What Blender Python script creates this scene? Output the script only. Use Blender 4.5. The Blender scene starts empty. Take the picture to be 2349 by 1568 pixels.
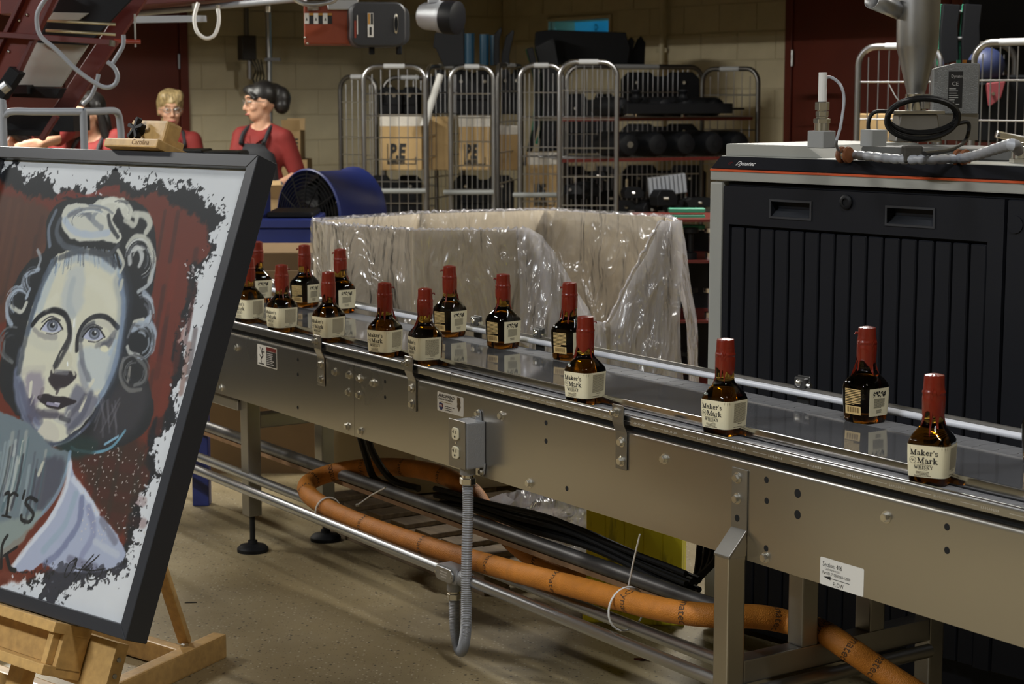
import bpy, bmesh, math, random
import numpy as np
from mathutils import Vector, Matrix, Euler

# ------------------------------------------------------------------ camera, world, lights, exposure
SC = bpy.context.scene
COL = SC.collection
FPX, CAMH = 4200.0, 1.6
TILT = math.atan2(572, FPX)
cam_d = bpy.data.cameras.new('camera')
cam_d.sensor_width = 36.0
cam_d.lens = FPX / 2349 * 36.0
cam_d.clip_start = 0.05
cam_d.clip_end = 100
cam_d.dof.use_dof = True
cam_d.dof.focus_distance = 4.6
cam_d.dof.aperture_fstop = 8.0
cam = bpy.data.objects.new('camera', cam_d)
cam.location = (0, 0, CAMH)
cam.rotation_euler = (math.pi / 2 - TILT, 0, 0)
COL.objects.link(cam)
SC.camera = cam

W = bpy.data.worlds.new('hall_air')
SC.world = W
W.use_nodes = True
W.node_tree.nodes['Background'].inputs[0].default_value = (0.62, 0.72, 1.0, 1)
W.node_tree.nodes['Background'].inputs[1].default_value = 0.02

SC.view_settings.view_transform = 'Standard'
SC.view_settings.look = 'None'
SC.view_settings.gamma = 1.0
SC.view_settings.use_curve_mapping = False
SC.view_settings.exposure = 0.0

# light path depth: enough for bottles and film, no more
SC.cycles.max_bounces = 8
SC.cycles.diffuse_bounces = 3
SC.cycles.glossy_bounces = 4
SC.cycles.transmission_bounces = 7
SC.cycles.transparent_max_bounces = 12
SC.cycles.use_light_tree = False
SC.cycles.caustics_reflective = False
SC.cycles.caustics_refractive = False

# ceiling tube lamps: (x, y, z, rotation, watts, colour)
LAMPS = [(-4.6, 6.2, 3.6, -56, 120, (1.0, 0.98, 0.94)),
         (-3.4, 2.2, 3.5, -56, 190, (0.92, 0.96, 1.0)),
         (0.8, 2.0, 3.9, -56, 70, (1.0, 0.98, 0.94)),
         (3.0, 5.6, 3.9, -56, 30, (1.0, 0.97, 0.92)),
         (-3.2, 9.4, 3.0, -56, 250, (1.0, 0.97, 0.88)),
         (1.3, 8.4, 3.4, -56, 145, (1.0, 0.97, 0.90))]
def tube_lamp_light(x, y, z, rot, watts, c):
    d = bpy.data.lights.new('tube_light', 'AREA')
    d.shape = 'RECTANGLE'; d.size = 1.2; d.size_y = 0.22
    d.energy = watts; d.color = c
    o = bpy.data.objects.new('tube_light', d)
    o.location = (x, y, z); o.rotation_euler = (0, 0, math.radians(rot))
    COL.objects.link(o)
    return o
LIGHTS = [tube_lamp_light(*l) for l in LAMPS]

# ------------------------------------------------------------------ survey helpers
ca, sa = math.cos(TILT), math.sin(TILT)
ANG = math.radians(33.97)
E1 = Vector((math.sin(ANG), -math.cos(ANG), 0))      # along the line, towards the right
E2 = Vector((math.cos(ANG), math.sin(ANG), 0))       # across the line, away from the viewer
P0 = 2.694
CR = -(math.pi / 2 - ANG)
def ray(x, y):
    u, v = x - 1174.5, 784 - y
    return Vector((u, v * sa + FPX * ca, v * ca - FPX * sa))
O3 = Vector((0, 0, CAMH))
def PY(x, y, Y):
    d = ray(x, y); return O3 + d * (Y / d.y)
def PZ(x, y, z):
    d = ray(x, y); return O3 + d * ((z - CAMH) / d.z)
def PB(x, y, b):
    d = ray(x, y); return O3 + d * ((P0 + b) / d.dot(E2))
def PA(x, y, a):
    d = ray(x, y); return O3 + d * (a / d.dot(E1))
def LOC(p):
    return Vector((p.dot(E1), p.dot(E2) - P0, p.z))
def CV(a, b, z):
    return E1 * a + E2 * (b + P0) + Vector((0, 0, z))
def PX(Y): return Y / 4239.0          # metres that one photo pixel spans at distance Y

# ------------------------------------------------------------------ mesh helpers
class MB:
    def __init__(s): s.v = []; s.f = []
    def add(s, vs, fs):
        n = len(s.v); s.v += [tuple(p) for p in vs]; s.f += [tuple(i + n for i in f) for f in fs]; return s
    def box(s, x0, x1, y0, y1, z0, z1, M=None):
        vs = [Vector((x, y, z)) for z in (z0, z1) for y in (y0, y1) for x in (x0, x1)]
        if M: vs = [M @ p for p in vs]
        return s.add(vs, [(0, 2, 3, 1), (4, 5, 7, 6), (0, 1, 5, 4), (2, 6, 7, 3), (0, 4, 6, 2), (1, 3, 7, 5)])
    def cyl(s, p0, p1, r, n=12, r2=None, cap=True):
        p0, p1 = Vector(p0), Vector(p1); r2 = r if r2 is None else r2
        d = (p1 - p0).normalized()
        a = d.orthogonal().normalized(); b = d.cross(a)
        vs = []
        for p, rr in ((p0, r), (p1, r2)):
            for i in range(n):
                t = 2 * math.pi * i / n
                vs.append(p + (a * math.cos(t) + b * math.sin(t)) * rr)
        fs = [(i, (i + 1) % n, n + (i + 1) % n, n + i) for i in range(n)]
        if cap: fs += [tuple(range(n))[::-1], tuple(range(n, 2 * n))]
        return s.add(vs, fs)
    def tube(s, pts, r, n=8, closed=False, cap=True):
        pts = [Vector(p) for p in pts]; m = len(pts)
        rr = r if isinstance(r, (list, tuple)) else [r] * m
        tang = []
        for i in range(m):
            if closed: t = pts[(i + 1) % m] - pts[i - 1]
            else: t = pts[min(i + 1, m - 1)] - pts[max(i - 1, 0)]
            tang.append(t.normalized())
        a = tang[0].orthogonal().normalized()
        vs = []
        for i in range(m):
            a = (a - tang[i] * a.dot(tang[i])).normalized(); b = tang[i].cross(a)
            for k in range(n):
                t = 2 * math.pi * k / n
                vs.append(pts[i] + (a * math.cos(t) + b * math.sin(t)) * rr[i])
        fs = []
        for i in range(m if closed else m - 1):
            j = (i + 1) % m
            fs += [(i * n + k, i * n + (k + 1) % n, j * n + (k + 1) % n, j * n + k) for k in range(n)]
        if cap and not closed: fs += [tuple(range(n))[::-1], tuple(range((m - 1) * n, m * n))]
        return s.add(vs, fs)
    def lathe(s, prof, n=24, M=None, cap=True):
        vs = []
        for r, z in prof:
            for i in range(n):
                t = 2 * math.pi * i / n
                vs.append(Vector((r * math.cos(t), r * math.sin(t), z)))
        if M: vs = [M @ p for p in vs]
        m = len(prof)
        fs = [(j * n + i, j * n + (i + 1) % n, (j + 1) * n + (i + 1) % n, (j + 1) * n + i) for j in range(m - 1) for i in range(n)]
        if cap: fs += [tuple(range(n))[::-1], tuple(range((m - 1) * n, m * n))]
        return s.add(vs, fs)
    def prism(s, poly, lo, hi, axis='y', M=None):
        def mk(p, t):
            if axis == 'x': return Vector((t, p[0], p[1]))
            if axis == 'y': return Vector((p[0], t, p[1]))
            return Vector((p[0], p[1], t))
        n = len(poly)
        vs = [mk(p, lo) for p in poly] + [mk(p, hi) for p in poly]
        if M: vs = [M @ p for p in vs]
        fs = [tuple(range(n))[::-1], tuple(range(n, 2 * n))] + [(i, (i + 1) % n, n + (i + 1) % n, n + i) for i in range(n)]
        return s.add(vs, fs)
    def ell(s, c, rx, ry, rz, n=16, m=10, M=None):
        prof = [(math.sin(math.pi * j / m), -math.cos(math.pi * j / m)) for j in range(m + 1)]
        prof[0] = (0.01, -1); prof[-1] = (0.01, 1)
        T = Matrix.Translation(c) @ Matrix.Diagonal((rx, ry, rz, 1))
        return s.lathe(prof, n, (M @ T) if M else T)
    def poly(s, pts):
        return s.add(pts, [tuple(range(len(pts)))])
    def xf(s, M):
        s.v = [tuple(M @ Vector(p)) for p in s.v]; return s
    def mesh(s, name, bevel=0, smooth=False, seg=1, ang=30):
        me = bpy.data.meshes.new(name); me.from_pydata(s.v, [], s.f)
        bm = bmesh.new(); bm.from_mesh(me)
        bmesh.ops.recalc_face_normals(bm, faces=bm.faces)
        if bevel:
            es = [e for e in bm.edges if len(e.link_faces) == 2 and e.calc_face_angle(0) > math.radians(ang)]
            bmesh.ops.bevel(bm, geom=es, offset=bevel, segments=seg, affect='EDGES', profile=0.7, clamp_overlap=True)
        if smooth:
            for f in bm.faces: f.smooth = True
            for e in bm.edges:
                if len(e.link_faces) == 2 and e.calc_face_angle(0) > math.radians(40): e.smooth = False
        bm.to_mesh(me); bm.free(); me.update()
        return me
    def build(s, name, mat, parent=None, bevel=0, smooth=False, seg=1, kind=None, label=None):
        return obj(name, s.mesh(name, bevel, smooth, seg), mat, parent, kind, label)
def obj(name, me, mat, parent=None, kind=None, label=None):
    o = bpy.data.objects.new(name, me); COL.objects.link(o)
    if mat is not None and len(me.materials) == 0: me.materials.append(mat)
    if parent is not None: o.parent = parent
    if kind: o['kind'] = kind
    if label: o['label'] = label
    return o
def tag(o, label, cat, group=None):
    o['label'] = label; o['category'] = cat
    if group: o['group'] = group
    return o
def thing(name, label, cat, loc=(0, 0, 0), rz=0, group=None, rot=None):
    o = bpy.data.objects.new(name, None); COL.objects.link(o)
    o.empty_display_size = 0.1
    o.location = loc; o.rotation_euler = rot or (0, 0, rz)
    return tag(o, label, cat, group)
def struct(name, mb, mat, **k):
    o = mb.build(name, mat, **k); o['kind'] = 'structure'; return o
def catmull(pts, n=8, closed=False):
    pts = [Vector(p) for p in pts]; m = len(pts); out = []
    rng = range(m if closed else m - 1)
    for i in rng:
        if closed: a, b, c, d = pts[i - 1], pts[i], pts[(i + 1) % m], pts[(i + 2) % m]
        else: a, b, c, d = pts[max(i - 1, 0)], pts[i], pts[i + 1], pts[min(i + 2, m - 1)]
        for k in range(n):
            t = k / n
            out.append(0.5 * ((2 * b) + (c - a) * t + (2 * a - 5 * b + 4 * c - d) * t * t + (3 * b - a - 3 * c + d) * t ** 3))
    if not closed: out.append(pts[-1])
    return out
def text_mb(body, size=1.0, align='LEFT', shear=0, sx=1.0, bold=0.0):
    c = bpy.data.curves.new('t', 'FONT'); c.body = body; c.size = size; c.align_x = align; c.shear = shear; c.offset = bold
    c.resolution_u = 2
    o = bpy.data.objects.new('t', c); COL.objects.link(o)
    dg = bpy.context.evaluated_depsgraph_get()
    me = o.evaluated_get(dg).to_mesh()
    mb = MB(); mb.add([(v.co.x * sx, v.co.y, 0) for v in me.vertices], [tuple(p.vertices) for p in me.polygons])
    o.evaluated_get(dg).to_mesh_clear()
    bpy.data.objects.remove(o); bpy.data.curves.remove(c)
    return mb

# ------------------------------------------------------------------ materials
def mat(name, col, rough=0.5, metal=0.0, var=0.0, scale=8.0, bump=0.0, bscale=40.0, stretch=None, spec=0.5, coat=0.0, col2=None, detail=4.0, rvar=0.0, **kw):
    m = bpy.data.materials.new(name); m.use_nodes = True
    nt = m.node_tree; b = nt.nodes['Principled BSDF']
    b.inputs['Base Color'].default_value = (*col, 1)
    b.inputs['Roughness'].default_value = rough
    b.inputs['Metallic'].default_value = metal
    b.inputs['Specular IOR Level'].default_value = spec
    b.inputs['Coat Weight'].default_value = coat
    for k, v in kw.items(): b.inputs[k.replace('_', ' ')].default_value = v
    if var or bump or col2 or rvar:
        tc = nt.nodes.new('ShaderNodeTexCoord'); mp = nt.nodes.new('ShaderNodeMapping')
        nt.links.new(tc.outputs['Object'], mp.inputs['Vector'])
        if stretch: mp.inputs['Scale'].default_value = stretch
        if var or col2 or rvar:
            n = nt.nodes.new('ShaderNodeTexNoise'); n.inputs['Scale'].default_value = scale; n.inputs['Detail'].default_value = detail
            nt.links.new(mp.outputs[0], n.inputs['Vector'])
            r = nt.nodes.new('ShaderNodeValToRGB')
            r.color_ramp.elements[0].position = 0.3; r.color_ramp.elements[1].position = 0.7
            c2 = col2 or tuple(min(1, c * (1 + var)) for c in col)
            c1 = col if col2 else tuple(c * (1 - var) for c in col)
            r.color_ramp.elements[0].color = (*c1, 1); r.color_ramp.elements[1].color = (*c2, 1)
            nt.links.new(n.outputs['Fac'], r.inputs['Fac'])
            if var or col2: nt.links.new(r.outputs['Color'], b.inputs['Base Color'])
            if rvar:
                mr = nt.nodes.new('ShaderNodeMapRange')
                mr.inputs['To Min'].default_value = max(0.02, rough - rvar); mr.inputs['To Max'].default_value = rough + rvar
                nt.links.new(n.outputs['Fac'], mr.inputs['Value']); nt.links.new(mr.outputs[0], b.inputs['Roughness'])
        if bump:
            n2 = nt.nodes.new('ShaderNodeTexNoise'); n2.inputs['Scale'].default_value = bscale; n2.inputs['Detail'].default_value = 3
            nt.links.new(mp.outputs[0], n2.inputs['Vector'])
            bp = nt.nodes.new('ShaderNodeBump'); bp.inputs['Strength'].default_value = bump; bp.inputs['Distance'].default_value = 0.004
            nt.links.new(n2.outputs['Fac'], bp.inputs['Height']); nt.links.new(bp.outputs[0], b.inputs['Normal'])
    return m
def emis(name, col, st):
    m = mat(name, (0.8, 0.8, 0.8)); b = m.node_tree.nodes['Principled BSDF']
    b.inputs['Emission Color'].default_value = (*col, 1); b.inputs['Emission Strength'].default_value = st
    if name == 'lamp_tube': m.cycles.emission_sampling = 'NONE'      # the area lamp beside it carries the light
    return m
def speckle_floor():
    m = mat('speckled_epoxy', (0.40, 0.33, 0.20), 0.38)
    nt = m.node_tree; b = nt.nodes['Principled BSDF']
    tc = nt.nodes.new('ShaderNodeTexCoord')
    base = nt.nodes.new('ShaderNodeTexNoise'); base.inputs['Scale'].default_value = 1.6; base.inputs['Detail'].default_value = 8
    r0 = nt.nodes.new('ShaderNodeValToRGB')
    r0.color_ramp.elements[0].position = 0.35; r0.color_ramp.elements[0].color = (0.215, 0.168, 0.090, 1)
    r0.color_ramp.elements[1].position = 0.7; r0.color_ramp.elements[1].color = (0.32, 0.255, 0.142, 1)
    nt.links.new(tc.outputs['Object'], base.inputs['Vector']); nt.links.new(base.outputs['Fac'], r0.inputs['Fac'])
    prev = r0.outputs['Color']
    for sc, lo, hi, c in ((55, 0.10, 0.17, (0.05, 0.04, 0.025, 1)), (80, 0.13, 0.2, (0.40, 0.35, 0.25, 1)), (120, 0.12, 0.2, (0.12, 0.08, 0.045, 1))):
        vo = nt.nodes.new('ShaderNodeTexVoronoi'); vo.inputs['Scale'].default_value = sc; vo.inputs['Randomness'].default_value = 1
        nt.links.new(tc.outputs['Object'], vo.inputs['Vector'])
        # only some cells carry a chip
        gt = nt.nodes.new('ShaderNodeMath'); gt.operation = 'GREATER_THAN'; gt.inputs[1].default_value = 0.72
        sep = nt.nodes.new('ShaderNodeSeparateColor'); nt.links.new(vo.outputs['Color'], sep.inputs[0]); nt.links.new(sep.outputs[0], gt.inputs[0])
        rp = nt.nodes.new('ShaderNodeMapRange'); rp.inputs['From Min'].default_value = lo * 1.6; rp.inputs['From Max'].default_value = hi * 1.6
        rp.inputs['To Min'].default_value = 1; rp.inputs['To Max'].default_value = 0
        nt.links.new(vo.outputs['Distance'], rp.inputs['Value'])
        mu = nt.nodes.new('ShaderNodeMath'); mu.operation = 'MULTIPLY'
        nt.links.new(rp.outputs[0], mu.inputs[0]); nt.links.new(gt.outputs[0], mu.inputs[1])
        mx = nt.nodes.new('ShaderNodeMix'); mx.data_type = 'RGBA'
        nt.links.new(mu.outputs[0], mx.inputs['Factor']); nt.links.new(prev, mx.inputs['A']); mx.inputs['B'].default_value = c
        prev = mx.outputs['Result']
    nt.links.new(prev, b.inputs['Base Color'])
    bn = nt.nodes.new('ShaderNodeTexNoise'); bn.inputs['Scale'].default_value = 5; bn.inputs['Detail'].default_value = 5
    mr = nt.nodes.new('ShaderNodeMapRange'); mr.inputs['To Min'].default_value = 0.25; mr.inputs['To Max'].default_value = 0.6
    nt.links.new(tc.outputs['Object'], bn.inputs['Vector']); nt.links.new(bn.outputs['Fac'], mr.inputs['Value']); nt.links.new(mr.outputs[0], b.inputs['Roughness'])
    return m
def facing(nt, k=1.0, normal=None):
    """Schlick reflectance that is the same from both sides of a thin sheet"""
    lw = nt.nodes.new('ShaderNodeLayerWeight'); lw.inputs['Blend'].default_value = 0.5
    if normal: nt.links.new(normal, lw.inputs['Normal'])
    pw = nt.nodes.new('ShaderNodeMath'); pw.operation = 'POWER'; pw.inputs[1].default_value = 5
    ma = nt.nodes.new('ShaderNodeMath'); ma.operation = 'MULTIPLY_ADD'; ma.inputs[1].default_value = 0.9; ma.inputs[2].default_value = 0.05 * k
    nt.links.new(lw.outputs['Facing'], pw.inputs[0]); nt.links.new(pw.outputs[0], ma.inputs[0])
    return ma
def film(name, tint, alpha, rough=0.18, bump=0.6, bscale=14, trans=0.5, stretch=(1, 1, 0.35)):
    """thin plastic sheet: partly clear, partly milky, with a gloss"""
    m = bpy.data.materials.new(name); m.use_nodes = True; nt = m.node_tree; nt.nodes.clear()
    out = nt.nodes.new('ShaderNodeOutputMaterial')
    tr = nt.nodes.new('ShaderNodeBsdfTransparent')
    df = nt.nodes.new('ShaderNodeBsdfDiffuse'); df.inputs['Color'].default_value = (*tint, 1)
    tl = nt.nodes.new('ShaderNodeBsdfTranslucent'); tl.inputs['Color'].default_value = (*tint, 1)
    gl = nt.nodes.new('ShaderNodeBsdfGlossy'); gl.inputs['Roughness'].default_value = rough
    tc = nt.nodes.new('ShaderNodeTexCoord'); mp = nt.nodes.new('ShaderNodeMapping'); mp.inputs['Scale'].default_value = stretch
    wn = nt.nodes.new('ShaderNodeTexNoise'); wn.inputs['Scale'].default_value = 3.0; wn.inputs['Detail'].default_value = 2
    wm_ = nt.nodes.new('ShaderNodeVectorMath'); wm_.operation = 'MULTIPLY_ADD'; wm_.inputs[1].default_value = (.5, .5, .5)
    ns = nt.nodes.new('ShaderNodeTexVoronoi'); ns.feature = 'F1'; ns.inputs['Scale'].default_value = bscale; ns.inputs['Detail'].default_value = 2
    bp = nt.nodes.new('ShaderNodeBump'); bp.inputs['Strength'].default_value = bump; bp.inputs['Distance'].default_value = 0.05
    nt.links.new(tc.outputs['Object'], mp.inputs['Vector']); nt.links.new(mp.outputs[0], wn.inputs['Vector'])
    nt.links.new(wn.outputs['Color'], wm_.inputs[0]); nt.links.new(mp.outputs[0], wm_.inputs[2]); nt.links.new(wm_.outputs[0], ns.inputs['Vector'])
    nt.links.new(ns.outputs['Distance'], bp.inputs['Height'])
    for n in (df, gl): nt.links.new(bp.outputs[0], n.inputs['Normal'])
    m1 = nt.nodes.new('ShaderNodeMixShader'); m1.inputs[0].default_value = trans
    nt.links.new(df.outputs[0], m1.inputs[1]); nt.links.new(tl.outputs[0], m1.inputs[2])
    m2 = nt.nodes.new('ShaderNodeMixShader'); m2.inputs[0].default_value = alpha
    nt.links.new(tr.outputs[0], m2.inputs[1]); nt.links.new(m1.outputs[0], m2.inputs[2])
    fr = facing(nt, 3.0, bp.outputs[0])
    m3 = nt.nodes.new('ShaderNodeMixShader')
    nt.links.new(fr.outputs[0], m3.inputs[0]); nt.links.new(m2.outputs[0], m3.inputs[1]); nt.links.new(gl.outputs[0], m3.inputs[2])
    nt.links.new(m3.outputs[0], out.inputs['Surface'])
    return m
M = {}
M['floor'] = speckle_floor()
M['block'] = mat('painted_block', (0.58, 0.51, 0.345), 0.55, var=0.06, scale=6, bump=0.25, bscale=90)
M['mortar'] = mat('painted_mortar', (0.53, 0.465, 0.31), 0.7)
M['reddoor'] = mat('red_door_paint', (0.12, 0.018, 0.009), 0.42, var=0.1, scale=3)
M['redsteel'] = mat('red_machine_paint', (0.24, 0.030, 0.014), 0.4, var=0.12, scale=5)
M['shadered'] = mat('shaded_red_paint', (0.10, 0.013, 0.010), 0.42, var=0.1, scale=5)  # red paint with the gloom overhead put into its colour; also on shelf edges
M['steel'] = mat('brushed_stainless', (0.53, 0.51, 0.47), 0.28, 1.0, rvar=0.02, scale=2)
M['steel_dk'] = mat('dull_stainless', (0.34, 0.33, 0.31), 0.40, 1.0, var=0.12, scale=6, rvar=0.08)
M['chrome'] = mat('polished_steel', (0.72, 0.71, 0.70), 0.14, 1.0)
M['galv'] = mat('galvanised_steel', (0.50, 0.51, 0.52), 0.34, 1.0, var=0.05, scale=5)
M['zinc'] = mat('zinc_bolt', (0.70, 0.68, 0.62), 0.25, 1.0)
M['cast'] = mat('cast_grey', (0.36, 0.375, 0.40), 0.42, 0.35, bump=0.3, bscale=250)
M['greyplast'] = mat('grey_plastic', (0.33, 0.35, 0.39), 0.38)
M['black'] = mat('black_plastic', (0.006, 0.0065, 0.008), 0.5, spec=0.22)
M['blackrub'] = mat('black_rubber', (0.007, 0.007, 0.007), 0.5, spec=0.3)
M['hole'] = mat('hole_black', (0.004, 0.004, 0.004), 0.9)
M['slat'] = mat('chain_slat_grey', (0.15, 0.152, 0.16), 0.62, var=0.15, scale=20, spec=0.25)
M['mirror'] = mat('dark_polished_plate', (0.30, 0.305, 0.325), 0.06, 0.72, rvar=0.02, scale=3)
M['whiterail'] = mat('white_nylon_rail', (0.72, 0.74, 0.80), 0.3)
M['paper'] = mat('white_sticker', (0.74, 0.73, 0.69), 0.45)
M['ink'] = mat('black_ink', (0.012, 0.012, 0.012), 0.6)
M['cream'] = mat('cream_label_paper', (0.80, 0.74, 0.52), 0.6)
M['goldink'] = mat('gold_ink', (0.72, 0.52, 0.22), 0.5)
M['wax'] = mat('red_wax', (0.17, 0.013, 0.004), 0.34, var=0.08, scale=60, spec=0.35, coat=0.45, Coat_Roughness=0.07, bump=0.1, bscale=60)
M['ivory'] = mat('ivory_outlet', (0.80, 0.75, 0.55), 0.35)
M['card'] = mat('corrugated_card', (0.40, 0.27, 0.13), 0.8, var=0.1, scale=3)
M['wood'] = mat('varnished_beech', (0.50, 0.31, 0.115), 0.4, var=0.16, scale=5, stretch=(9, 9, 9), coat=0.15, detail=8)
M['wood_dk'] = mat('grey_pallet_wood', (0.16, 0.115, 0.07), 0.8, var=0.35, scale=4, stretch=(2, 12, 12))
M['framepaint'] = mat('charcoal_frame', (0.026, 0.028, 0.034), 0.38)
M['blue'] = mat('blue_machine_paint', (0.022, 0.035, 0.17), 0.38, var=0.08, scale=5)
M['white'] = mat('white_plain', (0.78, 0.78, 0.76), 0.5)

# ------------------------------------------------------------------ the setting
WA = -13.2            # back wall, across the line
WB = 6.1              # side wall, parallel to the line
struct('floor', MB().box(-9, 9, -1.5, 18, -0.05, 0), M['floor'])
LIFT = 4.4
def conv_box(a0, a1, b0, b1, z0, z1):
    mb = MB().box(a0, a1, b0, b1, z0, z1)
    mb.v = [tuple(CV(*p)) for p in mb.v]; return mb
# walls: a mortar plane with the painted blocks standing proud of it
wb = MB()
wb.add(conv_box(WA - 0.25, WA, -9.0, WB + 0.25, 0, LIFT).v, conv_box(0, 1, 0, 1, 0, 1).f)
wall_back = struct('wall_back', wb, M['mortar'])
win_a0, win_a1 = LOC(PB(1262, 60, WB)).x, LOC(PB(1400, 60, WB)).x
win_z1 = LOC(PB(1330, 46, WB)).z; win_z0 = win_z1 - 0.30
wr = MB()
for a0, a1, z0, z1 in ((WA, win_a0, 0, LIFT), (win_a1, 3.2, 0, LIFT), (win_a0, win_a1, 0, win_z0), (win_a0, win_a1, win_z1, LIFT)):
    q = conv_box(a0, a1, WB, WB + 0.25, z0, z1); wr.add(q.v, q.f)
wall_right = struct('wall_right', wr, M['mortar'])
struct('wall_left', conv_box(WA - 0.25, 3.2, -9.2, -9.0, 0, LIFT), M['mortar'])
struct('wall_front', conv_box(3.2, 3.4, -9.2, WB + 0.25, 0, LIFT), M['mortar'])
struct('ceiling', conv_box(WA - 0.25, 3.4, -9.2, WB + 0.25, LIFT, LIFT + 0.1), mat('ceiling_dark', (0.10, 0.09, 0.07), 0.8))
CH, CL = 0.2032, 0.4064
blk = {}
def block_mesh(L, key):
    if key not in blk:
        blk[key] = MB().box(0, L - 0.008, -0.006, 0.002, 0.004, CH - 0.004).mesh('block', 0.002)
        blk[key].materials.append(M['block'])
    return blk[key]
def block_row(parent, origin, rz, s0, s1, zmin, zmax, skip=None):
    k = 0; z = 0.0
    while z < zmax - 0.01:
        s = s0 - (CL / 2 if k % 2 else 0)
        while s < s1 - 0.02:
            a, b = max(s, s0), min(s + CL, s1)
            if z >= zmin - 0.01 and b - a > 0.05 and not (skip and skip(a, b, z, z + CH)):
                me = block_mesh(b - a, round(b - a, 3))
                o = bpy.data.objects.new('block', me); COL.objects.link(o)
                o.parent = parent
                d = Vector((math.cos(rz), math.sin(rz), 0))
                o.location = origin + d * a + Vector((0, 0, z)); o.rotation_euler = (0, 0, rz)
            s += CL
        z += CH; k += 1
# back wall faces +E1; run blocks so that their local -y looks into the room
rzb = math.atan2(E2.y, E2.x)          # along E2, local -y = rotate(-90) -> E1-ish
block_row(wall_back, CV(WA, 0, 0), rzb, 2.9, WB, 0.61, 3.3)
rzr = math.atan2(E1.y, E1.x)          # along E1, local -y = -E2
block_row(wall_right, CV(0, WB, 0), rzr, WA + 0.01, -9.62, 0.61, 3.3,
          lambda a, b, z0, z1: b > win_a0 - 0.01 and a < win_a1 + 0.01 and z1 > win_z0 and z0 < win_z1)

# high window with a lit room behind it
win = thing('window_1', 'high window in the side wall showing a blue lit room', 'window', CV(0, WB, 0), CR)
win['kind'] = 'structure'; del win['category']
M['bluewall'] = mat('pale_blue_wall', (0.10, 0.50, 0.68), 0.6)
sh = MB()
sh.box(win_a0 - .05, win_a1 + .05, 1.2, 1.25, win_z0 - .4, win_z1 + .3); sh.box(win_a0 - .05, win_a1 + .05, .26, 1.25, win_z1 + .3, win_z1 + .33)
sh.box(win_a0 - .08, win_a0 - .05, .26, 1.25, win_z0 - .4, win_z1 + .33); sh.box(win_a1 + .05, win_a1 + .08, .26, 1.25, win_z0 - .4, win_z1 + .33)
sh.box(win_a0 - .05, win_a1 + .05, .26, 1.25, win_z0 - .43, win_z0 - .4)
sh.build('room_shell', M['bluewall'], win, kind='structure')
fr_ = MB()
for (x0, x1, z0, z1) in ((win_a0 - .03, win_a0, win_z0 - .03, win_z1 + .03), (win_a1, win_a1 + .03, win_z0 - .03, win_z1 + .03), (win_a0, win_a1, win_z1, win_z1 + .03), (win_a0, win_a1, win_z0 - .03, win_z0)):
    fr_.box(x0, x1, -.02, .02, z0, z1)
fr_.build('window_frame', M['block'], win, bevel=.002)
tubem = emis('blue_white_tube', (0.45, 0.85, 1.0), 9.0)
wm = (win_a0 + win_a1) / 2
MB().cyl((wm - .28, .55, win_z1 - .052), (wm + .30, .55, win_z1 - .040), .020, 12).build('tube_lamp', tubem, win, smooth=True)
for k in range(3):
    x = wm - .45 + k * .24
    MB().tube([(x, .5, win_z1 - .01), (x - .025, .5, win_z1 - .035), (x, .5, win_z1 - .06), (x + .025, .5, win_z1 - .035)], .004, 6, closed=True).build('hook', M['black'], win)
pane = bpy.data.materials.new('window_glass'); pane.use_nodes = True
def clear_glass(m, tint=(1, 1, 1), gloss=0.02, boost=1.0):
    nt = m.node_tree; nt.nodes.clear()
    out = nt.nodes.new('ShaderNodeOutputMaterial'); t = nt.nodes.new('ShaderNodeBsdfTransparent'); t.inputs[0].default_value = (*tint, 1)
    g = nt.nodes.new('ShaderNodeBsdfGlossy'); g.inputs['Roughness'].default_value = gloss
    f = facing(nt, boost)
    mx = nt.nodes.new('ShaderNodeMixShader'); nt.links.new(f.outputs[0], mx.inputs[0]); nt.links.new(t.outputs[0], mx.inputs[1]); nt.links.new(g.outputs[0], mx.inputs[2])
    nt.links.new(mx.outputs[0], out.inputs[0])
clear_glass(pane, (0.75, 0.95, 1.0))
MB().box(win_a0, win_a1, .05, .056, win_z0, win_z1).build('pane', pane, win)

# doors
def door(name, origin, rz, s0, s1, ztop, leafs, label):
    d = thing(name, label, 'door', origin, rz); d['kind'] = 'structure'; del d['category']
    f = MB(); t = .07
    f.box(s0, s0 + t, -.05, .0, 0, ztop); f.box(s1 - t, s1, -.05, .0, 0, ztop); f.box(s0 + t, s1 - t, -.05, 0, ztop - t, ztop)
    f.build('door_frame', M['reddoor'], d, bevel=.004)
    w = (s1 - s0 - 2 * t) / leafs
    for k in range(leafs):
        a = s0 + t + k * w
        lf = MB().box(a + .004, a + w - .004, -.035, 0, .01, ztop - t - .004).build('door_leaf', M['reddoor'], d, bevel=.003)
        for hz in (.35, 1.05, 1.78):
            MB().cyl((a + (.012 if k == 0 else w - .012), -.05, hz), (a + (.012 if k == 0 else w - .012), -.05, hz + .11), .009, 8).build('hinge', M['galv'], lf)
    return d
door('door_1', CV(WA, 0, 0), rzb, 1.2, 3.18, 2.32, 2, 'dark red double door in the back wall behind the workers')
door('door_2', CV(0, WB, 0), rzr, -9.6, -6.6, 2.6, 2, 'dark red steel door in the side wall behind the hopper')

# added bulkheads, unseen above the view, hung only to shade the upper walls
struct('shade_bulkhead_1', conv_box(-11.35, -11.25, -6.0, 4.2, 2.27, LIFT), M['mortar'])
struct('shade_bulkhead_2', conv_box(-11.35, 1.5, 4.2, 4.3, 2.27, LIFT), M['mortar'])
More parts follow.
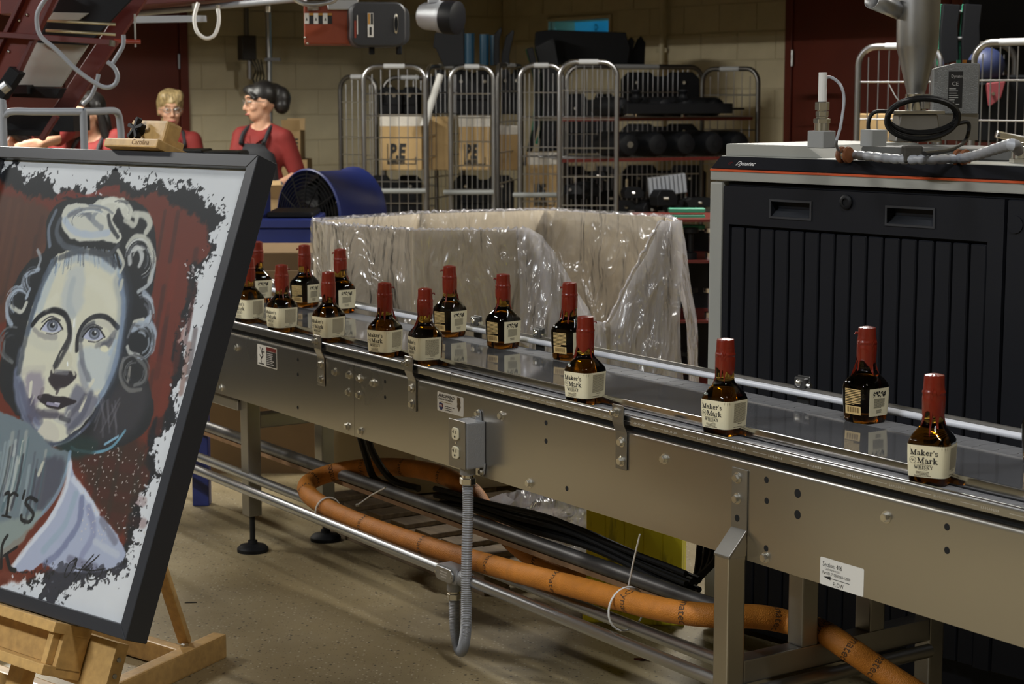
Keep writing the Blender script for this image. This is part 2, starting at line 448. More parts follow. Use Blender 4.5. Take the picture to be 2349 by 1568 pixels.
# ceiling lamps' housings
for (x, y, z, rot, w, c), where in zip(LAMPS, ('above the left end of the bottle conveyor', 'in front of the framed portrait', 'above the near right end of the conveyor', 'above the dark glue machine', 'over the workers', 'over the trolleys')):
    lf = thing('ceiling_lamp', 'long white tube lamp hung from the ceiling ' + where, 'lamp', (x, y, z), math.radians(rot), 'ceiling tube lamps')
    MB().prism([(-.16, .03), (-.12, .09), (.12, .09), (.16, .03), (.15, .03), (.115, .08), (-.115, .08), (-.15, .03)], -.62, .62, 'x').build('reflector', M['white'], lf)
    for s in (-.5, .5): MB().cyl((s, 0, .09), (s, 0, LIFT - z), .004, 6).build('hanger_wire', M['galv'], lf)
    for s in (-.06, .06): MB().cyl((-.6, s, .035), (.6, s, .035), .013, 8).build('tube', emis('lamp_tube', c, 3.0), lf)

# ------------------------------------------------------------------ the bottle conveyor
Z1, Z2 = 0.810, 0.832
conv = thing('bottle_conveyor', 'long stainless steel bottle conveyor with two slat chains running across the hall', 'conveyor', CV(0, 0, 0), CR)
A0, A1 = -6.75, -0.95
seams = [A0, -4.864, -1.9, A1]
# near side plates with a rounded top lip
for i in range(3):
    a, b = seams[i] + .0008, seams[i + 1] - .0008
    prof = [(0, .553), (.004, .553), (.004, .770), (.0075, .777), (.016, .778), (.016, .781), (.0065, .7805), (.003, .7782), (.0008, .774), (0, .769)]
    MB().prism(prof, a, b, 'x').build('side_plate', M['steel'], conv, smooth=True)
# bottom flange
MB().box(A0, A1, .004, .05, .553, .557).build('bottom_flange', M['steel_dk'], conv)
MB().box(A0, A1, .014, .024, .775, .81).build('wear_strip', M['black'], conv)
# far side plate
MB().box(A0, A1, .445, .449, .553, .815).build('side_plate', M['steel_dk'], conv)
# inner frame under the chains
MB().box(A0, A1, .024, .44, .74, .752).build('bed_plate', M['steel_dk'], conv)
for b in (.03, .075, .345, .41): MB().box(A0, A1, b - .006, b + .006, .752, Z1 - .007 if b < .2 else Z2 - .007).build('chain_track', M['black'], conv)
# near guide rail: polished rounded top, marked face
clampA = [-5.07, -4.512, -3.513]
rails = [(A0, -4.40), (-4.30, A1)]
prof = [(-.004, .798), (-.0045, .812), (-.0042, .8165), (-.003, .8198), (-.0008, .8218), (.002, .8225), (.0045, .8222), (.0068, .8208), (.008, .817), (.008, .80), (.006, .797), (-.002, .797)]
for a, b in rails:
    MB().prism(prof, a, b, 'x').build('guide_rail', mat('guide_rail_steel', (.46, .46, .46), .27, 1.0) if a == A0 else bpy.data.materials['guide_rail_steel'], conv, smooth=True)
MB().prism([(p[0] * 1.15 - .0008, (p[1] - .81) * 1.1 + .81) for p in prof], -4.40, -4.30, 'x').build('rail_sleeve', bpy.data.materials['guide_rail_steel'], conv, smooth=True)
mk = MB(); random.seed(4)
a = -4.25
while a < A1 - .1:
    mk.box(a, a + .045, -.0046, -.0042, .8062, .8068)
    for k in range(9):
        t = text_mb(random.choice('NEXGUIDE'), .0085) if False else None
        x = a + .052 + k * .0052
        mk.box(x, x + .0032, -.0046, -.0042, .8035 + .001 * (k % 3), .8044 + .001 * (k % 3)); mk.box(x, x + .001, -.0046, -.0042, .8035, .8085)
    a += .122
mk.build('rail_marking', mat('etched_mark', (.75, .74, .72), .3, .6), conv, kind='stuff')
# inner rail and polished dead plate
MB().prism([(.086, .805), (.086, .831), (.0875, .8335), (.0905, .8335), (.092, .831), (.092, .805)], A0, A1, 'x').build('inner_rail', M['chrome'], conv, smooth=True)
MB().box(A0, A1, .081, .086, .80, .8125).build('wear_strip', M['black'], conv)
dps = [A0, -4.72, -3.2, A1]
for i in range(3):
    MB().box(dps[i] + .0006, dps[i + 1] - .0006, .092, .338, Z2 - .004, Z2).build('dead_plate', M['mirror'], conv)
# slats of both chains
PITCH = .054
def slat_mesh(y0, y1, z):
    mb = MB()
    w = y1 - y0
    # a plate with a tongue on one side, as flat top chain has
    mb.prism([(.0012, y0), (PITCH - .0012, y0), (PITCH - .0012, y0 + w * .3), (PITCH - .006, y0 + w * .36), (PITCH - .006, y0 + w * .64), (PITCH - .0012, y0 + w * .7), (PITCH - .0012, y1), (.0012, y1), (.0012, y0 + w * .7), (-.0036, y0 + w * .64), (-.0036, y0 + w * .36), (.0012, y0 + w * .3)], z - .0045, z, 'z')
    me = mb.mesh('slat', .0006); me.materials.append(M['slat']); return me
for y0, y1, z in ((.026, .0805, Z1), (.341, .424, Z2)):
    me = slat_mesh(y0, y1, z)
    n = int((A1 - A0 - .1) / PITCH)
    for k in range(n):
        o = obj('slat', me, None, conv); o.location = (A0 + .05 + k * PITCH, 0, 0)
M['tubed2'] = mat('dark_clamp_steel', (.13, .13, .13), .38, .8)
# far white guide rail with backing and brackets
MB().tube([(A0, .447, .8505), (A1, .447, .8505)], .0085, 14).build('white_guide_rail', M['whiterail'], conv, smooth=True)
MB().box(A0, A1, .455, .461, .848, .866).build('rail_backing', M['steel_dk'], conv)
for a in (-6.3, -5.75, -4.885, -4.535, -3.372, -2.1):
    br = MB().box(a - .022, a + .022, .463, .469, .70, .893).build('rail_bracket', M['tubed2'], conv, bevel=.002)
    MB().box(a - .02, a + .02, .449, .463, .862, .89).build('clamp_block', M['tubed2'], br, bevel=.003)
    MB().lathe([(.0005, .008), (.006, .007), (.010, .003), (.010, 0)], 14, Matrix.Translation((a, .449, .876)) @ Matrix.Rotation(math.pi / 2, 4, 'X')).build('dome_nut', M['zinc'], br, smooth=True)
    MB().cyl((a + .02, .458, .872), (a + .034, .458, .872), .006, 8).build('screw_end', M['zinc'], br)

# bolts
def bolt_mesh(r=.0095, h=.007):
    mb = MB()
    mb.cyl((0, 0, 0), (0, -.002, 0), r * 1.38, 20); mb.cyl((0, -.002, 0), (0, -.0036, 0), r * 1.12, 20)
    mb.cyl((0, -.0036, 0), (0, -.0036 - h, 0), r, 6, r * .97)
    mb.cyl((0, -.0036 - h, 0), (0, -.0040 - h, 0), r * .78, 6)
    me = mb.mesh('bolt', .0007, ang=50); me.materials.append(M['zinc']); return me
BM = bolt_mesh()
random.seed(9)
def bolt(a, b, z, parent=conv, name='bolt', s=1.0):
    o = obj(name, BM, None, parent); o.location = (a, b, z); o.scale = (s, s, s); o.rotation_euler = (0, random.uniform(0, 1), 0); return o
for a, z in ((-3.348, .736), (-3.914, .576), (-4.047, .737), (-2.986, .573), (-2.621, .736), (-4.894, .740), (-4.828, .738), (-4.743, .735), (-4.898, .686), (-4.832, .686), (-4.909, .577), (-4.824, .575), (-4.983, .738), (-5.685, .734), (-5.819, .576), (-6.4, .737), (-1.95, .737)):
    bolt(a, 0, z)
HM = MB().lathe([(.0068, 0), (.0062, .0004), (.0001, .0004)], 16, Matrix.Rotation(math.pi / 2, 4, 'X')).mesh('bolt_hole'); HM.materials.append(M['hole'])
for a, z, s in ((-3.84, .749, 1), (-3.84, .701, 1), (-3.746, .592, 1), (-2.988, .749, 1.1), (-2.986, .702, 1.1), (-2.887, .737, 1.5), (-2.886, .690, 1.5), (-2.457, .748, 1.1), (-2.455, .701, 1.1), (-2.985, .594, 1.1), (-4.674, .748, .9), (-4.675, .701, .9), (-5.235, .746, .9), (-5.237, .698, .9), (-5.241, .589, .9), (-3.56, .60, 0.01)):
    if s < .5: continue
    o = obj('bolt_hole', HM, None, conv); o.location = (a, -.0002, z); o.scale = (s, 1, s)
# bent rail clamps
for a in clampA:
    w = .022
    cen = [(-.0145, .845), (-.0145, .802), (-.013, .796), (-.0045, .778), (-.0035, .772), (-.0035, .683)]
    cl = MB(); out = [(p[0] - .002, p[1]) for p in cen] + [(p[0] + .002, p[1]) for p in reversed(cen)]
    cl.prism(out, a - w, a + w, 'x')
    c = cl.build('rail_clamp', M['steel_dk'], conv, bevel=.0012)
    bolt(a + .004, -.0055, .752, c, 'clamp_bolt'); bolt(a + .004, -.0055, .704, c, 'clamp_bolt')
    MB().cyl((a - .004, -.0165, .826), (a - .004, -.0185, .826), .013, 20).build('washer', M['zinc'], c)
    MB().cyl((a - .004, -.0185, .826), (a - .004, -.0255, .826), .0098, 6).build('clamp_nut', M['zinc'], c, bevel=.0006)
    MB().cyl((a - .004, -.0255, .826), (a - .004, -.036, .826), .0052, 10).build('stud', M['zinc'], c, smooth=True)
    MB().box(a - .012, a + .012, -.0125, -.004, .806, .836).build('clamp_pad', M['black'], c)
# support stand
LA0, LA1 = -3.10, -3.05
def sq(a0, a1, b0, b1, z0, z1, name, m='steel_dk', parent=conv, bev=.004): return MB().box(a0, a1, b0, b1, z0, z1).build(name, M[m], parent, bevel=bev, seg=2)
sq(LA0, LA1, -.052, -.002, 0.02, .565, 'leg', 'steel')
lb = MB().prism([(-.0005, .76), (-.0045, .76), (-.0045, .622), (-.0545, .568), (-.0545, .562), (-.0505, .562), (-.0005, .617)], LA0 - .004 + .004, LA1 + .002, 'x').build('leg_bracket', M['steel_dk'], conv, bevel=.0008)
gs = MB().prism([(-.050, .563), (-.002, .614), (-.002, .563)], LA1 - .003, LA1, 'x').build('leg_gusset', M['steel'], conv)
for z in (.738, .690): bolt((LA0 + LA1) / 2 - .004, -.0045, z, lb, 'bracket_bolt')
o = obj('bracket_hole', HM, None, lb); o.location = ((LA0 + LA1) / 2 - .004, -.0048, .645); o.scale = (1.2, 1, 1.2)
sq(LA0, LA1, -.002, .602, .262, .318, 'cross_beam')
sq(LA0, LA1, .176, .226, .318, .553, 'post'); sq(LA0, LA1, .395, .445, .318, .553, 'post')
sq(LA0, LA1, .602, .652, .02, .335, 'leg')
MB().tube([((LA1 + .015), 0.0, .244), ((LA1 + .015), .585, .244)], .017, 12).build('drip_pipe', M['steel_dk'], conv, smooth=True)
for b in (-.027, .627): MB().cyl(((LA0 + LA1) / 2, b, 0), ((LA0 + LA1) / 2, b, .02), .028, 16).build('foot', M['black'], conv)
# second stand, left
B0 = .02; LL = -5.67
LLs = LOC(PB(577, 1262, .06)).x
sq(LLs - .028, LLs + .028, .04, .09, .13, .553, 'leg'); sq(LLs - .028, LLs + .028, .09, .33, .44, .49, 'cross_beam'); sq(LLs - .028, LLs + .028, .33, .38, .13, .49, 'leg')
for b in (.065, .355):
    MB().cyl((LLs, b, .03), (LLs, b, .15), .010, 10).build('levelling_screw', M['blackrub'], conv)
    MB().lathe([(.055, 0), (.055, .012), (.045, .022), (.018, .028), (.016, .04)], 24, Matrix.Translation((LLs, b, 0))).build('foot', M['black'], conv, smooth=True)
MB().box(-6.4, LLs - .028, .03, .09, .50, .535).build('tie_beam', M['steel_dk'], conv, bevel=.003)

# long tie pipes under the conveyor, with a worn wood batten
def pipe(name, a0, a1, b, z, r, m, parent=conv): return MB().tube([(a0, b, z), (a1, b, z)], r, 14).build(name, m, parent, smooth=True)
pipe('tie_pipe', A0, LA0, .05, .271, .0165, M['galv'])
M['darkpipe'] = mat('grimy_pipe', (.16, .155, .15), .42, .8, var=.3, scale=12)
pipe('tie_pipe', A0 - .2, -3.30, .2, .332, .020, M['darkpipe'])
MB().box(A0 - .2, -3.30, .193, .207, .296, .31).build('batten', mat('worn_batten', (.22, .12, .055), .7, var=.4, scale=10), conv)
# stickers on the side plate
def sticker(name, a0, a1, z0, z1, m, label=None, rad=.004, y=-.0004):
    n = 5; pts = []
    for cx, cz, t0 in ((a1 - rad, z1 - rad, 0), (a0 + rad, z1 - rad, 90), (a0 + rad, z0 + rad, 180), (a1 - rad, z0 + rad, 270)):
        for k in range(n): t = math.radians(t0 + 90 * k / (n - 1)); pts.append((cx + rad * math.cos(t), cz + rad * math.sin(t)))
    return MB().prism(pts, y, 0.0001, 'y').build(name, m, conv, label=label)
TXM = Matrix.Rotation(math.pi / 2, 4, 'X')
def txt(body, size, x, z, parent, m='ink', y=-.0007, align='LEFT', shear=0, sx=1.0, bold=0, name='lettering', rot=0):
    mb = text_mb(body, size, align, shear, sx, bold).xf(Matrix.Translation((x, y, z)) @ TXM @ Matrix.Rotation(rot, 4, 'Z'))
    return mb.build(name, M[m], parent, kind='stuff')
M['redink'] = mat('red_ink', (.16, .010, .010), .5); M['whiteink'] = mat('white_ink', (.75, .75, .75), .5); M['navyink'] = mat('navy_ink', (.02, .03, .12), .5)
M['tanink'] = mat('tan_ink', (.35, .24, .10), .6)
def bars(parent, x0, x1, z0, z1, rows, m='ink', y=-.0007, seed=1, fill=.55, name='fine_print', justify=True, center=False):
    r = random.Random(seed); mb = MB(); h = (z1 - z0) / rows
    for k in range(rows):
        z = z1 - (k + .5) * h; W_ = x1 - x0
        end = x1 if justify else x0 + W_ * r.uniform(.6, 1)
        st = x0
        if center: half = W_ / 2 * r.uniform(.6, 1); st = (x0 + x1) / 2 - half; end = (x0 + x1) / 2 + half
        x = st
        while x < end - W_ * .02:
            w = min(W_ * r.uniform(.05, .16), end - x)
            mb.poly([(x, y, z - h * fill / 2), (x + w, y, z - h * fill / 2), (x + w, y, z + h * fill / 2), (x, y, z + h * fill / 2)]); x += w + W_ * .025
    return mb.build(name, M[m], parent, kind='stuff')
# section label
s = sticker('section_label', -2.812, -2.681, .553, .613, M['paper'], 'white section label with a flow arrow')
txt('Section: 406', .0148, -2.804, .5945, s, sx=.8); txt('CA019479-013211', .0062, -2.797, .5872, s); txt('Part ID: 710000060-12000', .0092, -2.804, .5775, s, sx=.85)
txt('FLOW', .0135, -2.772, .556, s, sx=.85)
MB().add([(-2.783, -.0007, .5705), (-2.783, -.0007, .5718), (-2.722, -.0007, .5718), (-2.722, -.0007, .5705), (-2.801, -.0007, .5712), (-2.779, -.0007, .5752), (-2.779, -.0007, .567)], [(0, 1, 2, 3), (4, 5, 6)]).build('arrow', M['ink'], s, kind='stuff')
# maker's sticker
s = sticker('maker_sticker', -4.378, -4.24, .705, .760, M['paper'], 'white maker sticker with an arrowhead emblem')
txt('ARROWHEAD', .0135, -4.372, .7455, s, shear=.25, bold=.0004, sx=.98); txt('CONVEYOR CORPORATION', .0062, -4.372, .7385, s, shear=.25, bold=.0002, sx=.95)
bars(s, -4.36, -4.30, .731, .735, 1, 'tanink', seed=3)
bars(s, -4.338, -4.275, .709, .725, 3, 'ink', seed=5, justify=False, fill=.4)
sh_ = [(-4.369, .728), (-4.358, .7305), (-4.347, .728), (-4.346, .716), (-4.3575, .7065), (-4.369, .716)]
MB().poly([(x, -.0007, z) for x, z in sh_]).build('shield', M['navyink'], s, kind='stuff')
MB().poly([(x, -.0008, z) for x, z in ((-4.368, .7255), (-4.347, .7255), (-4.347, .718), (-4.368, .718))]).build('shield_band', M['redink'], s, kind='stuff')
txt('USA', .0085, -4.3672, .7187, s, 'whiteink', y=-.0010, bold=.0002)
ah = [(-4.272, .757), (-4.256, .7565), (-4.254, .742), (-4.2555, .738), (-4.2535, .730), (-4.263, .716), (-4.273, .730), (-4.271, .738), (-4.2725, .742)]
MB().poly([(x, -.0007, z) for x, z in ah]).build('arrowhead_emblem', mat('brown_emblem', (.10, .065, .03), .5, var=.7, scale=300), s, kind='stuff')
# fall warning sticker
s = sticker('warning_sticker', -5.529, -5.385, .694, .765, M['paper'], 'safety sticker with a falling figure', rad=.003)
MB().poly([(x, -.0006, z) for x, z in ((-5.462, .697), (-5.388, .697), (-5.388, .748), (-5.462, .748))]).build('black_panel', M['ink'], s, kind='stuff')
MB().poly([(x, -.0006, z) for x, z in ((-5.462, .749), (-5.388, .749), (-5.388, .762), (-5.462, .762))]).build('red_panel', M['redink'], s, kind='stuff')
bars(s, -5.457, -5.395, .702, .744, 7, 'whiteink', seed=8, justify=False, fill=.4, y=-.0009)
fig = MB()
def limb(pts, w):
    for (x0, z0), (x1, z1) in zip(pts[:-1], pts[1:]):
        d = Vector((x1 - x0, z1 - z0)); n = Vector((-d.y, d.x)).normalized() * w
        fig.poly([(x0 + n.x, -.0007, z0 + n.y), (x1 + n.x, -.0007, z1 + n.y), (x1 - n.x, -.0007, z1 - n.y), (x0 - n.x, -.0007, z0 - n.y)])
limb([(-5.497, .745), (-5.486, .727)], .0035); limb([(-5.496, .745), (-5.509, .757)], .0018); limb([(-5.493, .741), (-5.474, .743)], .0018)
limb([(-5.486, .728), (-5.500, .722), (-5.512, .731)], .0022); limb([(-5.488, .727), (-5.503, .716), (-5.499, .705)], .0022)
fig.poly([(-5.489 + .005 * math.cos(t / 2), -.0007, .751 + .005 * math.sin(t / 2)) for t in range(13)])
fig.poly([(x, -.0007, z) for x, z in ((-5.521, .699), (-5.480, .699), (-5.480, .703), (-5.521, .703))])
fig.build('falling_figure', M['ink'], s, kind='stuff')

# ------------------------------------------------------------------ conduit, junction box, outlet
cd = thing('steel_conduit', 'bright steel conduit pipe running low along the near side of the conveyor', 'pipe', CV(0, 0, 0), CR)
MB().tube([(A0, -.03, .260), (-4.29, -.03, .260)], .0165, 16).build('pipe_run', M['galv'], cd, smooth=True)
MB().tube([(-4.17, -.03, .260), (LA0 - .002, -.03, .260)], .0165, 16).build('pipe_run', M['galv'], cd, smooth=True)
tee = MB(); tee.prism([(-4.300, .243), (-4.306, .26), (-4.300, .28), (-4.285, .287), (-4.215, .287), (-4.198, .282), (-4.192, .268), (-4.192, .252), (-4.2, .24), (-4.285, .238)], -.056, -.008, 'y')
tb = tee.build('conduit_body', M['cast'], cd, bevel=.006, seg=2, smooth=True)
MB().cyl((-4.196, -.03, .260), (-4.168, -.03, .260), .025, 18, .021).build('collar', M['cast'], tb, smooth=True)
MB().cyl((-4.245, -.03, .245), (-4.245, -.03, .213), .021, 18).build('spout', M['cast'], tb, smooth=True)
cp = MB(); pts = []
for cx, t0 in ((-4.222, -90), (-4.278, 90)):
    for k in range(9): t = math.radians(t0 + 22.5 * k); pts.append((cx + .020 * math.cos(t), .2625 + .020 * math.sin(t)))
cover = cp.prism(pts, -.062, -.056, 'y').build('cover_plate', M['galv'], tb, bevel=.0015)
bars(tb, -4.272, -4.228, .2515, .2745, 3, 'whiteink', y=-.0622, seed=11, fill=.5, center=True)
for x in (-4.292, -4.209): MB().cyl((x, -.062, .2625), (x, -.0645, .2625), .0042, 10).build('cover_screw', M['zinc'], tb)

ob = thing('outlet_box', 'grey cast outlet box with two ivory sockets bolted to the conveyor side plate', 'outlet', CV(-4.172, -.0005, .648), CR)
bx = MB().box(-.038, .045, -.062, 0, -.066, .062).build('box_body', M['cast'], ob, bevel=.005, seg=2)
MB().box(-.040, .043, -.0665, -.0625, -.066, .066).build('face_plate', M['steel_dk'], ob, bevel=.0012)
for zc in (.028, -.024):
    pts = []
    for k in range(24):
        t = 2 * math.pi * k / 24; x = .0175 * math.cos(t) * 1.1; z = .0175 * math.sin(t) * 1.1
        pts.append((max(-.0165, min(.0165, x)), zc + max(-.0168, min(.0168, z * 1.05))))
    so = MB().prism(pts, -.0715, -.0665, 'y').build('socket', M['ivory'], ob, bevel=.001)
    sl = MB()
    sl.box(-.0085, -.0060, -.0722, -.0714, zc + .001, zc + .010); sl.box(-.0118, -.0060, -.0722, -.0714, zc + .0045, zc + .0065); sl.box(.0055, .0078, -.0722, -.0714, zc + .001, zc + .010)
    sl.cyl((0, -.0714, zc - .008), (0, -.0722, zc - .008), .0032, 12)
    sl.build('socket_slots', M['hole'], so, kind='stuff')
MB().cyl((0, -.0665, .002), (0, -.0685, .002), .0035, 10).build('plate_screw', M['zinc'], ob)
for x, z0, z1 in ((.016, .055, .092), (.034, -.092, -.055)):
    ear = MB().prism([(x - .014, z0 if z1 > 0 else z1), (x + .014, z0 if z1 > 0 else z1), (x + .009, z1 - .006 if z1 > 0 else z0 + .006), (x, z1 if z1 > 0 else z0), (x - .009, z1 - .006 if z1 > 0 else z0 + .006)], -.006, -.0005, 'y').build('mounting_ear', M['cast'], ob, bevel=.001)
    zz = (z1 - .012) if z1 > 0 else (z0 + .012)
    b_ = bolt(x, -.006, zz, ear, 'ear_bolt', .8)
MB().cyl((.004, -.032, -.064), (.004, -.032, -.088), .022, 18).build('hub', M['cast'], ob, smooth=True)
MB().cyl((.004, -.032, -.088), (.004, -.032, -.097), .017, 18).build('thread', M['zinc'], ob)
MB().cyl((.004, -.032, -.097), (.004, -.032, -.117), .0235, 6).build('gland_nut', M['zinc'], ob, bevel=.002)

fx = thing('flexible_conduit', 'grey ribbed flexible conduit looping from the outlet box down to the pipe junction', 'conduit', CV(0, 0, 0), CR)
top = Vector((-4.168, -.0325, .531))
bot = Vector((-4.245, -.03, .1885))
path = [top, (-4.166, -.034, .45), (-4.160, -.042, .33), (-4.153, -.048, .22), (-4.152, -.05, .14), (-4.165, -.048, .085), (-4.192, -.042, .052), (-4.222, -.036, .070), (-4.240, -.032, .12), bot]
path = catmull(path, 34)
rad = [.0148 + (.0012 if (i // 1) % 2 else -.0006) for i in range(len(path))]
MB().tube(path, rad, 14).build('ribbed_hose', M['greyplast'], fx, smooth=True)
MB().cyl((-4.245, -.03, .213), (-4.245, -.03, .205), .0165, 16).build('thread', M['zinc'], fx)
MB().cyl((-4.245, -.03, .206), (-4.245, -.03, .187), .0215, 6).build('gland_nut', M['zinc'], fx, bevel=.002)

# ------------------------------------------------------------------ orange hose and cables
ohm = mat('orange_mesh_sleeve', (.55, .20, .025), .55, var=.12, scale=30)
nt = ohm.node_tree; bs = nt.nodes['Principled BSDF']
wv = nt.nodes.new('ShaderNodeTexBrick'); wv.inputs['Scale'].default_value = 1
tcn = nt.nodes.new('ShaderNodeTexCoord'); vor = nt.nodes.new('ShaderNodeTexVoronoi'); vor.inputs['Scale'].default_value = 380
nt.links.new(tcn.outputs['Object'], vor.inputs['Vector']); bpn = nt.nodes.new('ShaderNodeBump'); bpn.inputs['Strength'].default_value = .5; bpn.inputs['Distance'].default_value = .002
nt.links.new(vor.outputs['Distance'], bpn.inputs['Height']); nt.links.new(bpn.outputs[0], bs.inputs['Normal']); nt.nodes.remove(wv)
oh = thing('orange_hose', 'thick orange sleeved hose looping under the conveyor', 'hose')
hp = [PB(1330, 1330, .36), PB(1250, 1296, .33), PB(1180, 1245, .31), PB(1120, 1180, .31), PB(1080, 1125, .31), PB(1000, 1085, .30), PB(900, 1070, .28), PB(800, 1076, .22), PB(728, 1095, .13), PB(702, 1120, .05), PB(735, 1155, .012), PB(830, 1200, .012), PB(980, 1252, .012), PB(1150, 1302, .012), PB(1320, 1346, .012), PB(1500, 1393, .03), PB(1620, 1410, .085), PB(1740, 1414, .2), PB(1815, 1428, .272), PA(1885, 1448, -3.075), PA(1945, 1486, -2.99), PA(2010, 1530, -2.94), PA(2100, 1588, -2.86), PA(2200, 1650, -2.80)]
hpath = catmull(hp, 10)
MB().tube(hpath, .0295, 18).build('sleeve', ohm, oh, smooth=True)
# printing on the sleeve
pr = MB(); dy = text_mb('Dynatec', .030)
for i in range(12, len(hpath) - 14, 9):
    c = hpath[i]; t = (hpath[i + 1] - hpath[i - 1]).normalized()
    side = (O3 - c); side = (side - t * side.dot(t)).normalized(); up = t.cross(side)
    off = random.uniform(-.4, .9)
    for f in dy.f:
        vs = []
        for k in f:
            x, y, _ = dy.v[k]; ph = (x - .06) / .0299 + off
            vs.append(c + t * (y - .01) + (side * math.cos(ph) + up * math.sin(ph)) * .0301)
        pr.add(vs, [tuple(range(len(vs)))])
pr.build('sleeve_print', mat('brown_ink', (.10, .05, .02), .7), oh, kind='stuff')
def tie(c, axis, r, tail, label):
    t = thing('cable_tie', label, 'cable tie', c)
    a = axis.normalized().orthogonal().normalized(); b = axis.normalized().cross(a)
    pts = [(a * math.cos(2 * math.pi * k / 24) + b * math.sin(2 * math.pi * k / 24)) * r for k in range(24)]
    wt = M['white']
    MB().tube(pts, .0028, 6, closed=True).build('loop', wt, t, smooth=True)
    MB().tube([tail[0] - c, tail[0].lerp(tail[1], .5) - c + Vector((0, .004, .004)), tail[1] - c], .0024, 6).build('tail', wt, t, smooth=True)
    MB().box(-.005, .005, -.005, .005, -.004, .004).xf(Matrix.Translation(tail[0] - c)).build('head', wt, t, bevel=.001)
    return t
tie(PB(1437, 1396, .03), E1, .056, (PB(1440, 1352, .05), PB(1468, 1225, .03)), 'white cable tie standing up from the orange hose below the yellow block')
tie(PB(752, 1172, .012), E1, .045, (PB(820, 1158, .09), PB(884, 1118, .09)), 'white cable tie round the orange hose at its left loop')
# black cables lying on the dark pipe
random.seed(3)
for k in range(7):
    pts = []
    for j in range(14):
        a = -4.80 + j * .095
        pts.append(CV(a, .248 + .006 * math.sin(j * .7) + .0225 * (k % 3), .322 + .0215 * (k // 3) + .006 * math.sin(j * .9 + .3 * k) + .03 * math.sin(math.pi * j / 13)))
    c = MB().tube(catmull(pts, 4), .010 - .0008 * (k % 4), 8).build('power_cable', M['blackrub'], smooth=True)
    tag(c, 'black power cable in the loose bundle lying along the dark pipe under the conveyor', 'cable', 'cables along the dark pipe')
for k in range(4):
    p = [PB(1660 - 18 * k, 1215 + 10 * k, .5), PB(1640 - 15 * k, 1285 + 14 * k, .46), PB(1590 - 10 * k, 1330 + 12 * k, .42), PB(1540, 1355 + 4 * k, .38)]
    c = MB().tube(catmull(p, 5), .0095, 8).build('power_cable', M['blackrub'], smooth=True)
    tag(c, ['rightmost', 'third', 'second', 'leftmost'][k] + ' black cable sagging down beside the yellow block near the right leg', 'cable', 'cables by the yellow block')
for k, (x0, x1) in enumerate(((822, 862), (840, 900))):
    c = MB().tube(catmull([PB(x0, 985, .16), PB(x0 + 16, 1040, .19), PB(x1, 1100, .23), PB(x1 + 60, 1120, .25)], 5), .012, 8).build('power_cable', M['blackrub'], smooth=True)
    tag(c, ['left', 'right'][k] + ' black cable hanging from the conveyor bed behind the orange loop', 'cable', 'cables behind the orange loop')
# ------------------------------------------------------------------ the bottles
def sup(t, hw, n):
    c, s = math.cos(t), math.sin(t)
    r = hw / (abs(c) ** n + abs(s) ** n) ** (1.0 / n)
    return r * c, r * s
BODY = [(0.0, .034, 4), (.0008, .0375, 4.4), (.005, .0395, 4.8), (.012, .0405, 5), (.05, .0425, 5.4), (.080, .0437, 5.4), (.086, .0434, 5.0), (.093, .0418, 4.4), (.100, .0383, 3.7), (.107, .0335, 3.1), (.114, .0286, 2.6), (.120, .0246, 2.3), (.1240, .0228, 2.1), (.127, .0222, 2), (.132, .0220, 2), (.1325, .0213, 2), (.155, .0209, 2), (.20, .0203, 2), (.214, .0198, 2)]
def body_at(z):
    for (z0, h0, n0), (z1, h1, n1) in zip(BODY[:-1], BODY[1:]):
        if z0 <= z <= z1:
            f = (z - z0) / (z1 - z0); return h0 + (h1 - h0) * f, n0 + (n1 - n0) * f
    return BODY[-1][1], 2
NS = 56
def bottle_glass():
    mb = MB(); vs = []
    for z, hw, n in BODY:
        for i in range(NS):
            x, y = sup(2 * math.pi * i / NS, hw, n); vs.append((x, y, z))
    m = len(BODY)
    fs = [(j * NS + i, j * NS + (i + 1) % NS, (j + 1) * NS + (i + 1) % NS, (j + 1) * NS + i) for j in range(m - 1) for i in range(NS)]
    # punt in the base
    c = len(vs); vs.append((0, 0, .006))
    fs += [((i + 1) % NS, i, c) for i in range(NS)]
    fs += [tuple(range((m - 1) * NS, m * NS))]
    mb.add(vs, fs); me = mb.mesh('bottle_glass', 0, True); return me
gm = bpy.data.materials.new('whisky_glass'); gm.use_nodes = True
nt = gm.node_tree; bs = nt.nodes['Principled BSDF']
bs.inputs['Base Color'].default_value = (1, .93, .75, 1); bs.inputs['Transmission Weight'].default_value = 1; bs.inputs['Roughness'].default_value = .015; bs.inputs['IOR'].default_value = 1.42
va = nt.nodes.new('ShaderNodeVolumeAbsorption'); va.inputs['Color'].default_value = (.80, .655, .10, 1); va.inputs['Density'].default_value = 80
nt.links.new(va.outputs[0], nt.nodes['Material Output'].inputs['Volume'])
GLASS = bottle_glass(); GLASS.materials.append(gm)
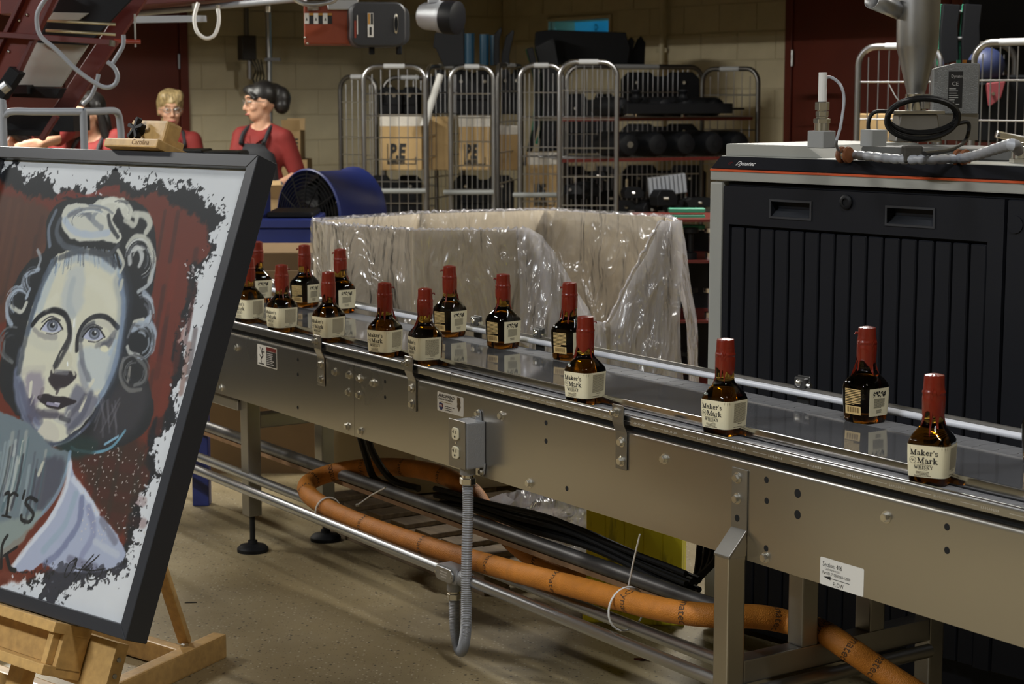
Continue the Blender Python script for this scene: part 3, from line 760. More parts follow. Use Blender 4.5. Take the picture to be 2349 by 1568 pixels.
def wax_mesh(seed):
    r = random.Random(seed); mb = MB(); n = 72
    drips = [(r.uniform(0, 2 * math.pi), r.uniform(.012, .034), r.uniform(.09, .15)) for _ in range(5)] + [(r.uniform(0, 2 * math.pi), r.uniform(.035, .055), r.uniform(.08, .11)) for _ in range(1 + seed % 2)]
    ph = [r.uniform(0, 6.3) for _ in range(4)]; base = r.uniform(.140, .150)
    WP = [(.2252, .0085), (.2250, .0165), (.2238, .0192), (.220, .0205), (.206, .0211), (.193, .0215), (.1905, .0230), (.1885, .0238), (.186, .0236), (.1835, .0225), (.176, .0236), (.165, .0235), (.150, .0230), (.138, .0222)]
    rows = 40
    vs = []
    for i in range(n):
        t = 2 * math.pi * i / n
        zb = base + .006 * math.sin(2 * t + ph[0]) + .003 * math.sin(5 * t + ph[1])
        cut = 0
        for tc_, L, w in drips:
            d = abs((t - tc_ + math.pi) % (2 * math.pi) - math.pi); cut = max(cut, L * max(0, 1 - (d / w) ** 2) ** .7)
        zb = max(.092, zb - cut)
        col = []
        for j in range(rows):
            f = j / (rows - 1); z = .2252 + (zb - .2252) * f ** .95
            rr = .0218
            for (za, ra), (zc, rc) in zip(WP[:-1], WP[1:]):
                if zc <= z <= za: rr = ra + (rc - ra) * (za - z) / (za - zc); break
            hw, nn = body_at(min(z, .213)); x, y = sup(t, hw, nn); R = math.hypot(x, y)
            if z < .2: rr = max(rr if z > .138 else 0, R + .0014)
            if j == rows - 1: rr = R + .0002
            rr *= 1 + .012 * math.sin(3 * t + ph[2] + z * 90)
            col.append((rr * math.cos(t), rr * math.sin(t), z))
        vs += col
    fs = [(i * rows + j, i * rows + j + 1, ((i + 1) % n) * rows + j + 1, ((i + 1) % n) * rows + j) for i in range(n) for j in range(rows - 1)]
    fs.append(tuple(i * rows for i in range(n)))
    mb.add(vs, fs); me = mb.mesh('wax_seal', 0, True); me.materials.append(M['wax']); return me
WAX = [wax_mesh(s) for s in range(6)]
def surf(u, z, face, off):
    """point on the bottle wall: u metres from the middle of a face, face 0 front, 1 right, 2 back, 3 left"""
    hw, n = body_at(z); uu = max(-.985, min(.985, u / hw)); d = hw * (1 - abs(uu) ** n) ** (1 / n) + off
    return Matrix.Rotation(face * math.pi / 2, 3, 'Z') @ Vector((u, -d, z))
def label_mesh():
    vs = []; n = 110; rows = 2; r = random.Random(2)
    t0, t1 = math.radians(-90 - 128), math.radians(-90 + 128)
    for i in range(n + 1):
        t = t0 + (t1 - t0) * i / n
        jit = .0005 * (1 if i % 2 else -1)
        for z in (.0180 + jit, .05, .0835 + jit):
            hw, nn = body_at(z); x, y = sup(t, hw + .0004, nn); vs.append((x, y, z))
    fs = [(i * 3 + j, (i + 1) * 3 + j, (i + 1) * 3 + j + 1, i * 3 + j + 1) for i in range(n) for j in range(2)]
    me = MB().add(vs, fs).mesh('label', 0, True); me.materials.append(M['cream']); return me
LABEL = label_mesh()
# hand drawn slab serif letters, strokes as (points, half width); x height 1
def arc(cx, cy, rx, ry, a0, a1, n=10): return [(cx + rx * math.cos(math.radians(a0 + (a1 - a0) * k / n)), cy + ry * math.sin(math.radians(a0 + (a1 - a0) * k / n))) for k in range(n + 1)]
TK, TN = .155, .075
def ser(x, y, w=.26): return ([(x - w, y), (x + w, y)], TN)
GL = {
 'M': (1.9, [([(.3, 0), (.3, 1.45)], TN), ([(.3, 1.45), (.95, .05)], TK), ([(.95, .05), (1.55, 1.45)], TN), ([(1.55, 0), (1.55, 1.45)], TK), ser(.3, .04), ser(1.55, .04, .3), ser(.2, 1.41, .2), ser(1.68, 1.41, .2)]),
 'a': (1.05, [(arc(.42, .62, .32, .36, 160, 0), .08), ([(.74, .65), (.74, .12), (.95, .06)], TK), (arc(.40, .28, .28, .24, 70, 360, 16), .085)]),
 'k': (1.2, [([(.25, 0), (.25, 1.5)], TK), ([(.28, .45), (.85, .98)], TN), ([(.45, .62), (.95, .03)], TK), ser(.25, .04), ser(.98, .04, .22), ser(.8, .97, .22), ([(.0, 1.46), (.25, 1.46)], TN)]),
 'e': (1.0, [(arc(.5, .5, .38, .46, 0, 315, 18), .1), ([(.14, .52), (.88, .52)], TN)]),
 'r': (.85, [([(.25, 0), (.25, .96)], TK), (arc(.62, .55, .36, .4, 170, 55), .08), ser(.25, .04), ([(.02, .94), (.25, .94)], TN), ([(.72, .86), (.82, .84)], .12)]),
 "'": (.4, [([(.2, 1.5), (.14, 1.1)], .1)]),
 's': (.85, [(arc(.43, .73, .28, .24, 20, 250, 12) + arc(.40, .27, .32, .25, 70, -160, 12), .09)]),
 'W': (1.9, [([(.2, 1.4), (.6, .03)], TK), ([(.6, .03), (.95, 1.3)], TN), ([(.9, 1.3), (1.3, .03)], TK), ([(1.3, .03), (1.68, 1.4)], TN), ser(.2, 1.4, .22), ser(1.68, 1.4, .2)]),
 'H': (1.5, [([(.3, 0), (.3, 1.4)], TK), ([(1.15, 0), (1.15, 1.4)], TK), ([(.3, .72), (1.15, .72)], TN), ser(.3, .04), ser(1.15, .04), ser(.3, 1.4), ser(1.15, 1.4)]),
 'I': (.7, [([(.33, 0), (.33, 1.4)], TK), ser(.33, .04), ser(.33, 1.4)]),
 'S': (1.1, [(arc(.53, 1.03, .34, .35, 20, 250, 12) + arc(.5, .38, .4, .36, 70, -160, 12), .1)]),
 'K': (1.5, [([(.3, 0), (.3, 1.4)], TK), ([(.35, .6), (1.1, 1.35)], TN), ([(.55, .8), (1.2, .03)], TK), ser(.3, .04), ser(.3, 1.4), ser(1.2, .04, .22), ser(1.1, 1.4, .22)]),
 'Y': (1.4, [([(.25, 1.4), (.7, .7)], TK), ([(1.15, 1.4), (.7, .7)], TN), ([(.7, .75), (.7, 0)], TK), ser(.7, .04), ser(.25, 1.4, .22), ser(1.15, 1.4, .2)]),
}
def stroke_poly(pts, w):
    out = []
    for (x0, y0), (x1, y1) in zip(pts[:-1], pts[1:]):
        d = Vector((x1 - x0, y1 - y0)); L = d.length
        if L < 1e-6: continue
        d /= L; nx, ny = -d.y * w, d.x * w; ex, ey = d.x * w * .5, d.y * w * .5
        out.append([(x0 - ex + nx, y0 - ey + ny), (x0 - ex - nx, y0 - ey - ny), (x1 + ex - nx, y1 + ey - ny), (x1 + ex + nx, y1 + ey + ny)])
    return out
def word_polys(word, x, z, size):
    out = []
    for ch in word:
        adv, st = GL[ch]
        for pts, w in st:
            for q in stroke_poly(pts, w): out.append([(x + p[0] * size, z + p[1] * size) for p in q])
        x += (adv + .12) * size
    return out, x
def face_mesh(name, polys, face, m, off=.0008, kindless=False):
    mb = MB()
    for q in polys: mb.poly([surf(u, z, face, off) for u, z in q])
    me = mb.mesh(name); me.materials.append(m); return me
def bar_polys(u0, u1, z0, z1, rows, seed, fill=.5, center=False, gapw=.02):
    r = random.Random(seed); out = []; h = (z1 - z0) / rows; W_ = u1 - u0
    for k in range(rows):
        z = z1 - (k + .5) * h; st, en = u0, u1
        if center: hf = W_ / 2 * r.uniform(.62, 1); st, en = (u0 + u1) / 2 - hf, (u0 + u1) / 2 + hf
        elif k == rows - 1: en = u0 + W_ * r.uniform(.5, .9)
        x = st
        while x < en - W_ * .015:
            w = min(W_ * r.uniform(.05, .14), en - x); out.append([(x, z - h * fill / 2), (x + w, z - h * fill / 2), (x + w, z + h * fill / 2), (x, z + h * fill / 2)]); x += w + W_ * gapw
    return out
p = []
q, xe = word_polys("Maker's", -.0325, .0635, .0073); p += q
q, xe = word_polys('Mark', -.0175, .0470, .0080); p += q
q, xe = word_polys('WHISKY', -.0235, .0352, .0045); p += q
cx_, cz_ = -.0268, .0525
p += [[(cx_ + .0072 * math.cos(t * .4), cz_ + .0072 * math.sin(t * .4)), (cx_ + .0065 * math.cos(t * .4), cz_ + .0065 * math.sin(t * .4)), (cx_ + .0065 * math.cos(t * .4 + .4), cz_ + .0065 * math.sin(t * .4 + .4)), (cx_ + .0072 * math.cos(t * .4 + .4), cz_ + .0072 * math.sin(t * .4 + .4))] for t in range(16)]
p += stroke_poly([(cx_ - .004, cz_ - .001), (cx_ - .0015, cz_ + .003), (cx_, cz_ - .002), (cx_ + .002, cz_ + .002), (cx_ + .0042, cz_ - .002)], .0004)
FRONT = face_mesh('front_lettering', p, 0, M['ink'])
FINE = face_mesh('fine_print', bar_polys(-.024, .013, .0428, .0446, 1, 2, .5, True) + bar_polys(-.016, .006, .0325, .034, 1, 5, .5, True) + bar_polys(-.025, .013, .0195, .0305, 4, 3, .42, True), 0, mat('brown_print', (.07, .045, .02), .7))
SIDE = face_mesh('side_print', bar_polys(-.019, .024, .0325, .0785, 21, 6, .42) + bar_polys(-.006, .014, .028, .031, 2, 7, .5, True) + bar_polys(-.018, .023, .0215, .0235, 1, 8, .6), 1, bpy.data.materials['brown_print'])
r = random.Random(5); pic = []
for k in range(60):
    u, z = -.002 + r.uniform(-.019, .022), .0700 + r.uniform(-.006, .006); s = r.uniform(.0008, .0026)
    pic.append([(u + s * math.cos(t), z + s * .7 * math.sin(t)) for t in (0, 1, 2, 3, 4, 5)])
PICT = face_mesh('picture_print', pic + bar_polys(-.018, .018, .037, .060, 11, 9, .45) + bar_polys(-.011, .011, .025, .034, 4, 12, .4, True), 3, M['ink'])
GOLD = face_mesh('back_print', bar_polys(-.024, .024, .0425, .0815, 10, 13, .58, gapw=.006) + [[(-.024, .0205), (.024, .0205), (.024, .0405), (-.024, .0405)]], 2, M['goldink'])
CODE = face_mesh('barcode', [[(-.017 + .0075 * g + .0014 * k, .0255), (-.017 + .0075 * g + .0014 * k + .0007, .0255), (-.017 + .0075 * g + .0014 * k + .0007, .0380), (-.017 + .0075 * g + .0014 * k, .0380)] for g in range(5) for k in range(4)], 2, mat('brown_bar', (.22, .14, .05), .6), .0012)
TAB = MB().tube([(.0205, 0, .0), (.0265, 0, .0008), (.0285, .001, -.0035)], [.0030, .0026, .0016], 8).mesh('tear_tab', 0, True); TAB.materials.append(M['wax'])
def bottle(px, py, z, alpha, k, label, group, tab, back=False):
    """alpha: degrees the viewed corner is turned"""
    c = PZ(px, py, z)
    view = math.atan2(c.x, c.y)
    b = thing('whisky_bottle', label, 'bottle', c, -view - math.radians(alpha) + (math.pi if back else 0), group)
    obj('glass', GLASS, None, b); obj('wax_seal', WAX[k % 6], None, b).rotation_euler = (0, 0, k * 1.3)
    lb = obj('label', LABEL, None, b)
    obj('front_lettering', FRONT, None, lb, 'stuff'); obj('fine_print', FINE, None, lb, 'stuff'); obj('side_print', SIDE, None, lb, 'stuff'); obj('picture_print', PICT, None, lb, 'stuff')
    g = obj('back_print', GOLD, None, b, 'stuff'); obj('barcode', CODE, None, g, 'stuff')
    if tab is not None:
        t = obj('tear_tab', TAB, None, b); t.location = (0, 0, .209)
        t.rotation_euler = (0, 0, math.radians(tab) + math.radians(alpha) + (math.pi if back else 0))
    return b
GF, GB = 'bottles on the near chain', 'bottles on the far chain'
nx, fz = Z1 + .0002, Z2 + .0002
bottle(572, 739, nx, 50, 0, 'red waxed whisky bottle on the near chain half hidden by the picture frame', GF, None)
bottle(648, 760, nx, 55, 1, 'red waxed whisky bottle on the near chain, second from the picture frame', GF, 5)
bottle(755, 783, nx, 52, 2, 'red waxed whisky bottle behind the leftmost rail clamp', GF, None)
bottle(884, 817, nx, 40, 3, 'red waxed whisky bottle on the near chain between the two left rail clamps', GF, 0)
bottle(976, 835, nx, 66, 4, 'red waxed whisky bottle at the middle rail clamp showing mostly its text side', GF, 0)
bottle(1342, 923, nx, 42, 5, 'red waxed whisky bottle on the near chain left of the right rail clamp', GF, 0)
bottle(1661, 994, nx, 38, 0, 'red waxed whisky bottle standing in front of the dark machine\'s left edge', GF, None)
bottle(2136, 1106, nx, 17, 3, 'largest red waxed whisky bottle, nearest at the right, full brand label facing out', GF, None)
bottle(592, 692, fz, 62, 1, 'red waxed whisky bottle on the far chain beside the picture frame', GB, None, True)
bottle(700, 703, fz, 42, 2, 'red waxed whisky bottle on the far chain in front of the brown carton', GB, 180, True)
bottle(782, 716, fz, 60, 4, 'red waxed whisky bottle on the far chain behind the leftmost rail clamp', GB, 180, True)
bottle(1032, 770, fz, 48, 5, 'red waxed whisky bottle on the far chain behind the middle rail clamp', GB, 180, True)
bottle(1154, 796, fz, 48, 0, 'red waxed whisky bottle on the far chain standing alone before the plastic lined carton', GB, 180, True)
bottle(1306, 823, fz, 40, 1, 'red waxed whisky bottle on the far chain half behind a front bottle', GB, 180, True)
bottle(1984, 965, fz, 42, 3, 'red waxed whisky bottle on the far chain in front of the dark ribbed machine', GB, 180, True)
bottle(2402, 1062, fz, 45, 2, 'red waxed whisky bottle cut off by the right edge of the picture', GB, 180, True)
# ------------------------------------------------------------------ framed portrait on an easel
psi, tau = math.radians(49.5), math.radians(21.5)
FR = Vector((math.sin(psi), -math.cos(psi), 0)); FB = Vector((math.cos(psi), math.sin(psi), 0))
FU = Vector((0, 0, math.cos(tau))) + FB * math.sin(tau); FN = FU.cross(FR)
FO = PY(285, 1432, 4.2)
FROT = Matrix((FR, FN, FU)).transposed().to_euler()
PW, PH = 1.05, 1.140
def can(x, y):
    d = ray(x, y); q = O3 + d * ((FO - O3).dot(FN) / d.dot(FN)) - FO
    return q.dot(FR), q.dot(FU)
pic_t = thing('framed_portrait', 'large portrait of a curly haired woman in a charcoal frame standing on the easel', 'picture', FO, rot=FROT)
# rails with mitred corners
fw, f0, f1 = .033, -.012, .055
def rail(p, q, r_, s_):
    mb = MB(); vs = []
    for y in (f0, f1): vs += [(a, y, b) for a, b in (p, q, r_, s_)]
    return mb.add(vs, [(0, 1, 2, 3), (7, 6, 5, 4), (0, 4, 5, 1), (1, 5, 6, 2), (2, 6, 7, 3), (3, 7, 4, 0)]).build('frame_rail', M['framepaint'], pic_t, bevel=.0015)
e = .0004
rail((0 + e, 0), (fw, -fw + e), (fw, PH + fw - e), (0 + e, PH)); rail((-PW - fw, -fw + e), (-PW - e, 0), (-PW - e, PH), (-PW - fw, PH + fw - e))
rail((-PW, PH + e), (0, PH + e), (fw - e, PH + fw), (-PW - fw + e, PH + fw)); rail((-PW - fw + e, -fw), (fw - e, -fw), (0, 0 - e), (-PW, 0 - e))
MB().box(-PW - .02, .02, .030, .034, -.02, PH + .02).build('backing_board', M['card'], pic_t)
# the painted sheet
def noise2(nu, nv, cells, seed):
    r = np.random.RandomState(seed); out = np.zeros((nv, nu)); amp = 1.0; tot = 0
    for o in range(4):
        c = cells * 2 ** o; g = r.rand(c + 2, c + 2)
        yy = np.linspace(0, c, nv, endpoint=False); xx = np.linspace(0, c, nu, endpoint=False)
        yi = yy.astype(int); xi = xx.astype(int); fy = (yy - yi)[:, None]; fx = (xx - xi)[None, :]
        fy = fy * fy * (3 - 2 * fy); fx = fx * fx * (3 - 2 * fx)
        a = g[np.ix_(yi, xi)]; b = g[np.ix_(yi, xi + 1)]; c_ = g[np.ix_(yi + 1, xi)]; d = g[np.ix_(yi + 1, xi + 1)]
        out += amp * ((a * (1 - fx) + b * fx) * (1 - fy) + (c_ * (1 - fx) + d * fx) * fy); tot += amp; amp *= .55
    return out / tot
NU, NV = 470, 530
uu = np.linspace(-PW, 0, NU); vv = np.linspace(0, PH, NV); UU, VV = np.meshgrid(uu, vv)
IMG = np.zeros((NV, NU, 3)); IMG[:] = (226, 226, 230)
N1 = noise2(NU, NV, 14, 1) - .5; N2 = noise2(NU, NV, 60, 2) - .5; N3 = noise2(NU, NV, 30, 3) - .5
IMG += (N1[..., None] * 10)
MPX = .00117                                   # metres of canvas per photo pixel
def seg_dist(px_, py_, pts, closed=False):
    d = np.full(px_.shape, 1e9)
    n = len(pts)
    for i in range(n if closed else n - 1):
        (x0, y0), (x1, y1) = pts[i], pts[(i + 1) % n]
        dx, dy = x1 - x0, y1 - y0; L = dx * dx + dy * dy + 1e-12
        t = np.clip(((px_ - x0) * dx + (py_ - y0) * dy) / L, 0, 1)
        d = np.minimum(d, np.hypot(px_ - x0 - t * dx, py_ - y0 - t * dy))
    return d
def blend(sl, a, col):
    IMG[sl] = IMG[sl] * (1 - a[..., None]) + np.array(col, float) * a[..., None]
def win_(pts, pad):
    us = [p[0] for p in pts]; vs = [p[1] for p in pts]
    i0, i1 = np.searchsorted(uu, [min(us) - pad, max(us) + pad]); j0, j1 = np.searchsorted(vv, [min(vs) - pad, max(vs) + pad])
    return (slice(max(j0, 0), max(j1, 0)), slice(max(i0, 0), max(i1, 0)))
def smooth_pts(pts, closed=False, n=6):
    return [(q.x, q.y) for q in catmull([Vector((a, b, 0)) for a, b in pts], n, closed)]
def stroke(px_pts, w, col, soft=.5, op=1.0, rough=0.0, taper=True):
    pts = smooth_pts([can(*p) for p in px_pts]) if len(px_pts) > 2 else [can(*p) for p in px_pts]
    w *= MPX; sl = win_(pts, w * 2.2 + .004)
    if UU[sl].size == 0: return
    d = seg_dist(UU[sl], VV[sl], pts) + rough * MPX * N2[sl] * 2
    a = np.clip((w - d) / (w * soft + 1e-6) + .5 * soft, 0, 1); a = a * a * (3 - 2 * a)
    a = a * (1 - .3 * np.clip(N3[sl] * 2, 0, 1))
    blend(sl, a * op, col)
def fill(px_pts, col, edge=2.0, rough=0.0, op=1.0, nz=None, sm=True):
    pts = [can(*p) for p in px_pts]
    if sm: pts = smooth_pts(pts, True, 5)
    sl = win_(pts, edge * MPX * 3 + rough * MPX + .01)
    X, Y = UU[sl], VV[sl]
    if X.size == 0: return
    ins = np.zeros(X.shape, bool); n = len(pts)
    for i in range(n):
        (x0, y0), (x1, y1) = pts[i], pts[(i + 1) % n]
        c = ((y0 > Y) != (y1 > Y)); ins ^= c & (X < (x1 - x0) * (Y - y0) / (y1 - y0 + 1e-15) + x0)
    d = seg_dist(X, Y, pts, True); sd = np.where(ins, d, -d) + rough * MPX * 2 * ((N2 if nz is None else nz)[sl])
    a = np.clip(sd / (edge * MPX) + .5, 0, 1); blend(sl, a * op, col)
INK = (24, 25, 31)
bg = [(-120, 420), (-30, 400), (30, 372), (52, 420), (90, 385), (120, 440), (175, 420), (200, 445), (255, 380), (312, 430), (365, 405), (385, 428), (440, 425), (470, 462), (503, 492), (478, 532), (476, 590), (430, 612), (445, 655), (425, 720), (405, 775), (415, 830), (388, 900), (398, 945), (352, 1000), (345, 1050), (352, 1090), (310, 1120), (318, 1180), (292, 1240), (280, 1300), (235, 1318), (190, 1330), (150, 1345), (112, 1385), (92, 1320), (62, 1335), (45, 1300), (20, 1320), (-120, 1290)]
fill(bg, INK, 3, 22, sm=False)
fill([(p[0] - 8, p[1] + 6) for p in bg], INK, 2, 60, .9, sm=False)
inner = [(-120, 440), (60, 446), (110, 455), (170, 452), (215, 438), (260, 430), (300, 452), (350, 440), (400, 470), (455, 500), (470, 530), (465, 585), (425, 605), (428, 660), (400, 740), (388, 800), (384, 880), (375, 930), (335, 985), (325, 1050), (328, 1100), (295, 1130), (285, 1200), (265, 1260), (150, 1300), (-120, 1260)]
fill(inner, (112, 46, 31), 10, 14, .95)
fill([(-120, 450), (95, 470), (100, 560), (60, 640), (20, 720), (-120, 760)], (86, 56, 44), 12, 10, .9)
fill([(300, 1000), (330, 1060), (320, 1110), (290, 1160), (260, 1220), (190, 1100), (160, 1040), (230, 1030)], (62, 40, 32), 20, 10, .9)
random.seed(21)
for k in range(26):
    x = random.uniform(320, 450); y = random.uniform(470, 880)
    stroke([(x, y), (x - 8, y + 50), (x - 18, y + 110)], random.uniform(5, 12), random.choice([(120, 46, 30), (75, 34, 30), (105, 52, 36), (52, 34, 34)]), .8, .5)
for k in range(22):
    x = random.uniform(-80, 95); y = random.uniform(450, 600)
    stroke([(x, y), (x - 14, y + 70), (x - 30, y + 140)], random.uniform(5, 12), random.choice([(96, 60, 44), (70, 42, 36), (104, 66, 50), (58, 44, 42)]), .8, .5)
for y in (1060, 1130, 1180): stroke([(190, y - 10), (320, y + 18)], 12, (88, 34, 30), .7, .35)
for x in (250, 300, 210): stroke([(x + 20, 1020), (x - 20, 1220)], 9, (44, 48, 40), .7, .35)
stroke([(120, 452), (150, 440), (190, 452), (230, 432), (262, 428)], 9, (120, 40, 28), .5, .9, 4)
for k in range(420):
    i_ = random.randrange(len(bg) - 1); t = random.random(); x = bg[i_][0] + (bg[i_ + 1][0] - bg[i_][0]) * t; y = bg[i_][1] + (bg[i_ + 1][1] - bg[i_][1]) * t
    x += random.gauss(4, 12); y += random.gauss(0, 12)
    if x < 0: continue
    stroke([(x, y), (x + random.uniform(-5, 5), y + random.uniform(-7, 7))], random.uniform(.8, 2.6), random.choice([INK, INK, (226, 226, 230), (40, 40, 48)]), .4, .9)
# hair mass
HD = (34, 36, 40)
fill([(95, 570), (100, 500), (130, 462), (190, 448), (250, 448), (310, 462), (342, 500), (350, 560), (346, 640), (336, 690), (346, 760), (330, 830), (335, 885), (345, 940), (322, 990), (270, 1020), (215, 1035), (150, 1035), (40, 960), (-10, 880), (0, 790), (8, 730), (20, 660), (55, 600)], HD, 4, 4)
fill([(250, 880), (330, 890), (310, 970), (260, 1010), (200, 1020), (215, 960)], (66, 62, 68), 30, 4, .7)
# face
CRM = (222, 217, 196)
fill([(118, 585), (165, 568), (215, 572), (255, 600), (278, 640), (284, 690), (272, 770), (266, 810), (252, 860), (228, 905), (192, 960), (160, 990), (122, 1012), (88, 1006), (45, 955), (28, 890), (34, 830), (46, 775), (60, 720), (76, 675), (98, 625)], CRM, 3, 4)
SH, BL, PU = (152, 158, 168), (150, 172, 200), (96, 90, 108)
stroke([(268, 620), (280, 690), (268, 780), (250, 860), (215, 920)], 11, BL, .9, .8, 4)
stroke([(112, 600), (90, 650), (72, 700), (56, 760)], 10, (160, 182, 212), .9, .8, 4)
fill([(150, 620), (185, 610), (180, 700), (150, 725), (132, 690)], (196, 200, 200), 14, 8, .8)
fill([(175, 800), (250, 800), (248, 850), (220, 890), (180, 880)], (198, 204, 206), 10, 6, .85)
fill([(28, 840), (52, 900), (62, 960), (110, 1005), (80, 1010), (40, 955), (22, 890)], (112, 118, 142), 10, 6, .9)
fill([(50, 860), (85, 850), (90, 900), (62, 930)], (150, 140, 156), 12, 6, .8)
fill([(165, 880), (195, 900), (215, 915), (190, 960), (150, 985), (140, 950)], (118, 118, 134), 10, 6, .9)
fill([(60, 900), (80, 945), (75, 975), (50, 950)], (78, 72, 92), 12, 5, .8)
stroke([(30, 870), (40, 930), (70, 985), (110, 1016), (160, 1000), (200, 962), (228, 910)], 5, (96, 100, 122), .7, .9)
stroke([(115, 1020), (150, 1008), (175, 988)], 2.2, (225, 230, 228), .5, .9)
fill([(78, 985), (98, 962), (122, 975), (126, 1002), (100, 1014), (80, 1006)], (212, 205, 190), 4, 3)
stroke([(120, 955), (140, 962), (150, 945)], 9, (202, 200, 192), .7, .9); stroke([(130, 955), (150, 962)], 6, (50, 50, 60), .8, .7)
for a_, b_ in (((205, 870), (190, 895)), ((188, 908), (176, 938)), ((63, 875), (60, 905)), ((240, 610), (262, 640))): stroke([a_, b_], 6, (226, 220, 200), .4, .95)
# brows and sockets
stroke([(66, 742), (85, 720), (112, 708), (138, 716), (150, 740), (150, 770), (132, 805), (116, 838)], 8, (44, 44, 50), .6, 1)
stroke([(66, 740), (82, 722), (112, 709), (140, 718)], 6, (28, 28, 32), .4, 1)
stroke([(168, 800), (170, 770), (182, 742), (205, 724), (235, 724), (262, 748)], 7, (40, 40, 46), .5, 1)
stroke([(178, 775), (186, 752), (205, 740)], 9, (70, 72, 82), .8, .8)
stroke([(250, 770), (242, 785), (228, 790)], 10, (92, 92, 104), .8, .8)
stroke([(215, 738), (240, 742), (250, 765)], 8, (205, 200, 186), .7, .9)
def eye(cx, cy, sx):
    fill([(cx - 25 * sx, cy + 8), (cx - 12, cy - 10), (cx + 8, cy - 12), (cx + 22 * sx, cy + 6), (cx + 6, cy + 15), (cx - 12, cy + 14)], (190, 192, 214), 2, 1)
    fill([(cx + 13 * math.cos(t), cy + 13 * math.sin(t)) for t in (0, .8, 1.6, 2.4, 3.2, 4, 4.8, 5.5)], (86, 90, 104), 2, 0)
    fill([(cx + 9 * math.cos(t), cy + 1 + 9 * math.sin(t)) for t in (0, .8, 1.6, 2.4, 3.2, 4, 4.8, 5.5)], (140, 146, 160), 3, 0)
    fill([(cx + 6 * math.cos(t), cy - 1 + 6 * math.sin(t)) for t in (0, .8, 1.6, 2.4, 3.2, 4, 4.8, 5.5)], (28, 28, 32), 2, 0)
    stroke([(cx - 27 * sx, cy + 8), (cx - 10, cy - 12), (cx + 9, cy - 13), (cx + 24 * sx, cy + 8)], 2.6, (24, 24, 28), .4, 1)
    stroke([(cx - 14, cy + 17), (cx + 4, cy + 19), (cx + 20, cy + 10)], 1.8, (70, 68, 74), .5, .9)
    stroke([(cx - 24, cy - 8), (cx - 4, cy - 21), (cx + 18, cy - 12)], 2.2, (66, 64, 70), .5, .9)
    stroke([(cx + 2, cy - 5), (cx + 3, cy - 3)], 2.4, (245, 245, 245), .4, 1)
eye(112, 744, 1.0); eye(208, 762, 1.0)
fill([(222, 792), (232, 788), (240, 796), (236, 804), (224, 802)], (234, 228, 200), 2, 0)
# nose
stroke([(164, 728), (160, 770), (150, 810)], 6, (226, 224, 210), .5, 1); stroke([(162, 730), (161, 745)], 3, (248, 248, 248), .5, 1)
fill([(126, 822), (134, 802), (150, 800), (158, 822), (152, 842), (138, 848), (128, 840)], (214, 208, 186), 3, 2)
stroke([(146, 828), (147, 836)], 2.2, (250, 250, 250), .4, 1)
stroke([(112, 850), (112, 870), (122, 885)], 9, (48, 42, 48), .6, 1); fill([(104, 862), (128, 850), (160, 848), (168, 860), (150, 878), (130, 888), (108, 880)], (52, 44, 50), 4, 3)
stroke([(120, 850), (146, 852)], 6, (120, 118, 124), .8, .8); stroke([(155, 838), (162, 856)], 4, (214, 208, 190), .5, .9); stroke([(110, 836), (114, 850)], 4, (214, 208, 190), .5, .9)
stroke([(128, 885), (122, 898)], 5, (70, 60, 68), .7, .8)
# mouth
fill([(77, 908), (98, 899), (118, 906), (140, 907), (167, 918), (140, 930), (120, 936), (96, 928)], (42, 34, 42), 2.5, 2)
stroke([(100, 922), (125, 927)], 4, (168, 162, 186), .7, .9); stroke([(118, 921), (128, 924)], 2.5, (220, 214, 232), .5, .9)
stroke([(70, 905), (62, 925)], 3, (190, 186, 180), .6, .7)
# softer modelling of the face
for pts, w, c, op in (([(262, 640), (272, 700), (262, 790), (244, 860)], 16, (120, 134, 158), .35), ([(40, 800), (34, 870), (52, 940)], 12, (120, 128, 150), .5), ([(150, 590), (200, 582), (250, 612)], 14, (150, 170, 200), .55),
                      ([(120, 610), (100, 660), (84, 705)], 12, (168, 186, 208), .5), ([(176, 830), (186, 880), (200, 900)], 10, (140, 140, 152), .55), ([(60, 770), (90, 790), (120, 790)], 12, (206, 204, 190), .5),
                      ([(84, 950), (96, 945), (120, 945)], 10, (84, 80, 96), .6), ([(150, 950), (170, 930), (186, 905)], 8, (80, 78, 92), .6), ([(90, 890), (84, 905)], 6, (130, 118, 126), .6),
                      ([(70, 960), (82, 975)], 6, (150, 160, 186), .7), ([(40, 850), (60, 845), (90, 845)], 10, (196, 190, 180), .5), ([(160, 640), (150, 690), (160, 720)], 10, (170, 178, 186), .5),
                      ([(200, 640), (230, 660), (250, 700)], 16, (228, 224, 206), .5), ([(120, 680), (100, 700)], 12, (230, 226, 208), .5), ([(244, 808), (256, 780)], 6, (170, 186, 206), .7)):
    stroke(pts, w, c, .95, op, 3)
for k in range(70):
    t = random.uniform(0, 1); x = 120 + 150 * t; y = 590 - 24 * math.sin(math.pi * t) + random.uniform(-6, 16)
    stroke([(x, y), (x - 6 + 14 * t, y + random.uniform(14, 34))], random.uniform(1.2, 2.6), random.choice([(120, 140, 170), (180, 192, 206), (90, 96, 108), (206, 206, 198)]), .7, .6)
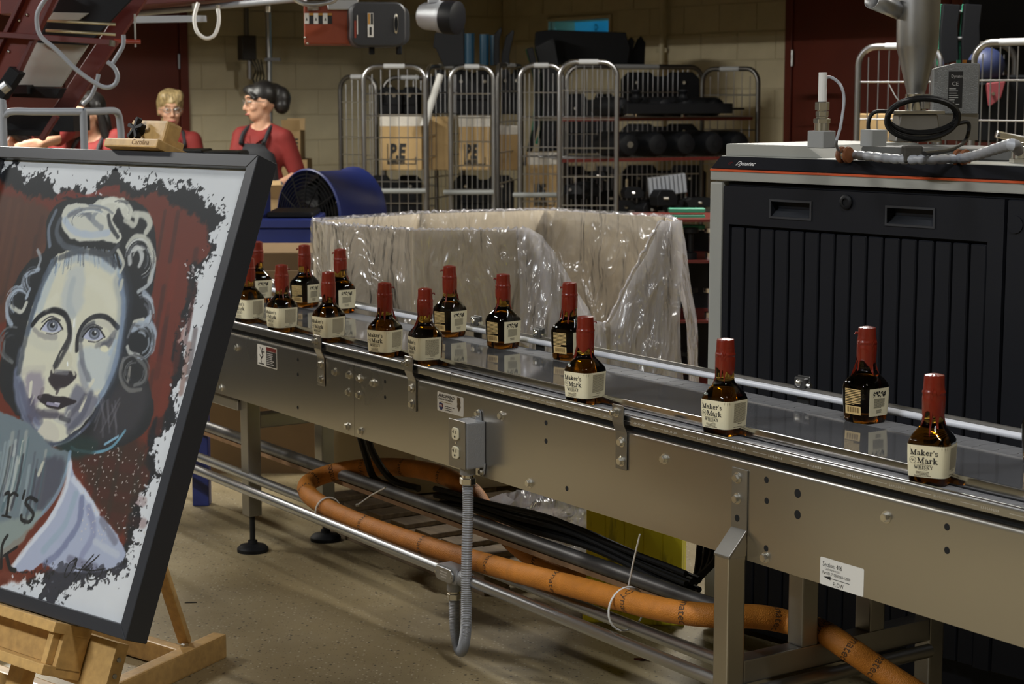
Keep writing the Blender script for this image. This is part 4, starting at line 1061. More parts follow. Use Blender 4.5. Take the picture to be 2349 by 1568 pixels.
for pts, w, c, op in (([(276, 610), (288, 680), (280, 770), (266, 840), (238, 905), (205, 955)], 12, (44, 48, 58), .75), ([(268, 640), (274, 700), (266, 780), (250, 850), (222, 905)], 7, (112, 128, 156), .6), ([(118, 592), (92, 640), (74, 690), (58, 745), (44, 800), (34, 850)], 9, (58, 64, 76), .7),
                      ([(130, 588), (170, 574), (220, 578), (258, 604)], 8, (52, 56, 66), .7), ([(150, 745), (152, 775), (138, 806), (122, 836)], 7, (40, 40, 48), .8), ([(176, 790), (182, 830), (196, 868)], 7, (96, 98, 112), .6),
                      ([(78, 940), (100, 950), (135, 950)], 7, (70, 64, 80), .6), ([(60, 985), (90, 1012), (130, 1014), (170, 990)], 7, (66, 74, 92), .7), ([(255, 760), (236, 780), (214, 788)], 7, (84, 86, 98), .5),
                      ([(70, 752), (90, 768), (120, 770)], 6, (120, 116, 124), .5), ([(40, 880), (56, 930), (84, 965)], 10, (92, 92, 116), .6), ([(200, 900), (182, 945), (150, 985)], 9, (80, 82, 100), .6)):
    stroke(pts, w, c, .95, op, 3)
# pompadour and curls
LT, LB = (214, 212, 200), (176, 186, 202)
fill([(132, 500), (142, 470), (165, 462), (200, 466), (225, 452), (260, 448), (285, 458), (298, 480), (290, 500), (275, 495), (262, 480), (250, 500), (262, 520), (272, 540), (258, 555), (225, 548), (175, 550), (145, 535)], LT, 4, 4)
for pts, w, c in (([(140, 500), (160, 525), (200, 535), (240, 530)], 9, (186, 196, 212)), ([(150, 490), (180, 480), (205, 500)], 8, (120, 124, 134)), ([(215, 480), (205, 500), (225, 520)], 7, (150, 154, 160)),
                  ([(228, 462), (250, 456), (275, 470)], 7, (228, 226, 214)), ([(240, 490), (246, 515), (262, 540)], 6, (58, 60, 66)), ([(262, 480), (272, 505), (268, 525)], 7, (40, 42, 48)),
                  ([(280, 500), (300, 512), (306, 492)], 8, LT), ([(300, 488), (325, 490), (336, 510), (328, 528)], 9, LT), ([(130, 500), (122, 530), (140, 560), (180, 570)], 8, (90, 96, 106)),
                  ([(106, 560), (104, 520), (120, 480)], 6, (120, 130, 146)), ([(200, 572), (240, 580), (262, 560)], 7, (70, 72, 78)),
                  ([(285, 560), (300, 540), (325, 545), (340, 570), (345, 600), (335, 640)], 8, LT), ([(290, 600), (290, 575), (308, 565), (318, 585), (312, 605)], 7, (204, 204, 204)),
                  ([(345, 605), (335, 645), (310, 665)], 6, (188, 192, 196)), ([(262, 570), (275, 600), (268, 620)], 5, LT), ([(272, 640), (268, 660)], 5, (200, 198, 186)),
                  ([(322, 668), (338, 690), (336, 720), (318, 740), (296, 752)], 8, LB), ([(330, 730), (345, 760), (340, 800)], 9, LB), ([(300, 735), (320, 730)], 6, LT),
                  ([(285, 770), (300, 740), (322, 760)], 4, (110, 112, 118)), ([(284, 792), (290, 806), (310, 812)], 5, (196, 196, 190)), ([(300, 810), (325, 840), (322, 870), (300, 880)], 5, (112, 112, 112)),
                  ([(275, 820), (268, 860), (285, 890), (315, 890)], 5, (116, 114, 112)), ([(290, 840), (285, 870)], 4, (140, 136, 130)),
                  ([(78, 570), (85, 590), (78, 612)], 5, (170, 176, 184)), ([(80, 615), (50, 630), (42, 660)], 7, LB), ([(40, 655), (12, 680), (8, 720), (18, 742)], 7, LB), ([(18, 700), (40, 712), (52, 692)], 6, LT), ([(60, 660), (52, 680)], 5, LB),
                  ([(2, 780), (0, 810), (20, 828)], 5, (110, 112, 112)), ([(-40, 720), (-20, 780)], 7, (120, 122, 122))):
    stroke(pts, w, c, .75, .92, 2)
for (cx, cy, rx, ry, a0, a1, n_, cols) in ((200, 505, 62, 38, 160, 330, 16, [(120, 124, 132), (228, 226, 216), (160, 168, 180)]), (268, 478, 30, 26, 190, 400, 12, [(230, 228, 216), (90, 92, 98)]), (312, 590, 34, 48, 180, 420, 18, [(216, 216, 212), (120, 122, 128), (60, 62, 68)]),
                                           (318, 715, 28, 42, 250, 440, 14, [(190, 196, 206), (96, 98, 106)]), (312, 780, 34, 44, 240, 470, 14, [(170, 178, 190), (84, 86, 92)]), (300, 850, 34, 40, 120, 430, 14, [(120, 120, 122), (78, 78, 82)]), (36, 690, 32, 40, 120, 340, 14, [(180, 190, 206), (96, 100, 110)]), (70, 640, 26, 36, 130, 300, 10, [(176, 184, 200), (90, 94, 102)]), (20, 790, 34, 46, 100, 300, 12, [(110, 112, 116), (70, 72, 76)])):
    for k in range(n_):
        f = random.uniform(.45, 1.05); b0 = random.uniform(a0, a1 - 60); b1 = b0 + random.uniform(35, 90)
        stroke([(cx + rx * f * math.cos(math.radians(b0 + (b1 - b0) * q_ / 4)), cy + ry * f * math.sin(math.radians(b0 + (b1 - b0) * q_ / 4))) for q_ in range(5)], random.uniform(1.2, 3.2), random.choice(cols), .7, .7)
stroke([(155, 1022), (170, 1030), (215, 1034), (250, 1020), (278, 985)], 4, (120, 172, 196), .6, .9); stroke([(232, 1016), (262, 998)], 3.5, (150, 196, 222), .6, .9)
for k in range(10): stroke([(random.uniform(215, 270), random.uniform(900, 930)), (random.uniform(200, 260), random.uniform(960, 1000))], 3, (112, 108, 116), .8, .5)
fill([(120, 1025), (175, 1000), (215, 1010), (200, 1040), (150, 1050)], (36, 56, 54), 14, 4, .8)
# neck
fill([(-80, 960), (40, 960), (110, 1022), (152, 1040), (130, 1110), (85, 1180), (20, 1240), (-80, 1290)], (116, 128, 136), 4, 4)
for k in range(30):
    x = random.uniform(-40, 120); y = random.uniform(985, 1080)
    stroke([(x, y), (x - 8, y + 50), (x - 20, y + 110)], random.uniform(3, 8), random.choice([(160, 172, 176), (88, 92, 104), (176, 176, 168), (104, 128, 134), (70, 70, 84), (132, 148, 160)]), .8, .6)
fill([(98, 1050), (140, 1055), (128, 1110), (80, 1170), (70, 1120)], (78, 76, 90), 12, 6, .8)
stroke([(152, 1035), (146, 1070), (128, 1120), (98, 1165), (60, 1200)], 6, (140, 168, 192), .7, .8); stroke([(90, 1060), (80, 1085)], 6, (210, 206, 188), .6, .9); stroke([(44, 1010), (36, 1060)], 4, (208, 206, 194), .6, .9)
fill([(-80, 1215), (20, 1190), (85, 1170), (60, 1215), (20, 1260), (-80, 1310)], (148, 158, 152), 8, 5, .8)
for k in range(16):
    x = random.uniform(-30, 110); y = random.uniform(1000, 1080)
    stroke([(x, y), (x - 10, y + 60), (x - 26, y + 120)], random.uniform(3, 6), random.choice([(58, 58, 70), (44, 50, 56), (190, 194, 192), (80, 104, 112)]), .8, .6)
# collar
fill([(153, 1048), (160, 1085), (182, 1115), (205, 1150), (222, 1180), (255, 1215), (272, 1250), (280, 1272), (250, 1300), (190, 1310), (120, 1308), (92, 1290), (60, 1305), (20, 1300), (60, 1240), (110, 1175), (142, 1110)], (178, 184, 208), 3, 5)
for pts, w, c in (([(152, 1060), (140, 1120), (105, 1190), (60, 1245), (20, 1298)], 8, (226, 228, 236)), ([(160, 1095), (190, 1135), (215, 1175)], 8, (220, 224, 236)), ([(165, 1130), (140, 1200), (90, 1260)], 9, (160, 178, 196)),
                  ([(180, 1140), (170, 1200), (130, 1260), (95, 1290)], 9, (120, 126, 160)), ([(195, 1160), (205, 1220), (180, 1270)], 10, (146, 150, 182)), ([(225, 1190), (255, 1240)], 9, (128, 128, 146)), ([(210, 1240), (260, 1270)], 8, (200, 204, 216)), ([(150, 1280), (210, 1300)], 10, (124, 124, 146))):
    stroke(pts, w, c, .85, .8, 3)
for k in range(150):
    x, y = random.uniform(170, 330), random.uniform(1020, 1240)
    stroke([(x, y), (x + random.uniform(-2, 2), y + random.uniform(-3, 3))], random.uniform(.8, 1.9), (216, 206, 200), .5, .8)
fill([(88, 1292), (150, 1300), (230, 1312), (275, 1296), (240, 1318), (190, 1332), (150, 1345), (112, 1385), (96, 1330)], (60, 60, 72), 6, 46, .8, sm=False)
for k in range(40):
    x, y = random.uniform(390, 505), random.uniform(430, 860); t = random.uniform(-6, 6)
    if x - 60 > 470 - (y - 430) * .25: stroke([(x, y), (x + 6, y + t)], 1.2, (70, 70, 78), .6, .5)
# brand letters and signature on the sheet
BK = (22, 22, 26)
for pts, w in (([(4, 1130), (12, 1130), (6, 1178)], 5), ([(10, 1140), (22, 1128), (32, 1134)], 4), ([(-4, 1180), (16, 1184)], 3), ([(48, 1124), (44, 1140)], 4.5), ([(76, 1146), (60, 1138), (50, 1150), (60, 1164), (68, 1178), (58, 1194), (42, 1190), (40, 1180)], 5),
               ([(8, 1226), (-4, 1250), (-6, 1300)], 5), ([(0, 1272), (30, 1252)], 4), ([(6, 1270), (14, 1300), (26, 1306)], 6)): stroke(pts, w, BK, .35, 1)
for pts, w in (([(168, 1278), (150, 1290), (140, 1312), (142, 1322), (154, 1308), (168, 1280), (164, 1300), (180, 1304), (196, 1302)], 1.8), ([(206, 1270), (180, 1300), (163, 1326)], 1.9), ([(219, 1270), (192, 1296), (186, 1304), (205, 1306), (230, 1302)], 2.0), ([(204, 1300), (190, 1318), (200, 1328), (220, 1318), (226, 1306)], 1.6)): stroke(pts, w, BK, .4, 1)
IMG = np.clip(IMG, 0, 255) / 255.0
LIN = np.where(IMG <= .04045, IMG / 12.92, ((IMG + .055) / 1.055) ** 2.4)
me = bpy.data.meshes.new('painted_sheet')
co = np.stack([UU, np.full_like(UU, .012), VV], -1).reshape(-1, 3)
idx = np.arange(NU * NV).reshape(NV, NU)
quads = np.stack([idx[:-1, :-1], idx[:-1, 1:], idx[1:, 1:], idx[1:, :-1]], -1).reshape(-1, 4)
me.from_pydata(co.tolist(), [], quads.tolist())
at_ = me.color_attributes.new('paint', 'FLOAT_COLOR', 'POINT')
at_.data.foreach_set('color', np.concatenate([LIN.reshape(-1, 3), np.ones((NU * NV, 1))], 1).astype(np.float32).ravel())
pm = mat('painted_paper', (.8, .8, .8), .55); nt = pm.node_tree
an = nt.nodes.new('ShaderNodeVertexColor'); an.layer_name = 'paint'; nt.links.new(an.outputs['Color'], nt.nodes['Principled BSDF'].inputs['Base Color'])
sheet = obj('painted_sheet', me, pm, pic_t)
gl_m = bpy.data.materials.new('picture_glass'); gl_m.use_nodes = True; clear_glass(gl_m, (.97, .98, .98), .015)
MB().box(-PW, 0, .004, .006, 0, PH).build('glass_pane', gl_m, pic_t)

# easel
ea = thing('display_easel', 'varnished wooden studio easel holding the framed portrait', 'easel', (FO + FR * -.43) * 1.0)
ea.location.z = 0
def EL(x, y, z): return FO + FR * x + FN * y + FU * z - ea.location       # picture plane coordinates to the easel's own
MT_ = Matrix((FR, FN, FU)).transposed().to_4x4(); MT_.translation = FO - ea.location
def ebox(name, x0, x1, y0, y1, z0, z1, parent=ea, bev=.003): return MB().box(x0, x1, y0, y1, z0, z1, MT_).build(name, M['wood'], parent, bevel=bev, seg=2)
xc = -.43
zt = PH + fw
ebox('mast', xc - .03, xc + .03, .062, .10, -.26, zt + .06)
top = ebox('top_clamp', xc - .075, xc + .075, -.005, .045, zt + .022, zt + .088, bev=.008)
lip = ebox('clamp_lip', xc - .125, xc + .095, -.035, .07, zt + .002, zt + .026, top, .004)
mb = text_mb('Carolina', .021).xf(MT_ @ Matrix.Translation((xc - .01, -.0356, zt + .009)) @ TXM); mb.build('engraving', mat('engraved_dark', (.16, .08, .03), .7), lip, kind='stuff')
kn = MB(); ck = Vector((xc - .02, -.012, zt + .055))
kn.lathe([(.012, 0), (.012, .03), (.004, .034)], 14, MT_ @ Matrix.Translation(ck) @ Matrix.Rotation(math.pi / 2, 4, 'X') @ Matrix.Translation((0, 0, -.012)))
for k in range(5):
    t = 2 * math.pi * k / 5 + .3; c_, s_ = math.cos(t), math.sin(t)
    kn.prism([(.004 * -s_ + 0, .004 * c_), (.028 * c_ - .006 * s_, .028 * s_ + .006 * c_), (.032 * c_, .032 * s_), (.028 * c_ + .006 * s_, .028 * s_ - .006 * c_), (.004 * s_, -.004 * c_)], ck.y - .022, ck.y - .006, 'y', MT_ @ Matrix.Translation((ck.x, 0, ck.z)))
kn.build('star_knob', M['black'], top, bevel=.001)
ebox('tray_top_strip', xc - .25, xc + .25, -.055, .06, -.062, -.036)
ebox('tray_back', xc - .25, xc + .235, .004, .022, -.14, -.062)
ebox('tray_bottom_strip', xc - .25, xc + .25, -.055, .06, -.165, -.14)
ebox('tray_end', xc + .215, xc + .235, -.04, .06, -.14, -.062); ebox('tray_cheek', xc + .235, xc + .25, -.02, .058, -.15, -.06)
ebox('tray_block', xc - .09, xc + .35, .0625, .10, -.175, -.05)
for z in (-.09, -.13): MB().cyl((xc + .35, .08, z), (xc + .353, .08, z), .006, 10).xf(MT_).build('screw', M['steel_dk'], ea)
def beam(p, q, w, h, name='runner', parent=ea):
    p, q = Vector(p), Vector(q); d = (q - p); L = d.length; X = d.normalized(); Y = Vector((0, 0, 1)).cross(X)
    if Y.length < .1: Y = Vector((1, 0, 0))
    Y.normalize(); Z = X.cross(Y); R = Matrix((X, Y, Z)).transposed().to_4x4(); R.translation = p - parent.location
    return MB().box(0, L, -w / 2, w / 2, -h / 2, h / 2, R).build(name, M['wood'], parent, bevel=.006, seg=2)
r1 = PZ(505, 1478, .035); r0 = PZ(330, 1560, .035); rd = (r0 - r1)
r0 = r1 + rd * 2.6; l_off = FR * (-.62)
beam(r0, r1, .045, .07); beam(r0 + l_off, r1 + l_off, .045, .07)
beam(r1 + rd * .45, r1 + rd * .45 + l_off, .04, .06, 'cross_rail'); beam(r1 + rd * 1.7, r1 + rd * 1.7 + l_off, .04, .06, 'cross_rail')
s0 = PZ(425, 1472, .07); mtop = FO + FR * xc + FN * .085 + FU * .75
sd_ = PY(372, 1310, s0.y - .12) - s0; tmx = (.125 - (s0 - FO).dot(FN)) / sd_.dot(FN)
beam(s0, s0 + sd_ * min(2.6, max(1.2, tmx)), .035, .02, 'rear_strut')
MB().cyl(s0 - ea.location + Vector((.0, -.03, .0)), s0 - ea.location + Vector((.01, -.04, 0)), .009, 12).build('carriage_bolt', M['zinc'], ea)
# ------------------------------------------------------------------ plastic lined carton
M['cart'] = mat('pale_carton', (.43, .355, .25), .75, var=.06, scale=2)
M['film'] = film('clear_liner', (.80, .79, .80), .14, .17, .7, 8, stretch=(1.6, 1, .6))
M['film2'] = film('milky_liner', (.80, .79, .86), .46, .18, .7, 8, stretch=(1.8, 1, .5))
def fbm(x, y, seed):
    r = random.Random(seed); v = 0
    for k in range(5):
        a, b, c = r.uniform(3, 9) * (1.5 ** k), r.uniform(-5, 5) * (1.35 ** k), r.uniform(0, 6.28)
        v += math.sin(a * x + b * y + c) / (1.5 ** k)
    return v
carton = thing('lined_carton', 'big pale octagonal carton lined with clear plastic, its front cut down in a notch', 'carton', (0, 7.1, 0))
CO = carton.location.copy()
def P2(x, y, z=1.11):
    p = PZ(x, y, z); return Vector((p.x, p.y))
L_, FL_, C_, FR_, RR_, RB_, RL_ = P2(718, 507), P2(757, 515), P2(945, 528), P2(1556, 510), P2(1530, 498), P2(1250, 482), P2(960, 490)
def sheet(p, q, ztop, zbot, off, name, m, wob=.0, seed=1, ns=40, nz=26, flare=0.0, parent=None, inward=False):
    d = (q - p); L = d.length; d /= L; n = Vector((d.y, -d.x))
    if inward: n = -n
    vs = []
    for i in range(ns + 1):
        s = i / ns; zt = ztop(s) if callable(ztop) else ztop
        zb = zbot(s) if callable(zbot) else zbot
        for j in range(nz + 1):
            f = j / nz; z = zt + (zb - zt) * f
            o = off + flare * (zt - z) + wob * fbm(s * L * 2.2, z * 1.6 + s, seed) * (.35 + .65 * min(1, f * 3)) + wob * .35 * fbm(s * L * 7, z * 3, seed + 9)
            w = p + d * (s * L) + n * o
            vs.append((w.x - CO.x, w.y - CO.y, z - CO.z))
    fs = [(i * (nz + 1) + j, (i + 1) * (nz + 1) + j, (i + 1) * (nz + 1) + j + 1, i * (nz + 1) + j + 1) for i in range(ns) for j in range(nz)]
    return MB().add(vs, fs).build(name, m, parent or carton, smooth=True)
Cn = (FR_ - C_)
def on_front(x, y):
    d = ray(x, y); nrm = Vector((-Cn.y, Cn.x, 0)); c3 = Vector((C_.x, C_.y, 0))
    t = (c3 - Vector((0, 0, 0))).dot(nrm) / d.dot(nrm); p = O3 + d * t
    return (Vector((p.x, p.y)) - C_).dot(Cn) / Cn.dot(Cn), p.z
cut = [on_front(x, y) for x, y in ((945, 528), (1100, 528), (1205, 527), (1235, 545), (1262, 580), (1290, 628), (1325, 690), (1350, 735), (1362, 743), (1392, 742), (1430, 664), (1470, 588), (1508, 516), (1514, 511), (1556, 510))]
def ztop_front(s):
    for (s0, z0), (s1, z1) in zip(cut[:-1], cut[1:]):
        if s0 <= s <= s1 + 1e-9: return z0 + (z1 - z0) * (s - s0) / max(1e-9, s1 - s0)
    return cut[-1][1] if s > .5 else cut[0][1]
ZB = .145
for p, q, zt, n_ in ((L_, FL_, 1.11, 6), (FL_, C_, 1.11, 10), (FR_, RR_, 1.11, 6), (RR_, RB_, 1.11, 10), (RB_, RL_, 1.11, 10), (RL_, L_, 1.11, 10)):
    w = sheet(p, q, zt, ZB, 0, 'carton_panel', M['cart'], ns=n_, nz=4)
    sol = w.modifiers.new('thickness', 'SOLIDIFY'); sol.thickness = .008
w = sheet(C_, FR_, ztop_front, ZB, 0, 'carton_panel', M['cart'], ns=120, nz=4); w.modifiers.new('thickness', 'SOLIDIFY').thickness = .008
base = MB().poly([(v.x - CO.x, v.y - CO.y, ZB + .002) for v in (L_, FL_, C_, FR_, RR_, RB_, RL_)]).build('carton_floor', M['cart'], carton)
sheet(L_, FL_, 1.115, .45, .012, 'liner_outside', M['film'], .006, 3, 14)
sheet(FL_, C_, 1.115, .42, .014, 'liner_outside', M['film'], .007, 4, 30)
sheet(C_, FR_, lambda s: ztop_front(s) + .006, .25, .018, 'liner_outside', M['film'], .012, 5, 130, 40)
sheet(C_ + Cn * .36, C_ + Cn * .70, lambda s: ztop_front(.36 + .34 * s) + .01, lambda s: max(.22, ztop_front(.36 + .34 * s) - .40 - .25 * s), .04, 'liner_flap', M['film2'], .018, 8, 60, 30, .05)
sheet(C_ + Cn * .72, FR_, lambda s: ztop_front(.72 + .28 * s) + .01, .3, .035, 'liner_flap', M['film2'], .014, 12, 50, 40, .05)
sheet(FR_, RR_, 1.117, .2, .012, 'liner_outside', M['film2'], .008, 6, 20, 30, .13)
for p, q, sd in ((RR_, RB_, 7), (RB_, RL_, 8), (RL_, L_, 9)):
    sheet(p, q, 1.118, .40, -.035, 'liner_inside', M['film'], .012, sd, 40, 24)
    sheet(p, q, 1.122, .95, .010, 'liner_outside', M['film'], .006, sd + 4, 30, 8)
# crumpled rim of the liner
def rim(p, q, sd, zt=lambda s: 1.11, n=40, r0=.0045):
    pts = [((p + (q - p) * (i / n)).x - CO.x + .003 * fbm(i * .3, 0, sd), (p + (q - p) * (i / n)).y - CO.y, zt(i / n) + .004 + .004 * fbm(i * .4, 1, sd) - CO.z) for i in range(n + 1)]
    MB().tube(pts, [r0 + .0015 * math.sin(i * 1.7 + sd) for i in range(n + 1)], 7).build('liner_rim', M['film2'], carton, smooth=True)
for p, q, sd in ((RR_, RB_, 1), (RB_, RL_, 2), (RL_, L_, 3), (L_, FL_, 4), (FL_, C_, 5), (FR_, RR_, 6)): rim(p, q, sd)
rim(C_, FR_, 7, ztop_front, 120, .004)
# its pallet, and the bare pallet under the conveyor
def pallet(c, rz, w, dpt, label):
    t = thing('wooden_pallet', label, 'pallet', (c.x, c.y, 0), rz)
    for y in (-dpt / 2 + .05, 0, dpt / 2 - .05):
        MB().box(-w / 2, w / 2, y - .05, y + .05, 0, .018).build('bottom_board', M['wood_dk'], t, bevel=.002)
        for x in (-w / 2 + .07, 0, w / 2 - .07): MB().box(x - .07, x + .07, y - .05, y + .05, .018, .10).build('block', M['wood_dk'], t, bevel=.003)
    n = 7
    for k in range(n):
        x = -w / 2 + .05 + k * (w - .1) / (n - 1)
        MB().box(x - .048, x + .048, -dpt / 2, dpt / 2, .118, .136).build('top_board', M['wood_dk'], t, bevel=.002)
    for y in (-dpt / 2 + .05, 0, dpt / 2 - .05): MB().box(-w / 2, w / 2, y - .05, y + .05, .10, .118).build('stringer', M['wood_dk'], t, bevel=.002)
    return t
pallet(Vector((-.02, 7.38)), 0, .9, .56, 'grey wooden pallet under the plastic lined carton')
pallet(CV(-5.33, .72, 0), CR, 1.10, .60, 'dark wooden pallet on the floor behind the orange hose loop')
# plastic bundle lying on the pallet under the conveyor
pl = []
pb_ = LOC(PB(1230, 1200, .55)); pb_ = CV(pb_.x, .62, 0)
vs = []; nn, mm = 24, 14
for i in range(nn):
    for j in range(mm):
        t = 2 * math.pi * i / nn; f = math.pi * j / (mm - 1)
        r = 1 + .22 * fbm(t * 1.2 + f, f * 2, 31)
        vs.append((.20 * r * math.sin(f) * math.cos(t), .12 * r * math.sin(f) * math.sin(t), .10 - .10 * math.cos(f) * min(1.2, r)))
bag = MB().add(vs, [(i * mm + j, ((i + 1) % nn) * mm + j, ((i + 1) % nn) * mm + j + 1, i * mm + j + 1) for i in range(nn) for j in range(mm - 1)]).build('plastic_bundle', M['film2'], smooth=True)
bag.location = (pb_.x, pb_.y, .137); tag(bag, 'crumpled bundle of clear plastic film on the pallet under the conveyor', 'plastic film')
# yellow block
yb = mat('worn_yellow_paint', (.50, .46, .03), .55, var=.12, scale=5)
nt = yb.node_tree; bs = nt.nodes['Principled BSDF']; tcn = nt.nodes.new('ShaderNodeTexCoord'); mp = nt.nodes.new('ShaderNodeMapping'); mp.inputs['Scale'].default_value = (22, 22, 4)
ns_ = nt.nodes.new('ShaderNodeTexNoise'); ns_.inputs['Scale'].default_value = 1.0; ns_.inputs['Detail'].default_value = 5
rp = nt.nodes.new('ShaderNodeValToRGB'); rp.color_ramp.elements[0].position = .3; rp.color_ramp.elements[0].color = (.20, .17, .015, 1); rp.color_ramp.elements[1].position = .46; rp.color_ramp.elements[1].color = (.90, .80, .03, 1)
nt.links.new(tcn.outputs['Object'], mp.inputs['Vector']); nt.links.new(mp.outputs[0], ns_.inputs['Vector']); nt.links.new(ns_.outputs['Fac'], rp.inputs['Fac']); nt.links.new(rp.outputs[0], bs.inputs['Base Color'])
yc = PZ(1562, 1475, 0) * 1.035
ybt = thing('yellow_bollard', 'worn yellow painted square bollard block standing behind the conveyor', 'bollard', (yc.x, yc.y, 0), math.radians(-8))
for k in range(5): MB().box(-.29 + k * .058, -.29 + k * .058 + .0575, 0, .30, .04, .62).build('plank', yb, ybt, bevel=.002)
MB().box(-.30, .01, -.01, .31, 0, .04).build('base_plate', yb, ybt, bevel=.004)

# ------------------------------------------------------------------ dark ribbed glue machine
mang = math.radians(42.5)
MX = Vector((math.sin(mang), -math.cos(mang), 0)); MYn = Vector((math.cos(mang), math.sin(mang), 0))
MO = PY(1636, 414, 5.35); 
mach = thing('glue_melter', 'dark grey hot melt machine with ribbed doors and a pale grey lid', 'machine', (MO.x, MO.y, 0), math.atan2(MX.y, MX.x))
def MF(x, y, dep=0.0):
    """photo point on the machine's front plane -> (s, z)"""
    d = ray(x, y); t = (MO - O3 + MYn * dep).dot(MYn) / d.dot(MYn); p = O3 + d * t - MO
    return p.dot(MX), p.z + MO.z
M['mgrey'] = mat('light_grey_enamel', (.36, .365, .335), .45, var=.03, scale=4)
M['mdark'] = mat('charcoal_enamel', (.010, .011, .015), .5, spec=.22)
ML, MD = 1.75, .62
zb_ = MF(1636, 415)[1]; zo_ = MF(1636, 389)[1]; zs_ = MF(1660, 366)[1]
M['orange'] = mat('orange_stripe', (.62, .09, .02), .5)
lid = MB().prism([(0, zb_ + .003), (0, zo_), (.05, zo_ + .040), (MD, zo_ + .040), (MD, zb_ + .003)], -.012, ML, 'x').build('lid', M['mgrey'], mach, bevel=.004, seg=2)
tl_ = math.atan2(.040, .05)
MB().prism([(-.0012, zo_ + .006), (.0388, zo_ + .038), (.040, zo_ + .036), (.0002, zo_ + .004)], -.006, ML, 'x').build('black_strip', M['mdark'], lid)
MB().box(-.010, ML, -.003, .001, zo_ - .003, zo_ + .003).build('orange_stripe', M['orange'], lid)
Ms = Matrix.Translation((0, -.0022, zo_ + .006)) @ Matrix.Rotation(math.atan2(.032, .040), 4, 'X')
mb = text_mb('Dynatec', .026, shear=.2, sx=.8, bold=.0004).xf(Ms @ Matrix.Translation((.075, .014, .0004))); mb.build('brand_lettering', M['whiteink'], lid, kind='stuff')
mb = text_mb('IT', .016, shear=.2, sx=.9).xf(Ms @ Matrix.Translation((.045, .016, .0004))); mb.build('brand_mark', M['redink'], lid, kind='stuff')
MB().box(-.012, .035, 0, MD, 0.02, zb_ - .002).build('corner_post', M['mgrey'], mach, bevel=.006, seg=2)
MB().box(.035, ML, .03, MD, .02, zb_ - .004).build('cabinet_body', M['mdark'], mach)
s1 = MF(2303, 600)[0]
# door: upper panel with two recessed grips, ribs below a groove
def H_(x0, y0, x1, y1): 
    a = MF(x0, y0); b = MF(x1, y1); return a[0], b[0], min(a[1], b[1]), max(a[1], b[1])
g1 = H_(1769, 498, 1859, 462); g2 = H_(2035, 516, 2142, 479)
gh = .042; zc1 = (g1[2] + g1[3]) / 2; zc2 = (g2[2] + g2[3]) / 2; zcm = (zc1 + zc2) / 2
zgr = MF(1671, 520)[1]
dr = MB(); x0, x1 = .042, s1 - .004; zt = zb_ - .012; za, zz = zcm - gh / 2, zcm + gh / 2
for (a, b, c, d) in ((x0, x1, zz, zt), (x0, x1, zgr + .008, za), (x0, g1[0], za, zz), (g1[1], g2[0], za, zz), (g2[1], x1, za, zz)): dr.box(a, b, 0, .03, c, d)
door_ = dr.build('door_panel', M['mdark'], mach)
for g in (g1, g2):
    f = MB(); t = .006
    for (a, b, c, d) in ((g[0] - t, g[1] + t, zz, zz + t), (g[0] - t, g[1] + t, za - t, za), (g[0] - t, g[0], za, zz), (g[1], g[1] + t, za, zz)): f.box(a, b, -.003, .004, c, d)
    gr = f.build('grip_frame', mat('grip_plastic', (.035, .038, .045), .4) if 'grip_plastic' not in bpy.data.materials else bpy.data.materials['grip_plastic'], door_)
    MB().prism([(.002, za), (.028, za + .020), (.028, za + .016), (.004, za)], g[0], g[1], 'x').build('grip_lip', bpy.data.materials['grip_plastic'], gr)
lk = MF(1943, 463); LKM = Matrix.Translation((lk[0], -.002, lk[1])) @ Matrix.Rotation(math.pi / 2, 4, 'X')
MB().lathe([(.020, 0), (.020, .005), (.016, .008), (.010, .008), (.010, .004), (.002, .004)], 20, LKM).build('lock', M['black'], door_, smooth=True)
xr = [MF(1672, 600)[0], MF(2262, 600)[0]]; nr = 16
MB().box(x0, xr[0] - .002, 0, .03, .10, zgr + .008).build('door_stile', M['mdark'], mach); MB().box(xr[1] + .002, x1, 0, .03, .10, zgr + .008).build('door_stile', M['mdark'], mach)
rw = (xr[1] - xr[0]) / nr
for k in range(nr): MB().box(xr[0] + k * rw + .003, xr[0] + (k + 1) * rw - .003, .004, .03, .10, zgr).build('rib', M['mdark'], mach, bevel=.003)
MB().box(s1 + .004, ML, 0, .03, .10, zt).build('door_panel', M['mdark'], mach, bevel=.003)
kx = MF(2330, 515); MB().lathe([(.022, 0), (.022, .003), (.001, .003)], 20, Matrix.Translation((kx[0], -.001, kx[1])) @ Matrix.Rotation(math.pi / 2, 4, 'X')).build('blanking_cap', M['mdark'], mach)
for x in (.1, ML - .15):
    for y in (.12, MD - .1): MB().cyl((x, y, 0), (x, y, .03), .03, 12).build('foot', M['black'], mach)
ZT = zo_ + .040
def MTp(x, y, z=None):
    """photo point at height z on the lid, in the machine's own coordinates"""
    p = PZ(x, y, ZT if z is None else z) - MO; return Vector((p.dot(MX), p.dot(MYn), p.z + MO.z))
